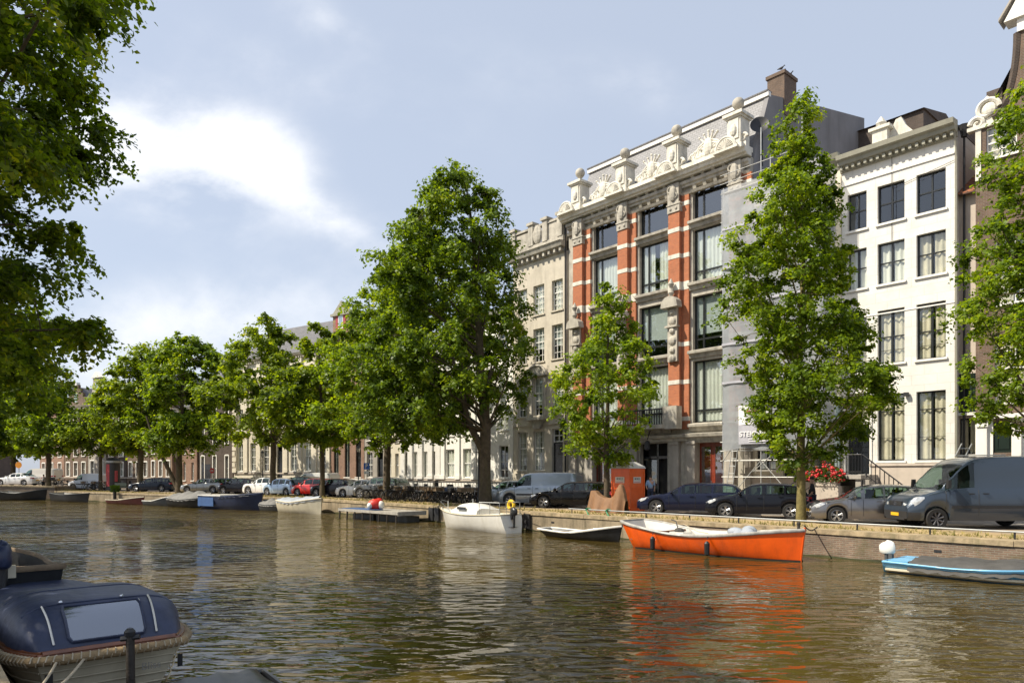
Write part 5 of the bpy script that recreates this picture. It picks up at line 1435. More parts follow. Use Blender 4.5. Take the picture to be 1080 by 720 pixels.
# small street shrubs
# ---------------------------------------------------------------- trees on the near quay (left, close)
GN = 'trees on the near quay'
tree('near elm tree reaching in from the left edge with backlit yellow green leaves', -12.3, 12.6, SZ, (4.3, 17.5, 7.2), .38, 'shade', 31, nleaf=330000, leaf=.112, nclump=470, clump=.85, twigs=True, jit=.085,
     upright=.4, droop=.35, group=GN, rfun=prof((0,.5),(.08,.80),(.2,.98),(.4,1.0),(.6,.93),(.8,.72),(.93,.45),(1,.15)))
tree('second near quay tree behind the first, dark foliage low at the left edge', -21.6, 22.5, SZ, (2.6, 13, 5.2), .36, 'shade', 32, nleaf=80000, leaf=.21, nclump=240, clump=1.1,
     upright=.4, droop=.35, group=GN)
tree('third near quay tree, farthest dark crown along the left edge', -31.5, 37, SZ, (2.5, 13, 5.6), .34, 'shade', 33, nleaf=24000, leaf=.3, nclump=130, clump=1.2, upright=.4, group=GN)
# ------------------------------------------------------------------ vehicles
STY = {
 # x is measured from the nose as a share of the length, z in metres
 'hatch': dict(L=4.25, W=1.80, H=1.48, wb=(.20,.81), r=.32,
   hood=[(0,.62),(.03,.74),(.10,.86),(.22,.95),(.275,.99)], roof=[(.275,.99),(.33,1.13),(.41,1.36),(.47,1.44),(.58,1.48),(.74,1.46),(.88,1.38),(.935,1.22),(.975,1.02),(1,.92)],
   belt=[(0,.60),(.05,.72),(.25,.90),(.5,.95),(.85,1.02),(.96,.98),(1,.86)], side=(.30,.90), pil=(.405,.565,.76), ws=(.285,.45), rw=(.885,.965)),
 'mpv': dict(L=4.1, W=1.78, H=1.60, wb=(.19,.82), r=.31,
   hood=[(0,.66),(.03,.80),(.08,.92),(.16,1.0),(.20,1.03)], roof=[(.20,1.03),(.27,1.2),(.36,1.44),(.42,1.54),(.55,1.60),(.75,1.58),(.90,1.50),(.95,1.30),(.98,1.08),(1,.95)],
   belt=[(0,.62),(.05,.76),(.22,.95),(.5,1.0),(.85,1.06),(.96,1.0),(1,.9)], side=(.23,.92), pil=(.36,.57,.78), ws=(.21,.40), rw=(.91,.975)),
 'estate': dict(L=4.85, W=1.84, H=1.46, wb=(.19,.78), r=.33,
   hood=[(0,.58),(.025,.70),(.09,.82),(.20,.92),(.28,.97)], roof=[(.28,.97),(.33,1.1),(.41,1.34),(.46,1.42),(.57,1.46),(.76,1.45),(.90,1.38),(.955,1.18),(.985,.98),(1,.88)],
   belt=[(0,.58),(.05,.70),(.25,.88),(.5,.93),(.85,.98),(.96,.95),(1,.84)], side=(.30,.925), pil=(.405,.555,.71), ws=(.29,.44), rw=(.91,.975)),
 'saloon': dict(L=4.6, W=1.80, H=1.43, wb=(.19,.79), r=.32,
   hood=[(0,.58),(.025,.70),(.09,.82),(.22,.92),(.29,.96)], roof=[(.29,.96),(.35,1.1),(.43,1.33),(.49,1.41),(.58,1.43),(.68,1.40),(.76,1.27),(.84,1.07),(.87,1.03),(.97,1.0),(1,.88)],
   belt=[(0,.58),(.05,.70),(.25,.88),(.5,.93),(.82,1.0),(.97,.96),(1,.84)], side=(.32,.80), pil=(.42,.575,.70), ws=(.30,.46), rw=(.705,.83)),
 'suv': dict(L=4.45, W=1.86, H=1.66, wb=(.19,.80), r=.36,
   hood=[(0,.74),(.02,.88),(.08,1.0),(.20,1.07),(.27,1.10)], roof=[(.27,1.10),(.33,1.27),(.41,1.52),(.47,1.62),(.58,1.66),(.76,1.63),(.90,1.54),(.95,1.34),(.98,1.12),(1,1.0)],
   belt=[(0,.70),(.05,.84),(.25,1.02),(.5,1.08),(.85,1.14),(.96,1.08),(1,.95)], side=(.30,.915), pil=(.405,.56,.74), ws=(.28,.44), rw=(.91,.975)),
 'van': dict(L=4.9, W=1.90, H=1.97, wb=(.18,.79), r=.34,
   hood=[(0,.72),(.02,.86),(.08,1.0),(.16,1.10),(.205,1.15)], roof=[(.205,1.15),(.26,1.38),(.33,1.72),(.38,1.88),(.48,1.95),(.7,1.97),(.97,1.95),(.99,1.85),(1,1.75)],
   belt=[(0,.68),(.05,.84),(.2,1.08),(.5,1.14),(.97,1.14),(1,1.1)], side=(.235,.455), pil=(), ws=(.215,.36), rw=None),
 'bigvan': dict(L=5.7, W=2.05, H=2.50, wb=(.155,.765), r=.36,
   hood=[(0,.80),(.015,1.0),(.06,1.16),(.13,1.28),(.165,1.34)], roof=[(.165,1.34),(.21,1.58),(.27,1.98),(.32,2.24),(.37,2.40),(.46,2.48),(.7,2.50),(.98,2.48),(.995,2.40),(1,2.3)],
   belt=[(0,.74),(.04,.98),(.16,1.26),(.3,1.34),(.97,1.36),(1,1.3)], side=(.195,.375), pil=(), ws=(.175,.31), rw=None),
}
def make_wheel(root, x, y, r, side, dark=False):
    """side +1/-1: the outward direction along y"""
    w_ = .20; b = MB()
    prof_ = [(r*.68, 0), (r*.94, .0), (r, .03), (r, w_-.03), (r*.94, w_), (r*.68, w_)]
    n = 24; rings = [[(x + q*math.cos(2*PI*k/n), y - side*w_ + side*t_, r + q*math.sin(2*PI*k/n)) for k in range(n)] for q, t_ in prof_]
    b.loft(rings, True, False, False)
    wh = b.build('wheel', M['tyre'], root, smooth=40)
    b = MB(); yo = y - side*.045
    ring = [[(x + q*math.cos(2*PI*k/n), yo + side*t_, r + q*math.sin(2*PI*k/n)) for k in range(n)] for q, t_ in ((r*.70, .03), (r*.64, .035), (r*.60, .0), (r*.60, -.09))]
    b.loft(ring, True, False, False)
    for k in range(5 if not dark else 8):
        a_ = 2*PI*k/(5 if not dark else 8) + .3
        for da in ((-.16, .16) if not dark else (0,)):
            a1 = a_ + da; b.tube([(x + r*.12*math.cos(a_), yo-side*.01, r + r*.12*math.sin(a_)), (x + r*.62*math.cos(a1), yo+side*.005, r + r*.62*math.sin(a1))], [r*.07, r*.055 if not dark else r*.12], 5)
    b.cyl((x, yo-side*.04, r), (x, yo+side*.012, r), r*.15, n=12)
    b.build('rim', M['rim_dark'] if dark else M['rim'], wh, smooth=40)
    b = MB(); b.cyl((x, yo-side*.10, r), (x, yo-side*.09, r), r*.62, n=20); b.build('brake_disc', M['trim'], wh)

def car(label, style, col, loc, rz, group='cars parked along the far quay', name='parked_car', cat='car', plate=True, steel=False, H=None, L=None, metal=.35, grille=True):
    s = STY[style]; L = L or s['L']; W = s['W']; hs = (H/s['H']) if H else 1.0
    rt = thing(name, label, cat, loc, rz, group)
    pm = paint('paint_' + name, col, metal=metal)
    xf = [p*L for p in s['wb']]; Rw = s['r']; Ra = Rw*1.17
    top = [(x*L, z*hs) for x, z in s['hood'][:-1]] + [(x*L, z*hs) for x, z in s['roof']]
    belt = [(x*L, z*hs) for x, z in s['belt']]
    roofmax = max(z for _, z in top)
    st = set([k*L/64 for k in range(65)])
    for xc in xf:
        for k in range(-9, 10): st.add(xc + Ra*math.sin(k/9*PI/2))
    st = sorted(q for q in st if 0 <= q <= L)
    sill = .20 if style not in ('bigvan',) else .30
    isvan = style in ('van', 'bigvan')
    def hwid(x):
        f = x/L
        a_ = min(1, f/.13); c = min(1, (1-f)/.09)
        base = W/2*(1 - .20*(1-a_)**2.2 - .10*(1-c)**2.2)
        return base
    def sect(x):
        hw_ = hwid(x); zt = sinterp(top, x); zb = min(sinterp(belt, x), zt-.02)
        zl = sill + (.06 if x < L*.02 or x > L*.985 else 0)
        for xc in xf:
            d = abs(x - xc)
            if d < Ra: zl = max(zl, Rw + math.sqrt(max(0, Ra*Ra - d*d)) - .0)
        zl = min(zl, zb - .10)
        up = max(0, zt - zb); k = min(1, up/(roofmax - .95*hs)) if roofmax > .95*hs else 0
        shr = (.055 if isvan else .16)*W/1.8
        yr = hw_*.955 - shr*k - (.02 if k > 0 else 0)
        if k < .12: yr = hw_*.90
        P = []
        zm = lerp(zl, zb, .45); 
        P.append((hw_*.93, zl)); P.append((hw_*.985, lerp(zl, zm, .35))); P.append((hw_*1.0, zm)); P.append((hw_*.99, lerp(zm, zb, .75))); P.append((hw_*.955, zb))
        # window band: 3 rows then the roof rail
        zr = zt - (.075 if k > .3 else .02)*1.0; zr = max(zr, zb + .004)
        if k < .12: zr = lerp(zb, zt, .5)
        for q in (.08, .5, .94): P.append((lerp(hw_*.945, yr, q), lerp(zb, zr, q)))
        P.append((yr*.985, lerp(zr, zt, .35)))
        P.append((yr*.90, zt - .018)); P.append((yr*.55, zt)); P.append((0, zt + .012))
        return P
    secs = [sect(x) for x in st]; nr = len(secs[0])
    groups = {'body': [], 'windshield': [], 'rear_window': [], 'side_window': []}
    sx0, sx1 = s['side'][0]*L, s['side'][1]*L; ws0, ws1 = s['ws'][0]*L, s['ws'][1]*L
    for i in range(len(st)-1):
        xm = (st[i] + st[i+1])/2
        for j in range(nr-1):
            g = 'body'
            zt = sinterp(top, xm); zb = sinterp(belt, xm)
            if j in (5, 6) and sx0 < xm < sx1 and zt - zb > .22 and not any(abs(xm - p*L) < .045 for p in s['pil']): g = 'side_window'
            if j >= 8 and ws0 < xm < ws1 and (j > 8 or True): g = 'windshield'
            if s['rw'] and j >= 8 and s['rw'][0]*L < xm < s['rw'][1]*L: g = 'rear_window'
            groups[g].append((i, j))
    for sgn_parts, faces in groups.items():
        if not faces: continue
        for half in ((1, -1) if sgn_parts == 'side_window' else (0,)):
            b = MB(); idx = {}
            for sg in ((1, -1) if half == 0 else (half,)):
                def vid(i, j):
                    key = (i, j, sg if j < nr-1 else 0)
                    if key not in idx:
                        idx[key] = len(b.v); y, z = secs[i][j]; b.v.append((st[i], sg*y, z))
                    return idx[key]
                for i, j in faces:
                    f = (vid(i, j), vid(i+1, j), vid(i+1, j+1), vid(i, j+1))
                    b.f.append(f if sg < 0 else f[::-1]); b.mi.append(0)
            if sgn_parts == 'body':
                for i in (0, len(st)-1):
                    ring = [(st[i], y, z) for y, z in secs[i]] + [(st[i], -y, z) for y, z in reversed(secs[i][:-1])]
                    b.poly(ring)
                ob = b.build('body', pm, rt, smooth=35)
            else: b.build(sgn_parts, M['glass_car'], rt, smooth=60)
    # dark inner core: floor, wheel wells, seats, dashboard
    b = MB(); hwm = W/2
    b.box(L*.02, L*.98, -hwm+.16, hwm-.16, sill+.02, .62); b.box(xf[0]+Ra, xf[1]-Ra, -hwm+.10, hwm-.10, sill+.005, .5)
    for xc in xf: b.box(xc-Ra, xc+Ra, -hwm+.20, hwm-.20, .3, .72)
    b.build('chassis', M['trim'], rt)
    if not isvan or True:
        seats = ((.47, .36), (.68, .36)) if not isvan else ((.33 if style == 'van' else .29, .36),)
        for q, hy in seats:
            for sg in (-1, 1):
                b = MB(); x_ = q*L; zz_ = (.55 if not isvan else .95)*hs
                b.loft([[(x_-.35, sg*hy-.24, zz_), (x_+.2, sg*hy-.24, zz_), (x_+.2, sg*hy+.24, zz_), (x_-.35, sg*hy+.24, zz_)], [(x_+.05, sg*hy-.22, zz_+.55), (x_+.2, sg*hy-.22, zz_+.55), (x_+.2, sg*hy+.22, zz_+.55), (x_+.05, sg*hy+.22, zz_+.55)]])
                b.box(x_+.1, x_+.22, sg*hy-.12, sg*hy+.12, zz_+.55, zz_+.74); b.build('seat', M['black_cloth'], rt)
        if isvan:
            b = MB(); x_ = sx1 + .12; b.box(x_, x_+.04, -hwm+.14, hwm-.14, .62, roofmax-.12); b.build('bulkhead', M['trim'], rt)
    for i_, xc in enumerate(xf):
        for sg in (-1, 1): make_wheel(rt, xc, sg*(hwid(xc)*.985), Rw, sg, steel)
    # front: lamps, grille, bumper intake, plate
    zt0 = sinterp(top, L*.02); zl_ = .62*hs if not isvan else (.72 if style == 'van' else .86)
    for sg in (-1, 1):
        b = MB(); hL = .42 if style != 'bigvan' else .42; rings = []
        for k in range(7):
            f = k/6; x_ = .035*L/4.3 + f*hL; y_ = hwid(x_)*(.985 if f > .2 else .93)+.004
            zc_ = min(zl_ + (.16 if style != 'bigvan' else .34)*f, sinterp(belt, x_) - .03); hh_ = (.075 if style != 'bigvan' else .13)*math.sin(PI*min(.93, .16+.8*f))
            rings.append([(x_, sg*(y_-.10), zc_-hh_), (x_, sg*(y_+.008), zc_-hh_), (x_-.004, sg*(y_+.012), zc_), (x_, sg*(y_-.002), zc_+hh_), (x_, sg*(y_-.12), zc_+hh_)])
        x_ = .0; rings.insert(0, [(x_+.01, sg*(hwid(0)-.30), zl_-.05), (x_-.008, sg*(hwid(0)-.28), zl_-.05), (x_-.01, sg*(hwid(0)-.28), zl_), (x_-.008, sg*(hwid(0)-.28), zl_+.04), (x_+.01, sg*(hwid(0)-.30), zl_+.04)])
        b.loft(rings); b.build('headlight', M['lamp'], rt, smooth=50)
        b = MB(); xe = L - .02; ztl = (.86 if not isvan else 1.05)*hs
        b.loft([[(xe-.26, sg*(hwid(xe-.26)*.985+.006), ztl-.06), (xe-.26, sg*(hwid(xe-.26)*.97+.006), ztl+.07)], [(xe-.1, sg*(hwid(xe-.1)*.99+.012), ztl-.09), (xe-.1, sg*(hwid(xe-.1)*.97+.012), ztl+.09)], [(xe+.03, sg*(hwid(xe)*.95), ztl-.09), (xe+.03, sg*(hwid(xe)*.93), ztl+.08)], [(xe+.035, sg*(hwid(xe)*.6), ztl-.07), (xe+.035, sg*(hwid(xe)*.6), ztl+.06)]], False); b.build('tail_light', M['tail'], rt)
        # mirror
        b = MB(); xm_ = s['side'][0]*L + (.16 if not isvan else .10); zm_ = sinterp(belt, xm_) + .09; ym = hwid(xm_)*.96
        if isvan: b.loft([[(xm_+dx, sg*(ym+.02+dy_), zm_+dz) for dx, dz in ((-.07,0),(.05,0),(.04,.28 if style=='bigvan' else .18),(-.05,.28 if style=='bigvan' else .18))] for dy_ in (.03, .17)])
        else: b.ball((xm_, sg*(ym+.12), zm_+.03), (.07, .13, .085), 8, 6); 
        b.tube([(xm_+.02, sg*(ym-.06), zm_-.02), (xm_, sg*(ym+.1), zm_)], .025, 5)
        b.build('mirror', M['trim'] if isvan else pm, rt, smooth=60)
        # seams, handles, sill strip
        b = MB(); seams = [p for p in s['pil']] if not isvan else [s['side'][1] + .02, s['side'][1] + .30]
        for q in list(seams[:2]) + [s['side'][0] + .01]:
            x_ = q*L; zb_ = sinterp(belt, x_); P_ = sect(x_)
            pts = [(x_, sg*(y+.003), z) for y, z in P_[:5] if z > .3]
            if len(pts) > 2: b.tube(pts, .008, 4)
        b.build('door_seam', M['trim'], rt)
        b = MB()
        hx = [p*L - .16 for p in s['pil'][1:3]] if not isvan else [s['side'][1]*L - .12, s['side'][1]*L + .35]
        for x_ in hx: P_ = sect(x_); y_ = P_[3][0]; b.box(x_-.09, x_+.09, min(sg*(y_-.01), sg*(y_+.035)), max(sg*(y_-.01), sg*(y_+.035)), P_[3][1]+.0, P_[3][1]+.03)
        b.build('door_handle', M['trim'] if isvan else pm, rt)
        if isvan:
            b = MB(); za = .62 if style == 'van' else .72
            xs_ = np.linspace(xf[0]+Ra+.05, xf[1]-Ra-.05, 8); b.loft([[(x_, sg*(sect(x_)[2][0]-.01), za), (x_, sg*(sect(x_)[2][0]+.012), za), (x_, sg*(sect(x_)[2][0]+.012), za+.10), (x_, sg*(sect(x_)[2][0]-.01), za+.10)] for x_ in xs_]); b.build('rubbing_strip', M['trim'], rt)
    if grille:
        b = MB(); g0 = zl_ - .08; ghh = .12 if not isvan else .16
        b.box(-.014, .03, -.42, .42, g0, g0+ghh); 
        b.box(-.02, .05, -.62, .62, .30, .40); b.build('grille', M['trim'], rt)
        b = MB(); b.box(-.022, -.015, -.40, .40, g0+ghh*.3, g0+ghh*.36); b.box(-.022, -.015, -.40, .40, g0+ghh*.68, g0+ghh*.74); b.box(-.026, -.015, -.07, .07, g0+.01, g0+ghh-.01); b.build('grille_bars', M['chrome'], rt)
    if plate:
        b = MB(); b.box(-.034, -.021, -.26, .26, .43, .54); b.build('number_plate', M['plate'], rt)
        b = MB(); b.box(L+.0, L+.02, -.26, .26, .55, .66); b.build('number_plate', M['plate'], rt)
    if style == 'bigvan':
        # dark lower bumper and wheel arch lips
        b = MB(); st2 = [q for q in st if q < xf[0]-Ra-.02]
        b.loft([[(q-.0, hwid(q)*.94, sill), (q-.012, hwid(q)*1.004, .46), (q-.012, hwid(q)*1.004, .58), (q, hwid(q)*.9, .60)] for q in st2], False)
        b.loft([[(q-.0, -hwid(q)*.94, sill), (q-.012, -hwid(q)*1.004, .46), (q-.012, -hwid(q)*1.004, .58), (q, -hwid(q)*.9, .60)] for q in st2], False)
        b.box(-.016, .02, -hwid(0)*.95, hwid(0)*.95, sill+.05, .60)
        b.build('bumper', M['trim'], rt, smooth=40)
    return rt

def heading(deg):
    """rz so that local +x (nose to tail) points right in the picture and deg degrees towards the viewer"""
    return R(-deg)
def put_car(label, style, col, px, m, ang, **kw):
    """px: image column of the near front wheel; m: its distance behind the quay edge"""
    p, sct = bank(px, m); s = STY[style]; L = kw.get('L') or s['L']
    rz = heading(ang); ux = Vector((math.cos(rz), math.sin(rz))); uy = Vector((-ux.y, ux.x))
    o = p - ux*(s['wb'][0]*L) + uy*(s['W']/2)
    return car(label, style, col, (o.x, o.y, SZ), rz, **kw)

put_car('big dark blue grey panel van nearest the right edge of the photo', 'bigvan', (0.040,0.058,0.085), 989, 2.7, 2, name='panel_van', cat='van', steel=True)
put_car('metallic grey hatchback parked left of the big dark van', 'hatch', (0.20,0.195,0.20), 883, 2.8, 14, L=4.4, metal=.7)
put_car('black hatchback parked beside the mossy trunk of the tall tree', 'hatch', (0.008,0.009,0.014), 765, 2.9, 22)
put_car('dark navy estate car right of the orange toilet cabin', 'estate', (0.010,0.013,0.032), 692, 2.9, 20)
put_car('black estate car with pale headlights in front of the silver van', 'estate', (0.006,0.006,0.007), 573, 2.9, 24)
put_car('silver grey delivery van with dark driver window right of the thick forked tree', 'van', (0.33,0.37,0.42), 537, 3.4, 20, name='delivery_van', cat='van', metal=.6)
put_car('silver grey hatchback nose showing left of the silver delivery van', 'hatch', (0.36,0.40,0.45), 514, 3.8, 42, metal=.6)
put_car('dark grey sport utility car at the left end of the bicycle row', 'suv', (0.075,0.078,0.078), 379, 2.8, 30)
put_car('white saloon car between the dark grey utility car and black hatchback', 'saloon', (0.72,0.72,0.70), 361, 3.0, 26, metal=0)
put_car('black hatchback parked right behind the red compact car', 'hatch', (0.012,0.014,0.022), 333, 2.9, 30)
put_car('bright red compact family car under the thin street tree', 'mpv', (0.58,0.012,0.010), 313, 3.0, 24, metal=0, H=1.52)
put_car('black off-road car half hidden behind the red car', 'suv', (0.012,0.012,0.012), 297, 3.2, 28)
put_car('white roofed minibus behind the red car', 'van', (0.62,0.62,0.58), 310, 8.2, 22, name='delivery_van', cat='van', metal=0)
put_car('pale blue compact car between the white car and black off-road car', 'mpv', (0.32,0.44,0.60), 281, 2.8, 30, H=1.48, L=3.7)
put_car('white car with black window band left of the pale blue car', 'suv', (0.75,0.75,0.73), 261, 2.8, 26, metal=0, H=1.56)
put_car('black hatchback parked left of the white car with black window band', 'hatch', (0.010,0.011,0.018), 235, 3.0, 22)
put_car('dark blue estate car left of the black hatchback near the brown house', 'estate', (0.018,0.026,0.055), 214, 3.6, 20)
put_car('grey saloon car parked right of the tree with leaning stems', 'saloon', (0.22,0.225,0.22), 197, 2.6, 12, metal=.6)
put_car('long dark blue estate car between the round tree and the leaning stem tree', 'estate', (0.014,0.022,0.040), 142.5, 2.8, 6)
put_car('small white van with blue tint windows beside the small yellow green tree', 'van', (0.68,0.70,0.74), 76.5, 4.5, 10, name='delivery_van', cat='van', metal=0, H=1.9, L=4.4)
def ramp_car(label, style, col, px, back, ang, **kw):
    u = (px - PCX)/FOC; Y = K3 + back; s = STY[style]; L = kw.get('L') or s['L']; rz = heading(ang)
    z = 1.42 + (2.6-1.42)*((CRN.x - u*Y)/160)
    return car(label, style, col, (u*Y - s['wb'][0]*L, Y + s['W']/2, z), rz, **kw)
ramp_car('white car on the far left ramp beside the orange round sign', 'saloon', (0.74,0.74,0.72), 1, 2.0, 4, metal=0)
ramp_car('large cream white van behind the white car on the far left ramp', 'van', (0.66,0.63,0.56), 23, 7.0, 4, name='delivery_van', cat='van', metal=0)

# ------------------------------------------------------------------ bicycles
FR = {}
def make_bike(label, fcol, loc, rz, group, basket=None, seat=None):
    rt = thing('bicycle', label, 'bicycle', loc, rz, group)
    fm = FR.setdefault(fcol, mat('bicycle_paint', fcol, .35, metal=.2, var=.1))
    if 'w' not in FR:
        for x in (0, 1.08):
            pass
    for x in (0.0, 1.08):
        b = MB(); n = 18; rr = .33
        b.tube([(x + rr*math.cos(2*PI*k/n), 0, .345 + rr*math.sin(2*PI*k/n)) for k in range(n+1)], .021, 5, cap=False)
        for k in range(8): a_ = 2*PI*k/8; b.tube([(x, 0, .345), (x + rr*math.cos(a_), 0, .345 + rr*math.sin(a_))], .004, 3)
        b.tube([(x,-.04,.345),(x,.04,.345)], .02, 6)
        w_ = b.build('wheel', M['tyre'], rt)
    b = MB(); bb_ = (.50, 0, .29); sd_ = (.64, 0, .82); hd = (.20, 0, .86)
    for p, q in ((bb_, sd_), (bb_, (.17,0,.66)), (sd_, (.18,0,.80)), (bb_, (1.08,0,.345)), (sd_, (1.08,0,.345)), (hd, (.14,0,.62)), ((.14,0,.62), (0,0,.345))): b.tube([p, q], .017, 5)
    b.build('frame', fm, rt)
    b = MB(); b.tube([(.32,-.28,1.02),(.18,-.22,1.06),(.2,0,1.0),(.18,.22,1.06),(.32,.28,1.02)], .013, 5); b.tube([(.2,0,1.0),(.2,0,.86)], .014, 5); b.build('handlebar', M['galv'], rt)
    b = MB(); b.ball((.68,0,.93), (.14,.08,.035), 8, 5); b.tube([(.66,0,.93),(.63,0,.80)], .014, 5); b.build('saddle', M['trim'] if not seat else M[seat], rt)
    b = MB(); b.tube([(1.08+.38*math.cos(a_), 0, .345+.38*math.sin(a_)) for a_ in [PI*k/8 for k in range(9)]], .02, 4); b.box(.80,1.25,-.07,.07,.745,.76); b.build('mudguard', M['trim'], rt)
    if basket:
        b = MB(); b.box(-.22,.12,-.2,.2,.76,1.0); b.build('basket', M[basket], rt)
    return rt
BG = 'bicycles parked in the long row on the far quay'
protos = []
bcols = [((0.02,0.02,0.022), None), ((0.03,0.04,0.06), None), ((0.10,0.10,0.11), 'wood'), ((0.025,0.02,0.02), 'trim'), ((0.30,0.31,0.32), None), ((0.16,0.10,0.05), 'wood')]
blabel = 'black or dark city bicycle packed among the others in the long row'
specials = {40: ('bicycle with yellow front crate towards the right end of the row', (0.55,0.38,0.03), 'yellow_paint'),
            44: ('bicycle with bright red front crate near the right end of the row', (0.30,0.02,0.02), 'red_paint'),
            37: ('bicycle with blue frame and crate just left of the yellow one', (0.03,0.08,0.30), 'boat_blue'),
            49: ('pale framed bicycle at the very right end of the row beside the lamp post', (0.6,0.6,0.6), None)}
nb = 52; br = random.Random(5)
for i in range(nb):
    px = 396 + (503-396)*i/(nb-1); m = 3.0 + br.uniform(-.35, .5); p, sc_ = bank(px, m)
    ang = R(br.choice((58, 64, 70, 50)) + br.uniform(-9, 9)) - R(-0) 
    rzb = math.atan2(N1.y, N1.x) + br.uniform(-.35, .35) + (PI if br.random() < .3 else 0)
    k = br.randrange(len(bcols))
    if i in specials:
        l_, c_, bk = specials[i]; o = make_bike(l_, c_, (p.x, p.y, SZ), rzb - (PI if math.cos(rzb - math.atan2(N1.y, N1.x)) < 0 else 0), BG, bk)
    else:
        if len(protos) < len(bcols):
            c_, bk = bcols[len(protos)]; o = make_bike(blabel, c_, (p.x, p.y, SZ), rzb, BG, bk); protos.append(o)
        else:
            o = copy_tree(protos[k]); o.location = (p.x, p.y, SZ)
        o.rotation_euler = (br.uniform(-.12, .12), 0, rzb)
# loose bicycles at far left
GL = 'bicycles scattered at the far left'
for i, px in enumerate((44, 47, 50.5, 56, 59, 88, 91, 95, 99, 104, 109, 112)):
    p, sc_ = bank(px, 2.4 + (i % 3)*.4)
    o = copy_tree(protos[i % 6]); o.location = (p.x, p.y, SZ + (.45 if px < 58 else 0)); o.rotation_euler = (0, 0, br.uniform(-.5, .5) + (0 if i % 2 else 1.0))
    tag(o, 'dark bicycle parked at far left ' + ('beside the ramp wall' if px < 70 else 'before the small white van'), 'bicycle', 'bicycles beside the far ramp' if px < 70 else 'bicycles before the small white van')
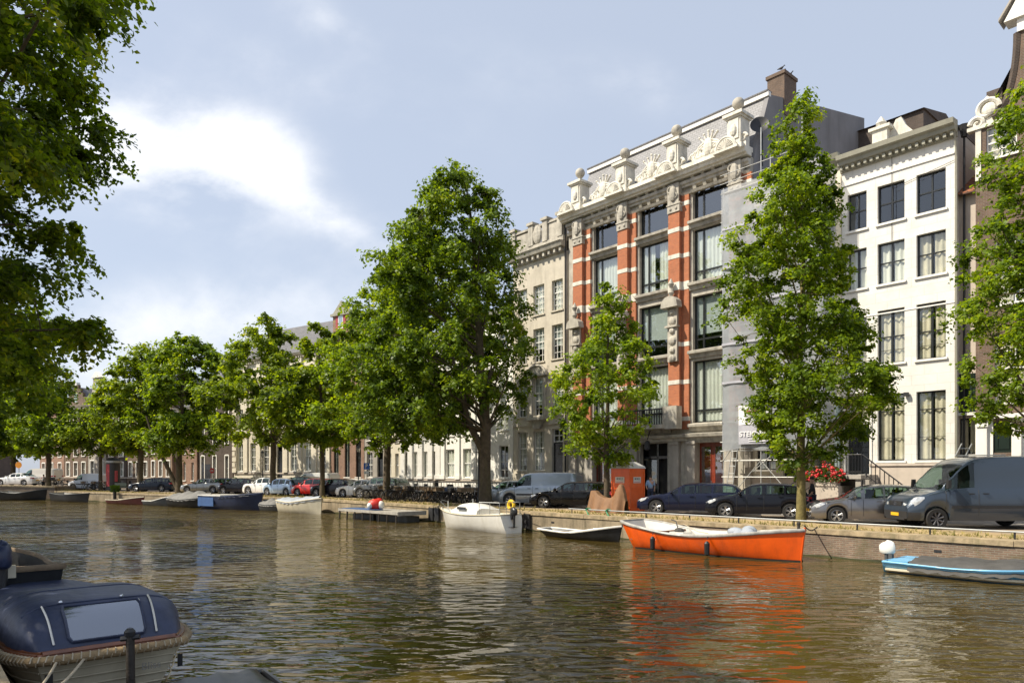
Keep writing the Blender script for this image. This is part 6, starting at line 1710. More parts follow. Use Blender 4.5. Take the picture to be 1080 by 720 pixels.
# ------------------------------------------------------------------ boats
def boat(label, L, B, loc, rz, hullm, gunm, inm, stern=.75, bowp=1.0, sheer=(.62, .5, .78), draft=.25, group='boats moored along the far quay', name='moored_boat', rake=.12, sternrake=-.05, cover=None, coverh=.35, cover_x=(0.02, .97), benches=3, gw=.035, bow='left', flare=.86, floor=.12, fend=0, drape=.10, full=.55, round_stern=0.0):
    """local x: stern 0 to bow L; origin at the middle of the waterline"""
    rt = thing(name, label, 'boat', loc, rz, group)
    ns = 30
    def hb(t):
        a_ = max(0.0, 1 - max(0, (t - full)/(1-full))**2.1*1.0)
        b_ = lerp(stern, 1, min(1, t/full)**.8 if full else 1)
        if round_stern and t < .12: b_ *= lerp(round_stern, 1, math.sin(PI/2*t/.12))
        return B/2*min(a_, 1)*b_ + .012
    def sh(t): return sinterp([(0, sheer[0]), (.42, sheer[1]), (1, sheer[2])], t)
    def X(t, v):   # v: 0 keel to 1 gunwale; raked ends
        return t*L + (rake*L*.5*(v-1)*max(0, (t-.6)/.4)) + (sternrake*(v-1)*max(0, (.3-t)/.3)*L*-.5)
    lv = [(0, -draft, 0.02), (.18, -draft*.8, .42), (.38, -.02, .72), (.6, .38, flare), (.85, .78, .97), (1, 1.0, 1.0)]
    def ring(t, inset=0.0, zmin=None):
        r_ = []
        for v, zf, yf in lv:
            z = zf if zf <= 0 else zf*sh(t)
            if v == .18: z = -draft*.75
            if v == .38: z = 0.0
            y = max(0, hb(t)*yf - inset)
            if zmin is not None: z = max(z, zmin)
            r_.append((X(t, v), y, z))
        return [(x, -y, z) for x, y, z in reversed(r_)] + [(x, y, z) for x, y, z in r_]
    b = MB(); rings = [ring(k/ns) for k in range(ns+1)]
    n = len(rings[0])
    b.loft(rings, False)
    def transom(b, r_):
        m_ = len(r_); b.add(r_, [(i, i+1, m_-2-i, m_-1-i) for i in range(m_//2 - 1)])
    transom(b, rings[0]); hull = b.build('hull', hullm, rt, smooth=50)
    b = MB(); ri = [ring(k/ns, .05, floor) for k in range(ns+1)]
    b.loft([[(x + .09*max(0, 1 - k/ns/.2), y*(1 - .05*max(0, 1 - k/ns/.2)), z - .004) for x, y, z in r_] for k, r_ in enumerate(ri)], False)
    transom(b, [(x+.09, y*.95, z-.004) for x, y, z in ri[0]])
    b.build('inside', inm, rt, smooth=50)
    b = MB()
    pl = [(X(k/ns, 1), hb(k/ns), sh(k/ns)) for k in range(ns+1)]
    b.tube(pl, gw, 6); b.tube([(x, -y, z) for x, y, z in pl], gw, 6); b.tube([pl[0], (pl[0][0], -pl[0][1], pl[0][2])], gw, 6)
    b.build('gunwale', gunm, rt, smooth=60)
    b = MB(); b.tube([(X(1, 1), 0, sh(1)+.08), (X(1, .5), 0, sh(1)*.4), (X(1, .1), 0, -.15)], .035, 6); b.build('stem', hullm, rt, smooth=60)
    if not cover:
        for k in range(benches):
            t_ = .22 + .5*k/max(1, benches-1) if benches > 1 else .45
            b = MB(); x_ = t_*L; y_ = hb(t_)*.84; z_ = sh(t_)*.66; b.box(x_-.14, x_+.14, -y_, y_, z_, z_+.035); b.build('bench', M['wood'] if inm is not M['boat_white'] else M['boat_white'], rt)
    else:
        c0, c1 = cover_x; nc = 26; b = MB(); rr_ = random.Random(int(L*100))
        rg = []
        for k in range(nc+1):
            t_ = lerp(c0, c1, k/nc); w_ = hb(t_) + .03; r_ = []
            sag = .82 + .18*math.cos(k/nc*PI*6) * 1.0
            hgt_ = coverh*math.sin(PI*(.12 + .80*k/nc))**.6*sag
            for q in range(13):
                f = -1 + 2*q/12; e = abs(f)
                z = sh(t_) + .03 + hgt_*(1 - e**1.6) + (.02*math.sin(q*2+k) if 0 < q < 12 else 0)
                r_.append((X(t_, 1), f*w_, z if e < .99 else sh(t_) - drape - .03*math.sin(k*1.9)))
            rg.append(r_)
        b.loft(rg, False); b.build('cover', cover, rt, smooth=60)
    for k in range(fend):
        t_ = .30 + .34*k; 
        for sg in (-1,):
            b = MB(); x_ = t_*L; y_ = sg*(hb(t_)+.09); z_ = sh(t_)
            b.tube([(x_, sg*hb(t_), z_+.02), (x_, y_, z_-.08)], .012, 4); b.lathe([(.03,0),(.075,.05),(.08,.38),(.03,.44)], (x_, y_, z_-.55), 8); b.build('fender', M['boat_black'], rt)
    rt['_'] = 0; del rt['_']
    return rt, hb, sh, X

def moor(xl, xr, B, gap=.35, bow='right', m0=None):
    """position along the far bank between two image columns; local +x towards the bow"""
    m = -(gap + B/2) if m0 is None else m0
    pl, sl_ = bank(xl, m); pr, sr_ = bank(xr, m)
    if sl_ != sr_ :
        pass
    L = (pr - pl).length; d = (pr - pl).normalized()
    if bow == 'right': return L, (pl.x, pl.y, 0), math.atan2(d.y, d.x)
    return L, (pr.x, pr.y, 0), math.atan2(-d.y, -d.x)

def outboard(rt, x, z, cowl, s=1.0, legm='trim', ang=0):
    b = MB(); b.loft([[(x-.12*s+q_*(.29+.03*math.cos(2*PI*k/14))*s*math.cos(2*PI*k/14)-.04*s*zz_, q_*.155*s*math.sin(2*PI*k/14), z+zz_*s + (.05*s*math.cos(2*PI*k/14) if zz_ > .3 else 0)) for k in range(14)] for q_, zz_ in ((.72,0),(.95,.05),(1.0,.16),(.98,.28),(.86,.38),(.55,.44),(.1,.455))])
    o = b.build('outboard_motor', cowl, rt, smooth=40)
    b = MB(); b.tube([(x-.12*s, 0, z), (x-.14*s, 0, z-.75*s)], [.08*s, .05*s], 8); b.tube([(x+.05*s, 0, z+.1*s), (x+.55*s, 0, z+.22*s)], .02*s, 6); b.box(x-.02, x+.1*s, -.1*s, .1*s, z-.25*s, z); b.build('motor_leg', M[legm], o)

# orange sloop
M['rubbing_grey'] = mat('worn_grey_gunwale', (0.40,0.39,0.36), .7, var=.25, stain=((0.12,0.11,0.1),.7,3))
L_, lc, rz = moor(667, 849, 2.3, .55)
rt, hb, sh, X = boat('bright orange open sloop with white inside, largest boat on the far quay', L_, 2.35, lc, rz, M['orange'], M['rubbing_grey'], M['boat_white'], stern=.80, sheer=(.98,.66,1.02), draft=.35, gw=.06, fend=0, benches=0, rake=.05, sternrake=.20, full=.5, name='orange_sloop', round_stern=.72, floor=.22)
for k, t_ in enumerate((.27, .60)):
    b = MB(); x_ = t_*L_; y_ = -(hb(t_)+.1); z_ = sh(t_); b.tube([(x_, -hb(t_), z_+.05), (x_, y_, z_-.12)], .015, 4); b.lathe([(.03,0),(.085,.05),(.095,.42),(.03,.50)], (x_, y_, z_-.68), 10); b.build('fender', M['boat_black'], rt)
b = MB(); xx = np.linspace(.75, L_*.985, 40)
b.loft([[(x_, -(hb(x_/L_)*.72+.02), -.04), (x_, -(hb(x_/L_)*.745+.02), .045)] for x_ in xx], False); b.loft([[(x_, (hb(x_/L_)*.72+.02), -.04), (x_, (hb(x_/L_)*.745+.02), .045)] for x_ in xx], False); b.build('dirty_waterline', M['boat_black'], rt)
b = MB(); b.box(.5, 1.9, -.72, .72, .30, .60); b.box(1.9, 1.96, -.80, .80, .30, .72); b.build('stern_bench', M['inside_brown'], rt)
b = MB(); b.box(2.0, 2.6, -.3, .3, .25, .68); b.build('engine_box', M['boat_white'], rt)
b = MB(); b.box(1.5, 5.0, .78, .84, .25, .72); b.build('side_lining', M['boat_white'], rt)
b = MB(); b.ball((2.3,-.1,.72),(.2,.18,.12),10,6); b.tube([(2.2,0,.7),(2.0,.1,1.05),(1.8,.1,1.1)],.025,6); b.build('covered_instrument', M['dark_cover'], rt)
for sg in (-1,1):
    b = MB(); b.box(2.9, 4.6, min(sg*.55,sg*.90), max(sg*.55,sg*.90), .5, .56); b.build('side_bench', M['boat_white'], rt)
bag = thing('cloth_bundle', 'grey cloth bundle heaped in the bow of the orange sloop', 'bundle', lc, rz)
b = MB(); br2 = random.Random(9)
for k in range(7): b.ball((L_*.70+br2.uniform(-.35,.35), br2.uniform(-.35,.3), .72+br2.uniform(-.1,.2)), (br2.uniform(.2,.34), br2.uniform(.2,.3), br2.uniform(.16,.28)), 9, 6)
b.build('cloth', M['pale_cover'], bag, smooth=70)
b = MB(); b.tube([(L_*.25,.9,.9),(L_*.45,-.2,.75),(L_*.58,-.95,.78)],.014,4); b.tube([(L_*.58,-1.0,.72),(L_*.57,-.2,.45),(L_*.56,.95,.8)],.014,4); b.build('rigging_rope', M['rope_pale'], rt)
b = MB(); b.tube([(L_*.97,0,1.0),(L_*.97,0,1.2)],.05,8); b.ball((L_*.97,0,1.22),.07,8,5); b.build('bollard_post', M['dark_wood'], rt)

# white cabin boat
L_, lc, rz = moor(466, 539, 2.1, .5, bow='left')
rt, hb, sh, X = boat('white cabin sailing boat with yellow lifebuoy moored below the forked tree', L_, 2.15, lc, rz, M['boat_white'], M['boat_cream'], M['boat_white'], stern=.62, sheer=(.88,.80,.95), draft=.3, rake=.22, sternrake=-.12, benches=1, full=.45, name='cabin_boat', gw=.035, floor=.3)
def cabin(rt, x0, x1, w0, w1, z0, h, mt):
    b = MB(); rg = []
    for k in range(13):
        f = k/12; x = lerp(x0, x1, f); w_ = lerp(w0, w1, f); hh_ = h*min(1, math.sin(PI*min(1, .10+.9*f))**.5 if f < .5 else 1 - ((f-.5)/.5)**2*.75)
        rg.append([(x, -w_, z0), (x, -w_*.93, z0+hh_*.7), (x, -w_*.6, z0+hh_), (x, 0, z0+hh_*1.06), (x, w_*.6, z0+hh_), (x, w_*.93, z0+hh_*.7), (x, w_, z0)])
    b.loft(rg); return b.build('cabin', mt, rt, smooth=40)
cb_ = cabin(rt, L_*.30, L_*.76, .78, .42, .82, .50, M['boat_white'])
for sg in (-1, 1):
    b = MB(); b.loft([[(x, sg*(w_+.0), z), (x, sg*(w_+.02), z), (x, sg*(w_-.0), z+.13), (x, sg*(w_-.03), z+.13)] for x, w_, z in ((L_*.47,.70,1.02),(L_*.62,.585,1.02))]); b.build('cabin_window', M['boat_black'], cb_)
b = MB()
for x_ in (.1, L_*.12, L_*.24):
    for sg in (-1, 1): b.tube([(x_, sg*(hb(x_/L_)-.06), .85), (x_, sg*(hb(x_/L_)-.06), 1.45)], .016, 5)
for z_ in (1.15, 1.45):
    b.tube([(L_*.24, hb(.24)-.06, z_), (.1, hb(.02)-.06, z_), (.1, -hb(.02)+.06, z_), (L_*.24, -hb(.24)+.06, z_)], .016, 5)
b.build('guard_rail', M['galv'], rt)
b = MB(); n = 14; b.tube([(L_*.16+.20*math.cos(a_), -.80, 1.28+.20*math.sin(a_)) for a_ in [PI*1.7*k/n - 1.2 for k in range(n+1)]], .085, 7); b.build('lifebuoy', M['yellow_paint'], rt)
b = MB(); b.tube([(L_*.52,0,1.3),(L_*.52,0,1.55)],.04,6); b.tube([(L_*.9,0,.95),(L_*.96,-.25,1.35),(L_*.99,0,1.4),(L_*.96,.25,1.35),(L_*.9,0,.95)],.014,5); b.build('deck_fittings', M['galv'], rt)
b = MB(); b.lathe([(.03,0),(.09,.06),(.09,.5),(.03,.56)], (L_*.83, -hb(.83)-.12, .35), 8); b.build('fender', M['boat_navy'], rt)
outboard(rt, -.12, .85, M['boat_black'], .8)

# low black skiff
L_, lc, rz = moor(574, 656, 1.5, .4)
boat('low black skiff with white rim tied below the covered scooter', L_, 1.5, lc, rz, M['boat_black'], M['boat_white'], M['boat_grey'], stern=.55, sheer=(.32,.27,.66), draft=.1, gw=.05, rake=.1, benches=3, sternrake=.3, name='rowing_boat')
# blue boat with charcoal cover, right edge
L_, lc, rz = moor(944, 1130, 2.0, .45)
rt, hb, sh, X = boat('light blue boat with charcoal cover and white outboard at the right edge', L_, 2.0, lc, rz, M['sky_blue'], M['sky_blue'], M['boat_grey'], stern=.9, sheer=(.32,.29,.42), draft=.2, cover=M['dark_cover'], coverh=.22, cover_x=(.16,.98), full=.6, name='covered_boat', gw=.03, drape=.17)
b = MB()
for sg in (-1, 1): b.loft([[(x_, sg*(hb(x_/L_)*.80), .02), (x_, sg*(hb(x_/L_)*.93+.012), .08), (x_, sg*(hb(x_/L_)*.93+.012), .13), (x_, sg*(hb(x_/L_)*.90), .14)] for x_ in np.linspace(.05, L_*.92, 14)])
b.build('lower_strake', M['boat_cream'], rt)
outboard(rt, -.14, .46, M['boat_white'], .80, 'boat_grey')
b = MB(); b.box(.1, .62, -.78, .78, .30, .36); b.build('stern_deck', M['sky_blue'], rt)

# wooden raft with red bag
A, _s = bank(372, -1.6); C_, _s = bank(434, -1.3)
d = (C_-A).normalized(); L_ = (C_-A).length
rt = thing('work_raft', 'weathered grey plank raft on floats left of the white cabin boat', 'raft', (A.x, A.y, 0), math.atan2(d.y, d.x), None)
b = MB()
for k in range(9): b.box(0, L_, -.95+k*.21, -.95+k*.21+.18, .52, .58)
b.build('deck', M['grey_wood'], rt)
b = MB()
for y in (-.98, .96): b.box(-.05, L_+.05, y-.04, y+.04, .48, .64)
b.box(-.09,-.05,-1,1,.42,.66); b.box(L_+.05,L_+.09,-1,1,.42,.66); b.build('rim_board', M['grey_wood'], rt)
for k in range(8):
    x_ = .1 + (L_-.2)*k/7
    b = MB(); b.tube([(x_, -.98, .5), (x_+rnd.uniform(-.08,.08), -1.0, -.3)], .06, 6); b.build('pile', M['dark_wood'], rt)
b = MB(); b.box(L_*.45, L_*.95, -.1, .8, .0, .34); b.build('float', M['boat_grey'], rt)
b = MB(); b.box(0.2, L_*.40, -.1, .8, .0, .30); b.build('float', M['boat_grey'], rt)
b = MB(); b.box(.2, L_*.5, -.9, .2, .585, .66); b.build('blue_board', M['boat_blue'], rt)
bgx = A + d*(L_*.42)
rg = thing('red_bag', 'red and white bag lying on the grey plank raft', 'bag', (bgx.x, bgx.y, .67), .3)
b = MB(); b.ball((0,0,.26),(.5,.36,.36),12,8); b.ball((.2,.1,.46),(.26,.2,.2),9,6); b.build('bag', M['red_paint'], rg, smooth=70)
b = MB(); b.ball((.3,-.22,.24),(.22,.2,.26),8,6); b.ball((-.38,-.1,.2),(.18,.25,.2),8,6); b.build('pocket', M['boat_white'], rg, smooth=70)

# cream boat with blue-grey cover
L_, lc, rz = moor(301.5, 339, 1.9, .4)
boat('cream sloop with blue grey cover below the red car', L_, 2.0, lc, rz, M['boat_cream'], M['boat_cream'], M['boat_grey'], stern=.8, sheer=(.85,.75,1.1), draft=.3, cover=M['pale_cover'], coverh=.35, rake=.03, full=.5, name='covered_boat', gw=.05)
L_, lc, rz = moor(279.5, 303, 1.5, .5)
boat('small grey dinghy with rounded cover between navy barge and cream sloop', L_, 1.5, lc, rz, M['boat_grey'], M['boat_grey'], M['boat_grey'], stern=.8, sheer=(.5,.45,.55), cover=M['grey_cover'], coverh=.5, name='covered_boat', full=.5)
L_, lc, rz = moor(223, 277, 2.4, .4)
rt, hb, sh, X = boat('navy barge with white deck and mid blue stern panel', L_, 2.5, lc, rz, M['boat_navy'], M['boat_navy'], M['boat_grey'], stern=.95, sheer=(1.05,1.0,1.3), draft=.3, cover=M['boat_navy'], coverh=.10, full=.6, name='barge', cover_x=(.42,.98))
b = MB(); b.box(-.05, L_*.45, -1.2, 1.2, 1.06, 1.14); b.build('white_deck', M['boat_white'], rt)
b = MB(); b.box(-.03, .03, -1.1, 1.1, .15, .95); b.box(.05, L_*.32, -1.24, -1.19, .25, .95); b.build('blue_panel', M['boat_blue'], rt)
L_, lc, rz = moor(187, 224, 2.3, .4)
boat('black sloop under a large grey tarpaulin cover left of the navy barge', L_, 2.4, lc, rz, M['boat_black'], M['boat_grey'], M['boat_grey'], stern=.85, sheer=(.75,.65,.9), cover=M['grey_cover'], coverh=.7, name='covered_boat', full=.55)
L_, lc, rz = moor(157, 187, 1.8, .4)
boat('grey white open boat with raised bow left of the tarpaulin covered sloop', L_, 1.8, lc, rz, M['boat_grey'], M['boat_white'], M['boat_white'], stern=.7, sheer=(.4,.4,.95), name='moored_boat', benches=2)
L_, lc, rz = moor(118, 152, 1.7, .5)
boat('low maroon boat right of the wooden mooring post', L_, 1.7, lc, rz, M['maroon'], M['boat_cream'], M['maroon'], stern=.7, sheer=(.36,.36,.7), name='moored_boat', benches=2)
L_, lc, rz = moor(60, 94, 1.9, .6)
boat('dark open boat second from the left along the far quay', L_, 1.9, lc, rz, M['boat_black'], M['boat_grey'], M['grey_wood'], stern=.75, sheer=(.85,.7,.9), name='moored_boat', benches=3)
p = on_line(2.5, -1.6, 3); q = on_line(50, -1.6, 3)
boat('long dark sloop moored farthest left below the brick ramp wall', (q-p).length, 2.0, (p.x, p.y, 0), 0, M['boat_black'], M['boat_grey'], M['grey_wood'], stern=.75, sheer=(.95,.75,1.2), name='moored_boat', benches=3)

# --- near boats, lower left
NB = 'boats moored on the near quay'
SN = math.atan2(D1.y, D1.x)
def npt(n, s): return D1*s + N1*n
# canopied launch seen from its stern
cpt = npt(1.98, 9.7)          # stern centre
rt, hb, sh, X = boat('white clinker launch with navy canopy and thick rope fender in the foreground', 6.6, 2.2, (cpt.x, cpt.y, 0), SN, M['boat_cream'], M['teak'], M['teak'], stern=.86, sheer=(.72,.64,.80), draft=.3, gw=.04, group=NB, name='canopied_launch', benches=0, rake=.1, sternrake=.12, full=.5, round_stern=.80)
b = MB()                       # clinker laps
for v in (.24, .40, .56, .72, .86):
    for sg in (-1, 1): b.tube([(X(t_, lerp(.38, 1, v)), sg*(hb(t_)*lerp(.80, 1.0, v**.7)+.008), sh(t_)*v) for t_ in [k/20 for k in range(19)]], .011, 4)
    y_ = hb(0)*lerp(.76, .99, v**.7); b.tube([(X(0, lerp(.38,1,v))-.012, -y_, sh(0)*v), (X(0, lerp(.38,1,v))-.012, y_, sh(0)*v)], .010, 4)
b.build('clinker_lap', M['boat_cream'], rt)
b = MB()                       # rope fender with lashing
pts = [(X(t_, 1)-.0, (hb(t_)+.06), sh(t_)-.04) for t_ in [k/16 for k in range(13, -1, -1)]] + [(-.10, hb(0)*q, sh(0)-.04) for q in (.7, .35, 0, -.35, -.7)] + [(X(t_, 1), -(hb(t_)+.06), sh(t_)-.04) for t_ in [k/16 for k in range(0, 14)]]
b.tube(pts, .058, 10)
b.build('rope_fender', M['rope'], rt, smooth=60)
b = MB(); V3 = [Vector(p) for p in pts]
for i in range(len(V3)-1):
    seg = V3[i+1]-V3[i]; n = max(1, int(seg.length/.07))
    for k in range(n):
        c = V3[i].lerp(V3[i+1], k/n); dv = seg.normalized(); u_ = dv.cross(Vector((0,0,1))).normalized()
        b.tube([c + (u_*math.cos(a_) + Vector((0,0,1))*math.sin(a_))*.063 + dv*(a_/(2*PI))*.06 for a_ in [2*PI*q/6 for q in range(7)]], .009, 3, cap=False)
b.build('rope_lashing', M['rope_pale'], rt)
b = MB(); b.tube([(X(t_, 1), hb(t_)-.05, sh(t_)+.03) for t_ in [k/20 for k in range(20)]], .035, 6); b.tube([(X(t_, 1), -(hb(t_)-.05), sh(t_)+.03) for t_ in [k/20 for k in range(20)]], .035, 6); b.tube([(.0,-hb(0)+.05,sh(0)+.03),(.0,hb(0)-.05,sh(0)+.03)], .04, 6); b.build('teak_rail', M['teak'], rt, smooth=60)
# canopy: rings from the stern edge up over the hoops
cv = thing('boat_canopy', 'navy canvas canopy with clear window over the white foreground launch', 'canopy', (cpt.x, cpt.y, 0), SN)
cr = [(.03, 0.0), (.34, .32), (.66, .47), (1.0, .51), (1.6, .52), (2.3, .50), (2.9, .43), (3.5, .26), (3.95, .12), (5.0, .08), (6.1, .04)]
def canr(x, h):
    t_ = x/6.6; w_ = hb(t_)-.03; z0 = sh(t_)+.05; r_ = []
    for q in range(17):
        a_ = PI*q/16; c_, s_ = math.cos(a_), math.sin(a_)
        r_.append((x, w_*(abs(c_)**.34)*(1 if c_ > 0 else -1)*(1-.20*(s_*h/.57)), z0 + h*(abs(s_)**.40)))
    return r_
b = MB(); b.loft([canr(sinterp([(k, c[0]) for k, c in enumerate(cr)], j/4), sinterp([(k, c[1]) for k, c in enumerate(cr)], j/4)) for j in range(4*(len(cr)-1)+1)], False); b.build('canvas', M['navy_canvas'], cv, smooth=70)
def canpt(j, q, out=.012):     # point on the canopy surface, q -1..1 across
    x = sinterp([(k, c[0]) for k, c in enumerate(cr)], j); h = sinterp([(k, c[1]) for k, c in enumerate(cr)], j)
    t_ = x/6.6; w_ = hb(t_)-.03; a_ = math.acos(max(-1, min(1, (1 if q > 0 else -1)*min(1, abs(q))**(1/.34))))
    s_ = math.sin(a_); z = sh(t_)+.05 + h*(abs(s_)**.40)
    return (x-out*.8, w_*q*(1-.20*(s_*h/.57)), z+out*.6)
b = MB(); b.grid(lambda u, v: canpt(lerp(.22, 1.62, v), lerp(-.50, .55, u) , .016), 20, 8); b.build('clear_window', M['clear_vinyl'], cv, smooth=60)
b = MB(); q0, q1, j0, j1 = -.52, .57, .18, 1.68
loop = [(q0, j0+.15)] + [(q0, j0+(j1-j0)*k/6) for k in range(1, 6)] + [(q0+.03, j1)] + [(lerp(q0, q1, k/8), j1) for k in range(1, 8)] + [(q1-.03, j1)] + [(q1, j1-(j1-j0)*k/6) for k in range(1, 6)] + [(q1, j0+.15), (q1-.04, j0)] + [(lerp(q1, q0, k/8), j0) for k in range(1, 8)] + [(q0+.04, j0), (q0, j0+.15)]
b.tube([canpt(j, q, .02) for q, j in loop], .016, 5); b.build('window_seam', M['navy_canvas'], cv)
b = MB()
for j in (2.0, 4.4): b.tube([canpt(j, -.96+1.92*k/16, .004) for k in range(17)], .010, 4)
b.build('canvas_seam', M['navy_canvas'], cv)
b = MB()
for q in (-.68, .78): b.tube([canpt(j/6, q, .02) for j in range(1, 13)], .012, 4)
b.tube([canpt(j/6, -.52, .022) for j in range(3, 11)], .008, 4)
b.build('zip', M['boat_white'], cv)
b = MB()
for q in (-.3, .55): b.ball(canpt(2.05, q, .03), .025, 6, 4)
b.build('press_stud', M['chrome'], cv)
b = MB(); b.box(-.045,-.03,.62,.70,.38,.52); b.box(-.045,-.03,-.80,-.74,.36,.52); b.build('scupper', M['boat_black'], rt)
b = MB(); b.box(-.3, .0, -.75, -.55, .0, .16); b.build('trim_bracket', M['galv'], rt)
text_mesh('Bliss', .13, M['faded_ink'], 'name_lettering', rt, Matrix.Translation((-.075, -.42+.0, .44)) @ Matrix.Rotation(R(-90), 4, 'Z'))
# mooring post by the stern
mp_ = Vector(((137-PCX)/FOC*8.45, 8.45))
po = thing('mooring_post', 'black wooden mooring post standing against the white launch', 'post', (mp_.x, mp_.y, 0), .2)
b = MB(); b.tube([(0,0,-1.0),(.01,0,.3),(0,.01,.92)], [.055,.05,.048], 9); b.build('post', M['dark_wood'], po, smooth=50)
b = MB(); b.tube([(-.10,0,.86),(.11,0,.88)], .032, 7); b.lathe([(.06,0),(.065,.05),(.03,.09)], (0,0,.9), 9); b.build('cleat', M['iron'], po)
# mooring ropes
a0 = npt(.35, 9.0); ro = thing('mooring_rope', 'pale mooring ropes running from the launch to the near quay', 'rope', (0,0,0))
b = MB()
t0 = cpt + D1*.1 + N1*(-.1)
for k, dx in enumerate((0, .30)):
    s0 = Vector((cpt.x, cpt.y)) + N1*(-.25-dx) ; e0 = npt(.60, 7.6)
    P_ = [(lerp(s0.x, e0.x, f), lerp(s0.y, e0.y, f), lerp(.70, 1.0, f) - .28*math.sin(PI*f)) for f in [j/10 for j in range(11)]]
    b.tube(P_, .016, 6)
for k in range(4):
    c = npt(.52, 7.5); P_ = [(c.x + (.16-.02*k)*math.cos(a_), c.y + (.16-.02*k)*math.sin(a_), SZ+.03+.035*k) for a_ in [2*PI*j/14 for j in range(15)]]
    b.tube(P_, .018, 5)
b.build('rope', M['rope_pale'], ro)
# second dark boat with outboard behind the launch
c2 = npt(1.38, 15.4)
rt, hb, sh, X = boat('dark open boat with black outboard motor behind the foreground launch', 6.0, 2.1, (c2.x, c2.y, 0), SN, M['boat_black'], M['wood'], M['boat_black'], stern=.9, sheer=(1.12,.95,1.1), draft=.25, gw=.06, group=NB, benches=2, sternrake=.1, full=.5, name='moored_boat')
outboard(rt, -.05, 1.18, M['boat_navy'], 1.0)
b = MB(); b.box(-.06,.06,-.22,.22,.98,1.2); b.build('motor_bracket', M['boat_cream'], rt)
b = MB(); b.box(-.04,-.03,-.75,-.15,.30,.62); b.build('stern_panel', M['boat_navy'], rt)
# dark flat punt corner at the bottom edge
c4_ = Vector((-3.75, 8.1)); 
rt, hb, sh, X = boat('black flat punt end just showing at the bottom edge beside the launch', 5.2, 1.3, (c4_.x+.2, c4_.y+.1, 0), math.atan2(-D1.y, -D1.x)-.1, M['boat_black'], M['boat_black'], M['boat_black'], stern=.95, sheer=(.44,.42,.5), group=NB, cover=M['boat_black'], coverh=.05, name='punt', cover_x=(0.0,.97))
# ------------------------------------------------------------------ street furniture and small things
def at(px, m): p, s = bank(px, m); return p
def lamp_post(px, m, label, H=4.3):
    p = at(px, m); rt = thing('street_lamp', label, 'street lamp', (p.x, p.y, SZ), 0, 'street lamps on the far quay')
    b = MB(); b.lathe([(.16,0),(.16,.12),(.10,.2),(.085,.9),(.10,.95),(.055,1.05),(.045,H-.9),(.08,H-.85),(.04,H-.78)], (0,0,0), 10); b.tube([(-.22,0,H-1.1),(.22,0,H-1.1)], .018, 5); b.build('post', M['iron'], rt, smooth=50)
    b = MB(); b.lathe([(.10,0),(.20,.42),(.20,.44),(.05,.62),(.02,.78)], (0,0,H-.78), 6); ln = b.build('lantern', M['iron'], rt)
    b = MB()
    for k in range(6):
        a0, a1 = 2*PI*(k+.12)/6, 2*PI*(k+.88)/6
        b.quad((.117*math.cos(a0),.117*math.sin(a0),H-.74),(.117*math.cos(a1),.117*math.sin(a1),H-.74),(.196*math.cos(a1),.196*math.sin(a1),H-.40),(.196*math.cos(a0),.196*math.sin(a0),H-.40))
    b.build('lantern_pane', mat('frosted_lantern_glass', (0.6,0.58,0.5), .3), ln)
lamp_post(505, 3.0, 'black street lamp between the bicycle row and the forked tree', 4.3)
lamp_post(378, 9.8, 'black street lamp beside the brick house and blue sign', 4.6)
lamp_post(277, 10.0, 'black street lamp in front of the long cream building', 4.4)
def sign(px, m, label, disc, H, face, rim=None, shape='disc', r=.3):
    p = at(px, m); rt = thing('road_sign', label, 'road sign', (p.x, p.y, SZ), R(-20))
    b = MB(); b.tube([(0,0,0),(0,0,H+.2)], .035, 7); b.build('pole', M['galv'], rt)
    b = MB()
    if shape == 'disc': b.cyl((0,-.05,H), (0,-.075,H), r, n=20)
    else: b.box(-r, r, -.075, -.05, H-r, H+r)
    f = b.build('panel', face, rt)
    return rt
rt = sign(387, 6.0, 'square blue parking sign on a grey pole before the dark doorway', None, 2.5, M['blue_sign'], shape='sq', r=.27)
text_mesh('P', .42, M['boat_white'], 'sign_letter', rt, Matrix.Translation((0,-.085,2.5)), bold=.015)
b = MB(); b.box(-.25, .25, -.07, -.05, 1.85, 2.08); b.build('lower_panel', M['boat_white'], rt)
p = on_line(20, 2.5, 3); rt = thing('road_sign', 'round orange sign beside the white car on the far left ramp', 'road sign', (p.x, p.y, 1.5), 0)
b = MB(); b.tube([(0,0,0),(0,0,2.3)], .04, 6); b.build('pole', M['galv'], rt); b = MB(); b.cyl((0,-.05,2.3),(0,-.08,2.3),.36,n=20); b.build('panel', M['orange_sign'], rt)
rt = sign(224, 9.5, 'small round red no-entry sign before the brown gateway', None, 2.2, M['red_paint'], r=.3)
b = MB(); b.box(-.2,.2,-.082,-.078,2.15,2.25); b.build('white_bar', M['boat_white'], rt)
# advertising column
p = at(119.5, 3.6); ac = thing('advertising_column', 'dark round advertising column with red poster beside the far quay', 'advertising column', (p.x, p.y, SZ), 0)
b = MB(); b.lathe([(.75,0),(.75,.3),(.66,.32),(.66,3.0),(.78,3.05),(.78,3.3),(.5,3.5),(.1,3.6)], (0,0,0), 24); b.build('drum', M['trim'], ac, smooth=40)
b = MB(); b.grid(lambda u, v: (.672*math.cos(lerp(PI*1.02, PI*1.48, u)), .672*math.sin(lerp(PI*1.02, PI*1.48, u)), lerp(.5, 2.9, v)), 10, 1); b.build('poster', M['ink_red'], ac)
b = MB(); b.grid(lambda u, v: (.682*math.cos(lerp(PI*1.12, PI*1.30, u)), .682*math.sin(lerp(PI*1.12, PI*1.30, u)), lerp(1.5, 2.6, v)), 6, 1); b.build('poster_figure', M['petal'], ac)
b = MB(); b.grid(lambda u, v: (.672*math.cos(lerp(PI*1.55, PI*1.95, u)), .672*math.sin(lerp(PI*1.65, PI*1.85, u)), lerp(1.0, 2.2, v)), 10, 1); b.build('poster', M['ink_red'], ac)
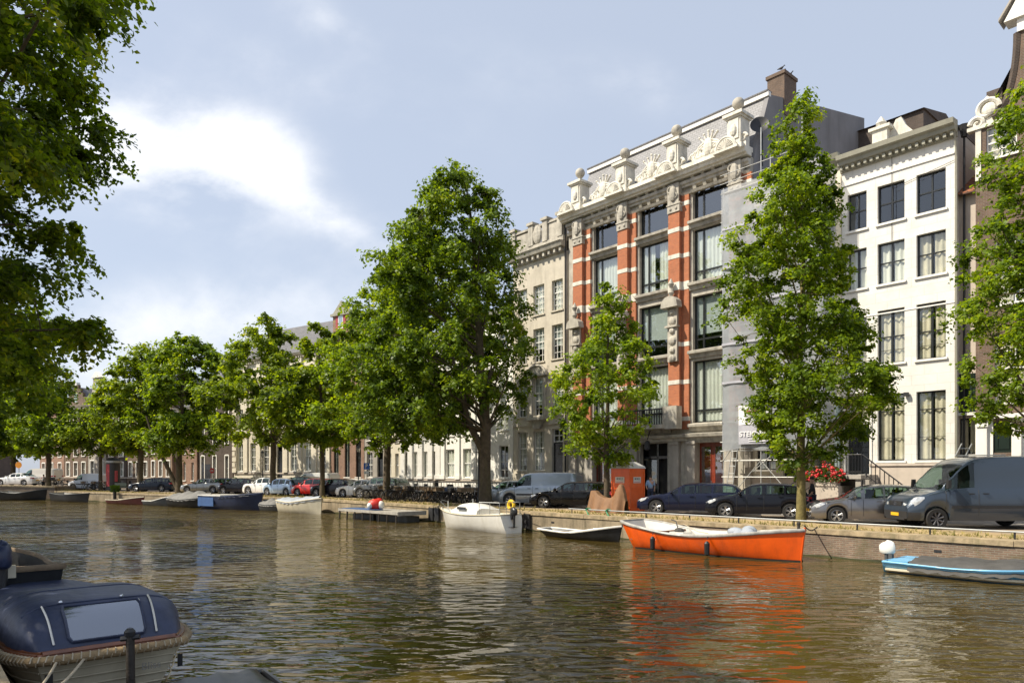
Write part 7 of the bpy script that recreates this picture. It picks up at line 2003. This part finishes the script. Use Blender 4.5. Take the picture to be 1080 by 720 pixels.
b = MB(); b.lathe([(.79,3.05),(.80,3.06),(.80,3.27),(.79,3.28)], (0,0,0), 24); b.build('grey_band', M['galv'], ac)
# benches / low rails near the column
for px0, lab in ((126, 'dark green bench beside the advertising column'),):
    p = at(px0+4, 3.0); d = D2*-1; rt = thing('park_bench', lab, 'bench', (p.x, p.y, SZ), math.atan2(-D2.y, -D2.x)+PI)
    b = MB(); b.box(-1.2,1.2,-.2,.25,.42,.47); b.build('seat', M['dark_green'], rt); b = MB(); b.box(-1.2,1.2,.25,.29,.55,.9); b.build('backrest', M['dark_green'], rt)
    for x in (-1, 1):
        b = MB(); b.box(x-.04,x+.04,-.18,.22,0,.42); b.build('leg', M['iron'], rt)
# green mooring post in the wall
p = at(121, -.35); rt = thing('mooring_post', 'dark mooring post with green growth at the far left quay', 'post', (p.x, p.y, 0), 0)
b = MB(); b.tube([(0,0,-1),(0,0,1.35)], .16, 8); b.build('post', M['dark_wood'], rt, smooth=50)
b = MB(); pr_ = random.Random(4)
vs = []
for k in range(220):
    a_ = pr_.uniform(0, 2*PI); r_ = pr_.uniform(.0, .4); x, y, z = r_*math.cos(a_), r_*math.sin(a_), 1.3+pr_.uniform(-.25,.35); q = .09
    b.add([(x-q,y,z),(x,y-q*.4,z+q),(x+q,y,z+.02),(x,y+q*.4,z-q)], [(0,1,2,3)])
b.build('weeds', M['green_leaf'], rt)

# portable toilet
p = at(664, 3.9) + D1*1.18; pt = thing('portable_toilet', 'orange portable toilet cabin with pale roof left of the navy estate car', 'toilet cabin', (p.x, p.y, SZ), math.atan2(-D1.y, -D1.x))
w_, hh_ = 1.18, 2.15
b = MB(); b.box(0, w_, 0, w_, .1, hh_); b.box(-.03, w_+.03, -.03, w_+.03, 0, .1); b.build('cabin', M['potty'], pt)
b = MB()
for x in (0, w_-.07): b.box(x-.015, x+.085, -.02, -.001, .1, hh_)
for y in (0, w_-.07): b.box(w_+.001, w_+.02, y-.015 if y else y, y+.085, .1, hh_)
b.box(.08, w_-.09, -.03, -.001, hh_-.16, hh_-.05); b.box(w_+.001, w_+.03, .08, w_-.09, hh_-.16, hh_-.05)
for k in range(9): b.box(w_+.001, w_+.012, .12+k*.1, .15+k*.1, .2, 1.2); b.box(.12+k*.1, .15+k*.1, -.012, -.001, .2, 1.2)
b.build('rib', M['potty'], pt)
b = MB(); c = w_/2; e = .06
b.add([(-e,-e,hh_),(w_+e,-e,hh_),(w_+e,w_+e,hh_),(-e,w_+e,hh_),(-e+.05,-e+.05,hh_+.12),(w_+e-.05,-e+.05,hh_+.12),(w_+e-.05,w_+e-.05,hh_+.12),(-e+.05,w_+e-.05,hh_+.12),(.3,.3,hh_+.34),(w_-.3,.3,hh_+.34),(w_-.3,w_-.3,hh_+.34),(.3,w_-.3,hh_+.34)],
      [(0,1,5,4),(1,2,6,5),(2,3,7,6),(3,0,4,7),(4,5,9,8),(5,6,10,9),(6,7,11,10),(7,4,8,11),(8,9,10,11)])
rf_ = b.build('roof', M['potty_roof'], pt)
b = MB(); b.box(.4,.62,.05,.24,hh_+.2,hh_+.3); b.build('vent', M['trim'], rf_)
b = MB(); b.box(.28, .86, -.03, -.014, 1.42, 1.72); s1_ = b.build('label_plate', M['boat_white'], pt); text_mesh('BOELS', .15, M['ink_black'], 'label_lettering', s1_, Matrix.Translation((.57,-.036,1.62)))
b = MB(); b.box(.33,.81,-.034,-.031,1.46,1.49); b.build('label_stripe', M['red_paint'], s1_)
b = MB(); b.box(w_+.014, w_+.03, .28, .86, 1.42, 1.72); s2_ = b.build('label_plate', M['boat_white'], pt); text_mesh('BOELS', .15, M['ink_black'], 'label_lettering', s2_, Matrix.Translation((w_+.036,.57,1.62)) @ Matrix.Rotation(R(90),4,'Z'))
b = MB(); b.box(w_+.031,w_+.034,.33,.81,1.46,1.49); b.build('label_stripe', M['red_paint'], s2_)

# covered scooter
pA, pB = at(623, 2.15), at(662, 2.15); d = (pB-pA).normalized(); Ls = (pB-pA).length*.98
cs = thing('covered_scooter', 'scooter hidden under a brown draped tarpaulin left of the toilet cabin', 'scooter', (pA.x, pA.y, SZ), math.atan2(d.y, d.x))
pf = [(0,.70),(.03,1.02),(.10,1.06),(.19,1.03),(.28,.86),(.45,.72),(.6,.72),(.70,.86),(.78,1.20),(.85,1.40),(.89,1.34),(.95,.95),(1,.6)]
b = MB(); rg = []
nn_ = 40
for k in range(nn_+1):
    f = k/nn_; top_ = sinterp(pf, f); wv_ = .34*math.sin(PI*min(.97,max(.03,f)))**.25; r_ = []
    for q in range(17):
        a_ = -1 + q/8; e = abs(a_)
        z = top_*(1 - e**4*.04) if e < .4 else top_*(1 - ((e-.4)/.6)**1.25)
        y = a_*wv_ + (.07*math.sin(f*23+a_*2)*e*e*e + .02*math.sin(f*47+1)*e*e)
        fold = .025*math.sin(f*9 + z*4)*(1-e) + .03*math.sin(z*14+f*20)*e*(1-e)*2
        r_.append((f*Ls + fold, y*(.9+.5*(1-z/1.5)), max(.02, z)))
    rg.append(r_)
b.loft(rg, False); b.build('tarpaulin', M['tarp'], cs, smooth=50)
for x in (.35, Ls-.4):
    b = MB(); n = 18; b.tube([(x+.2*math.cos(2*PI*k/n), 0, .24+.2*math.sin(2*PI*k/n)) for k in range(n+1)], .05, 6, cap=False); b.build('wheel', M['tyre'], cs)

# steel guard pipe along the quay edge
a_ = on_line(600, .45, 1); e_ = on_line(1180, .45, 1); d = (e_-a_).normalized(); Lr = (e_-a_).length
gr = thing('guard_rail', 'low pale steel pipe rail along the quay edge below the parked cars', 'rail', (a_.x, a_.y, SZ), math.atan2(d.y, d.x))
b = MB(); b.tube([(0,0,.22),(Lr,0,.22)], .026, 8); b.build('pipe', M['galv'], gr, smooth=50)
for k in range(int(Lr/2.2)+1):
    b = MB(); b.tube([(k*2.2+.2,0,0),(k*2.2+.2,0,.21)], .028, 6); b.build('post', M['iron'], gr)
for px, lab in ((620, 'green rope knotted on the rail above the bow of the black skiff'), (641, 'green rope knotted on the rail left of the orange sloop')):
    p = on_line(px, .42, 1); rt = thing('rope_knot', lab, 'rope', (p.x, p.y, SZ), 0)
    b = MB(); b.tube([(-.12,0,.2),(-.05,-.08,.28),(.06,-.06,.18),(.12,0,.26),(.02,.06,.3),(-.08,0,.2),(0,-.45,-.05),(.02,-.52,-.5)], .026, 6); b.build('rope', M['green_rope'], rt)
b = None
# mooring lines from boats to the quay
def line(px0, m0, z0, px1, m1, z1, lab, mt='rope_pale', sag=.15):
    p, q = at(px0, m0), at(px1, m1); rt = thing('mooring_line', lab, 'rope', (p.x, p.y, 0), 0)
    b = MB(); b.tube([(lerp(0, q.x-p.x, f), lerp(0, q.y-p.y, f), lerp(z0, z1, f) - sag*math.sin(PI*f)) for f in [k/8 for k in range(9)]], .022, 5); b.build('line', M[mt], rt)
line(848, -1.3, 1.15, 862, .3, 1.0, 'mooring line from the orange sloop bow to the quay', 'iron')
line(668, -1.4, 1.0, 660, .3, 1.0, 'mooring line from the orange sloop stern to the quay')
line(538, -1.3, .9, 552, .3, 1.0, 'mooring line from the white cabin boat to the quay', 'iron')
line(470, -1.3, .9, 462, .3, 1.0, 'mooring line at the pointed end of the white cabin boat')
# black rubber fender mats on the wall by the cabin boat
for px, lab in ((455, 'left black rubber mat on the wall beside the white cabin boat'), (461, 'right black rubber mat on the wall left of the white cabin boat'), (547, 'torn black mat on the wall right of the white cabin boat'), (556, 'short black mat hanging farther right of the white cabin boat')):
    p = at(px, -.08); rt = thing('wall_fender', lab, 'fender', (p.x, p.y, 0), math.atan2(-D1.y, -D1.x), 'black mats on the quay wall')
    b = MB(); b.box(-.22, .22, -.07, .02, .1, .84); b.tube([(-.2,-.04,.84),(-.15,.3,.97)], .015, 4); b.build('mat', M['trim'], rt)
# wall holes / drain outlets
for px, lab in ((583, 'small dark drain hole in the wall above the black skiff'), (989, 'small dark drain hole in the wall above the light blue boat')):
    p = at(px, -.0); rt = thing('drain_outlet', lab, 'drain', (p.x, p.y, 0), math.atan2(-D1.y, -D1.x), 'drain holes in the quay wall')
    b = MB(); b.box(-.1,.1,-.015,.05,.46,.54); b.build('pipe_end', M['trim'], rt)

# geranium planter on the stoop wall
fx = F12.x(871, -2.2)
pl_ = F12.root('flower_planter', 'planter overflowing with red geraniums behind the tall tree trunk', 'flower planter')
fx0, fx1 = F12.x(852, -2.2), F12.x(891, -2.2); fz = F12.z(870, 511, -2.2)
b = MB(); b.box(fx0+.3, fx1-.3, -2.5, -2.0, fz-.05, fz+.22); b.box(fx0+.4, fx1-.2, -2.45, -2.05, 0, fz-.05); b.build('trough', M['stone_pink'], pl_)
pr_ = random.Random(8); b = MB(); g = MB()
for k in range(1400):
    x = pr_.uniform(fx0, fx1); y = pr_.gauss(-2.25, .25); z = fz + .15 + abs(pr_.gauss(0, .36))*(1-abs((x-(fx0+fx1)/2)/(fx1-fx0))*.8) ; q = .06
    a_ = pr_.uniform(0, PI); t_ = b
    t_.add([(x-q*math.cos(a_),y-q*math.sin(a_),z),(x,y,z+q*pr_.uniform(.3,1)),(x+q*math.cos(a_),y+q*math.sin(a_),z),(x,y-.02,z-q*.5)], [(0,1,2,3)])
b.build('leaves', M['green_leaf'], pl_)
for k in range(120):
    x = pr_.uniform(fx0, fx1); y = -2.25 + pr_.uniform(-.45,.2); z = fz + .15 + pr_.uniform(.0, 1.0)*(1-abs((x-(fx0+fx1)/2)/(fx1-fx0))*1.0); g.ball((x,y,z), (pr_.uniform(.05,.10),)*2 + (pr_.uniform(.04,.08),), 6, 4)
tag(g.build('geranium_blooms', M['petal'], pl_), kind='stuff')
# stone stoop of the scaffolded house with railing
st2 = F12.root('stoop', 'grey stone stoop with railing under the scaffold and flowers', 'steps')
xa, xe = F12.x(858, -2), F12.x(886, -2); zs2 = F12.z(870, 512, -2)
b = MB(); b.box(xa, xe, -2.0, -.1, 0, zs2); b.build('landing', M['old_stone'], st2)
b = MB()
for k in range(5): b.box(xa-.28*(k+1), xa-.28*k-.004, -1.9, -.8, 0, zs2*(1-(k+1)/6)); 
b.build('steps', M['old_stone'], st2)
railing(st2, [(xa, -1.95, zs2), (xe, -1.95, zs2)], .95, step=.16); railing(st2, [(xa-1.5, -1.85, .2), (xa, -1.85, zs2)], .95, step=.3, r=.022)
# low stone wall and railing in front of the white row
rt = thing('area_railing', 'black iron railing before the white houses behind the bicycles', 'railing', (*on_line(541, 11.4, 1), SZ), math.atan2(D1.y, D1.x))
railing(rt, [(0,0,0),(13,0,0)], 1.15, step=.4, r=.02)

# ladder lying on the van roof
vp, _s = bank(1014, 3.4)
ld = thing('roof_ladder', 'short aluminium ladder end sticking up on the dark van roof', 'ladder', (vp.x, vp.y, SZ+2.5), R(-4))
b = MB()
for y in (0, .4): b.tube([(-.1+y, .2+y*.3, -.02), (.12+y, .2+y*.3, .42)], .022, 6)
b.tube([(.03, .2, .25), (.43, .32, .25)], .016, 5); b.tube([(-.1,.2,0),(1.6,.3,.03)], .02, 5)
b.build('ladder', M['galv'], ld)

# ------------------------------------------------------------------ people (all far away and small)
def person(px, m, label, shirt, legs, rz=0, pose='walk', H=1.74):
    p = at(px, m); rt = thing('person', label, 'person', (p.x, p.y, SZ), rz)
    def skin_mesh(name, pts, edges, rad, mt, root_i=0):
        me = bpy.data.meshes.new(name); me.from_pydata(pts, edges, []); me.update()
        o = bpy.data.objects.new(name, me); COL.objects.link(o)
        md = o.modifiers.new('Skin', 'SKIN'); me.skin_vertices.new() if not me.skin_vertices else None
        for i, r_ in enumerate(rad):
            v = me.skin_vertices[0].data[i]; v.radius = (r_, r_ if not isinstance(r_, tuple) else r_[1]); v.use_root = (i == root_i)
        sb = o.modifiers.new('Sub', 'SUBSURF'); sb.levels = 2; sb.render_levels = 2
        bpy.context.view_layer.update()
        ev = o.evaluated_get(bpy.context.evaluated_depsgraph_get()); m2 = bpy.data.meshes.new_from_object(ev)
        bpy.data.objects.remove(o, do_unlink=True)
        m2.materials.clear(); m2.materials.append(mt)
        for pl in m2.polygons: pl.use_smooth = True
        o2 = bpy.data.objects.new(name, m2); COL.objects.link(o2); o2.parent = rt; return o2
    s = H/1.74; st_ = .16 if pose == 'walk' else .03
    J = {'pel':(0,0,.95),'chest':(0,.0,1.28),'neck':(0,0,1.47),'head0':(.01,0,1.56),'head1':(.02,0,1.68),
         'sl':(0,.19,1.41),'sr':(0,-.19,1.41),'el':(-.05,.25,1.12),'er':(.06,-.25,1.12),'wl':(.10,.24,.90),'wr':(.20,-.2,.98),'hl':(.14,.23,.81),'hr':(.27,-.18,.92),
         'hpl':(0,.10,.90),'hpr':(0,-.10,.90),'kl':(st_*.7,.10,.50),'kr':(-st_*.3,-.10,.50),'al':(st_,.10,.09),'ar':(-st_*1.3,-.10,.11),'tl':(st_+.14,.11,.03),'tr':(-st_*1.3+.13,-.11,.03)}
    def P_(k): return tuple(q*s for q in J[k])
    ks = ['pel','chest','neck','head0','head1','sl','el','wl','hl','sr','er','wr','hr','hpl','kl','al','tl','hpr','kr','ar','tr']
    ed = [('pel','chest'),('chest','neck'),('neck','head0'),('head0','head1'),('chest','sl'),('sl','el'),('el','wl'),('wl','hl'),('chest','sr'),('sr','er'),('er','wr'),('wr','hr'),('pel','hpl'),('hpl','kl'),('kl','al'),('al','tl'),('pel','hpr'),('hpr','kr'),('kr','ar'),('ar','tr')]
    rd = {'pel':.13,'chest':.15,'neck':.055,'head0':.085,'head1':.09,'sl':.065,'sr':.065,'el':.042,'er':.042,'wl':.03,'wr':.03,'hl':.035,'hr':.035,'hpl':.095,'hpr':.095,'kl':.065,'kr':.065,'al':.042,'ar':.042,'tl':.035,'tr':.035}
    skin_mesh('body', [P_(k) for k in ks], [(ks.index(a_), ks.index(c_)) for a_, c_ in ed], [rd[k] for k in ks], M['skin'])
    k1 = ['chest','pel','sl','el','sr','er','neck']; e1 = [('chest','pel'),('chest','sl'),('sl','el'),('chest','sr'),('sr','er'),('chest','neck')]
    skin_mesh('shirt', [P_(k) for k in k1], [(k1.index(a_), k1.index(c_)) for a_, c_ in e1], [rd[k]*1.12+.008 if k != 'neck' else .05 for k in k1], shirt)
    k2 = ['pel','hpl','kl','al','hpr','kr','ar']; e2 = [('pel','hpl'),('hpl','kl'),('kl','al'),('pel','hpr'),('hpr','kr'),('kr','ar')]
    skin_mesh('trousers', [P_(k) for k in k2], [(k2.index(a_), k2.index(c_)) for a_, c_ in e2], [rd[k]*1.12+.01 for k in k2], legs)
    b = MB(); b.ball((P_('head1')[0]-.02, 0, P_('head1')[2]+.03), (.10,.09,.085), 10, 7); b.build('hair', M['hair'], rt, smooth=60)
    return rt
person(856.5, 5.2, 'person in black shirt walking behind the tall tree trunk below the geraniums', M['black_cloth'], M['navy_cloth'], rz=2.6)
person(686, 10.8, 'person in pale blue shirt standing at the office entrance right of the toilet', M['blue_cloth'], M['navy_cloth'], rz=-1.8, pose='stand')
person(46, 3.0, 'small distant person in white walking by the ramp corner bicycles', M['white'], M['black_cloth'], rz=0)

# weeds along the quay edge and on the verge, too many to count
rg_ = np.random.default_rng(77); b = MB(); pr_ = random.Random(2)
for k in range(7000):
    s_ = pr_.random()
    if pr_.random() < .5: P0 = D1*pr_.uniform(4, 66) + N1*(K1 + .42 + abs(pr_.gauss(0, .7)))
    else: P0 = BEND + D2*pr_.uniform(0, L2) + N2*(.42 + abs(pr_.gauss(0, .6)))
    h_ = pr_.uniform(.03, .11)*(2.2 if pr_.random() < .05 else 1); a_ = pr_.uniform(0, PI); q = h_*.14
    for e_ in range(3):
      a_ += 1.1; P0 = P0 + Vector((pr_.uniform(-.04,.04), pr_.uniform(-.04,.04)))
      b.add([(P0.x-q*math.cos(a_), P0.y-q*math.sin(a_), SZ), (P0.x+q*math.cos(a_), P0.y+q*math.sin(a_), SZ), (P0.x+pr_.uniform(-.05,.05), P0.y+pr_.uniform(-.05,.05), SZ+h_)], [(0,1,2)])
tag(b.build('quay_weeds', mat('dry_grass', (0.34,0.27,0.09), .9, var=.35, col2=(0.14,0.17,0.04))), 'dry grass and weeds along the quay edge', 'weeds', None, 'stuff')
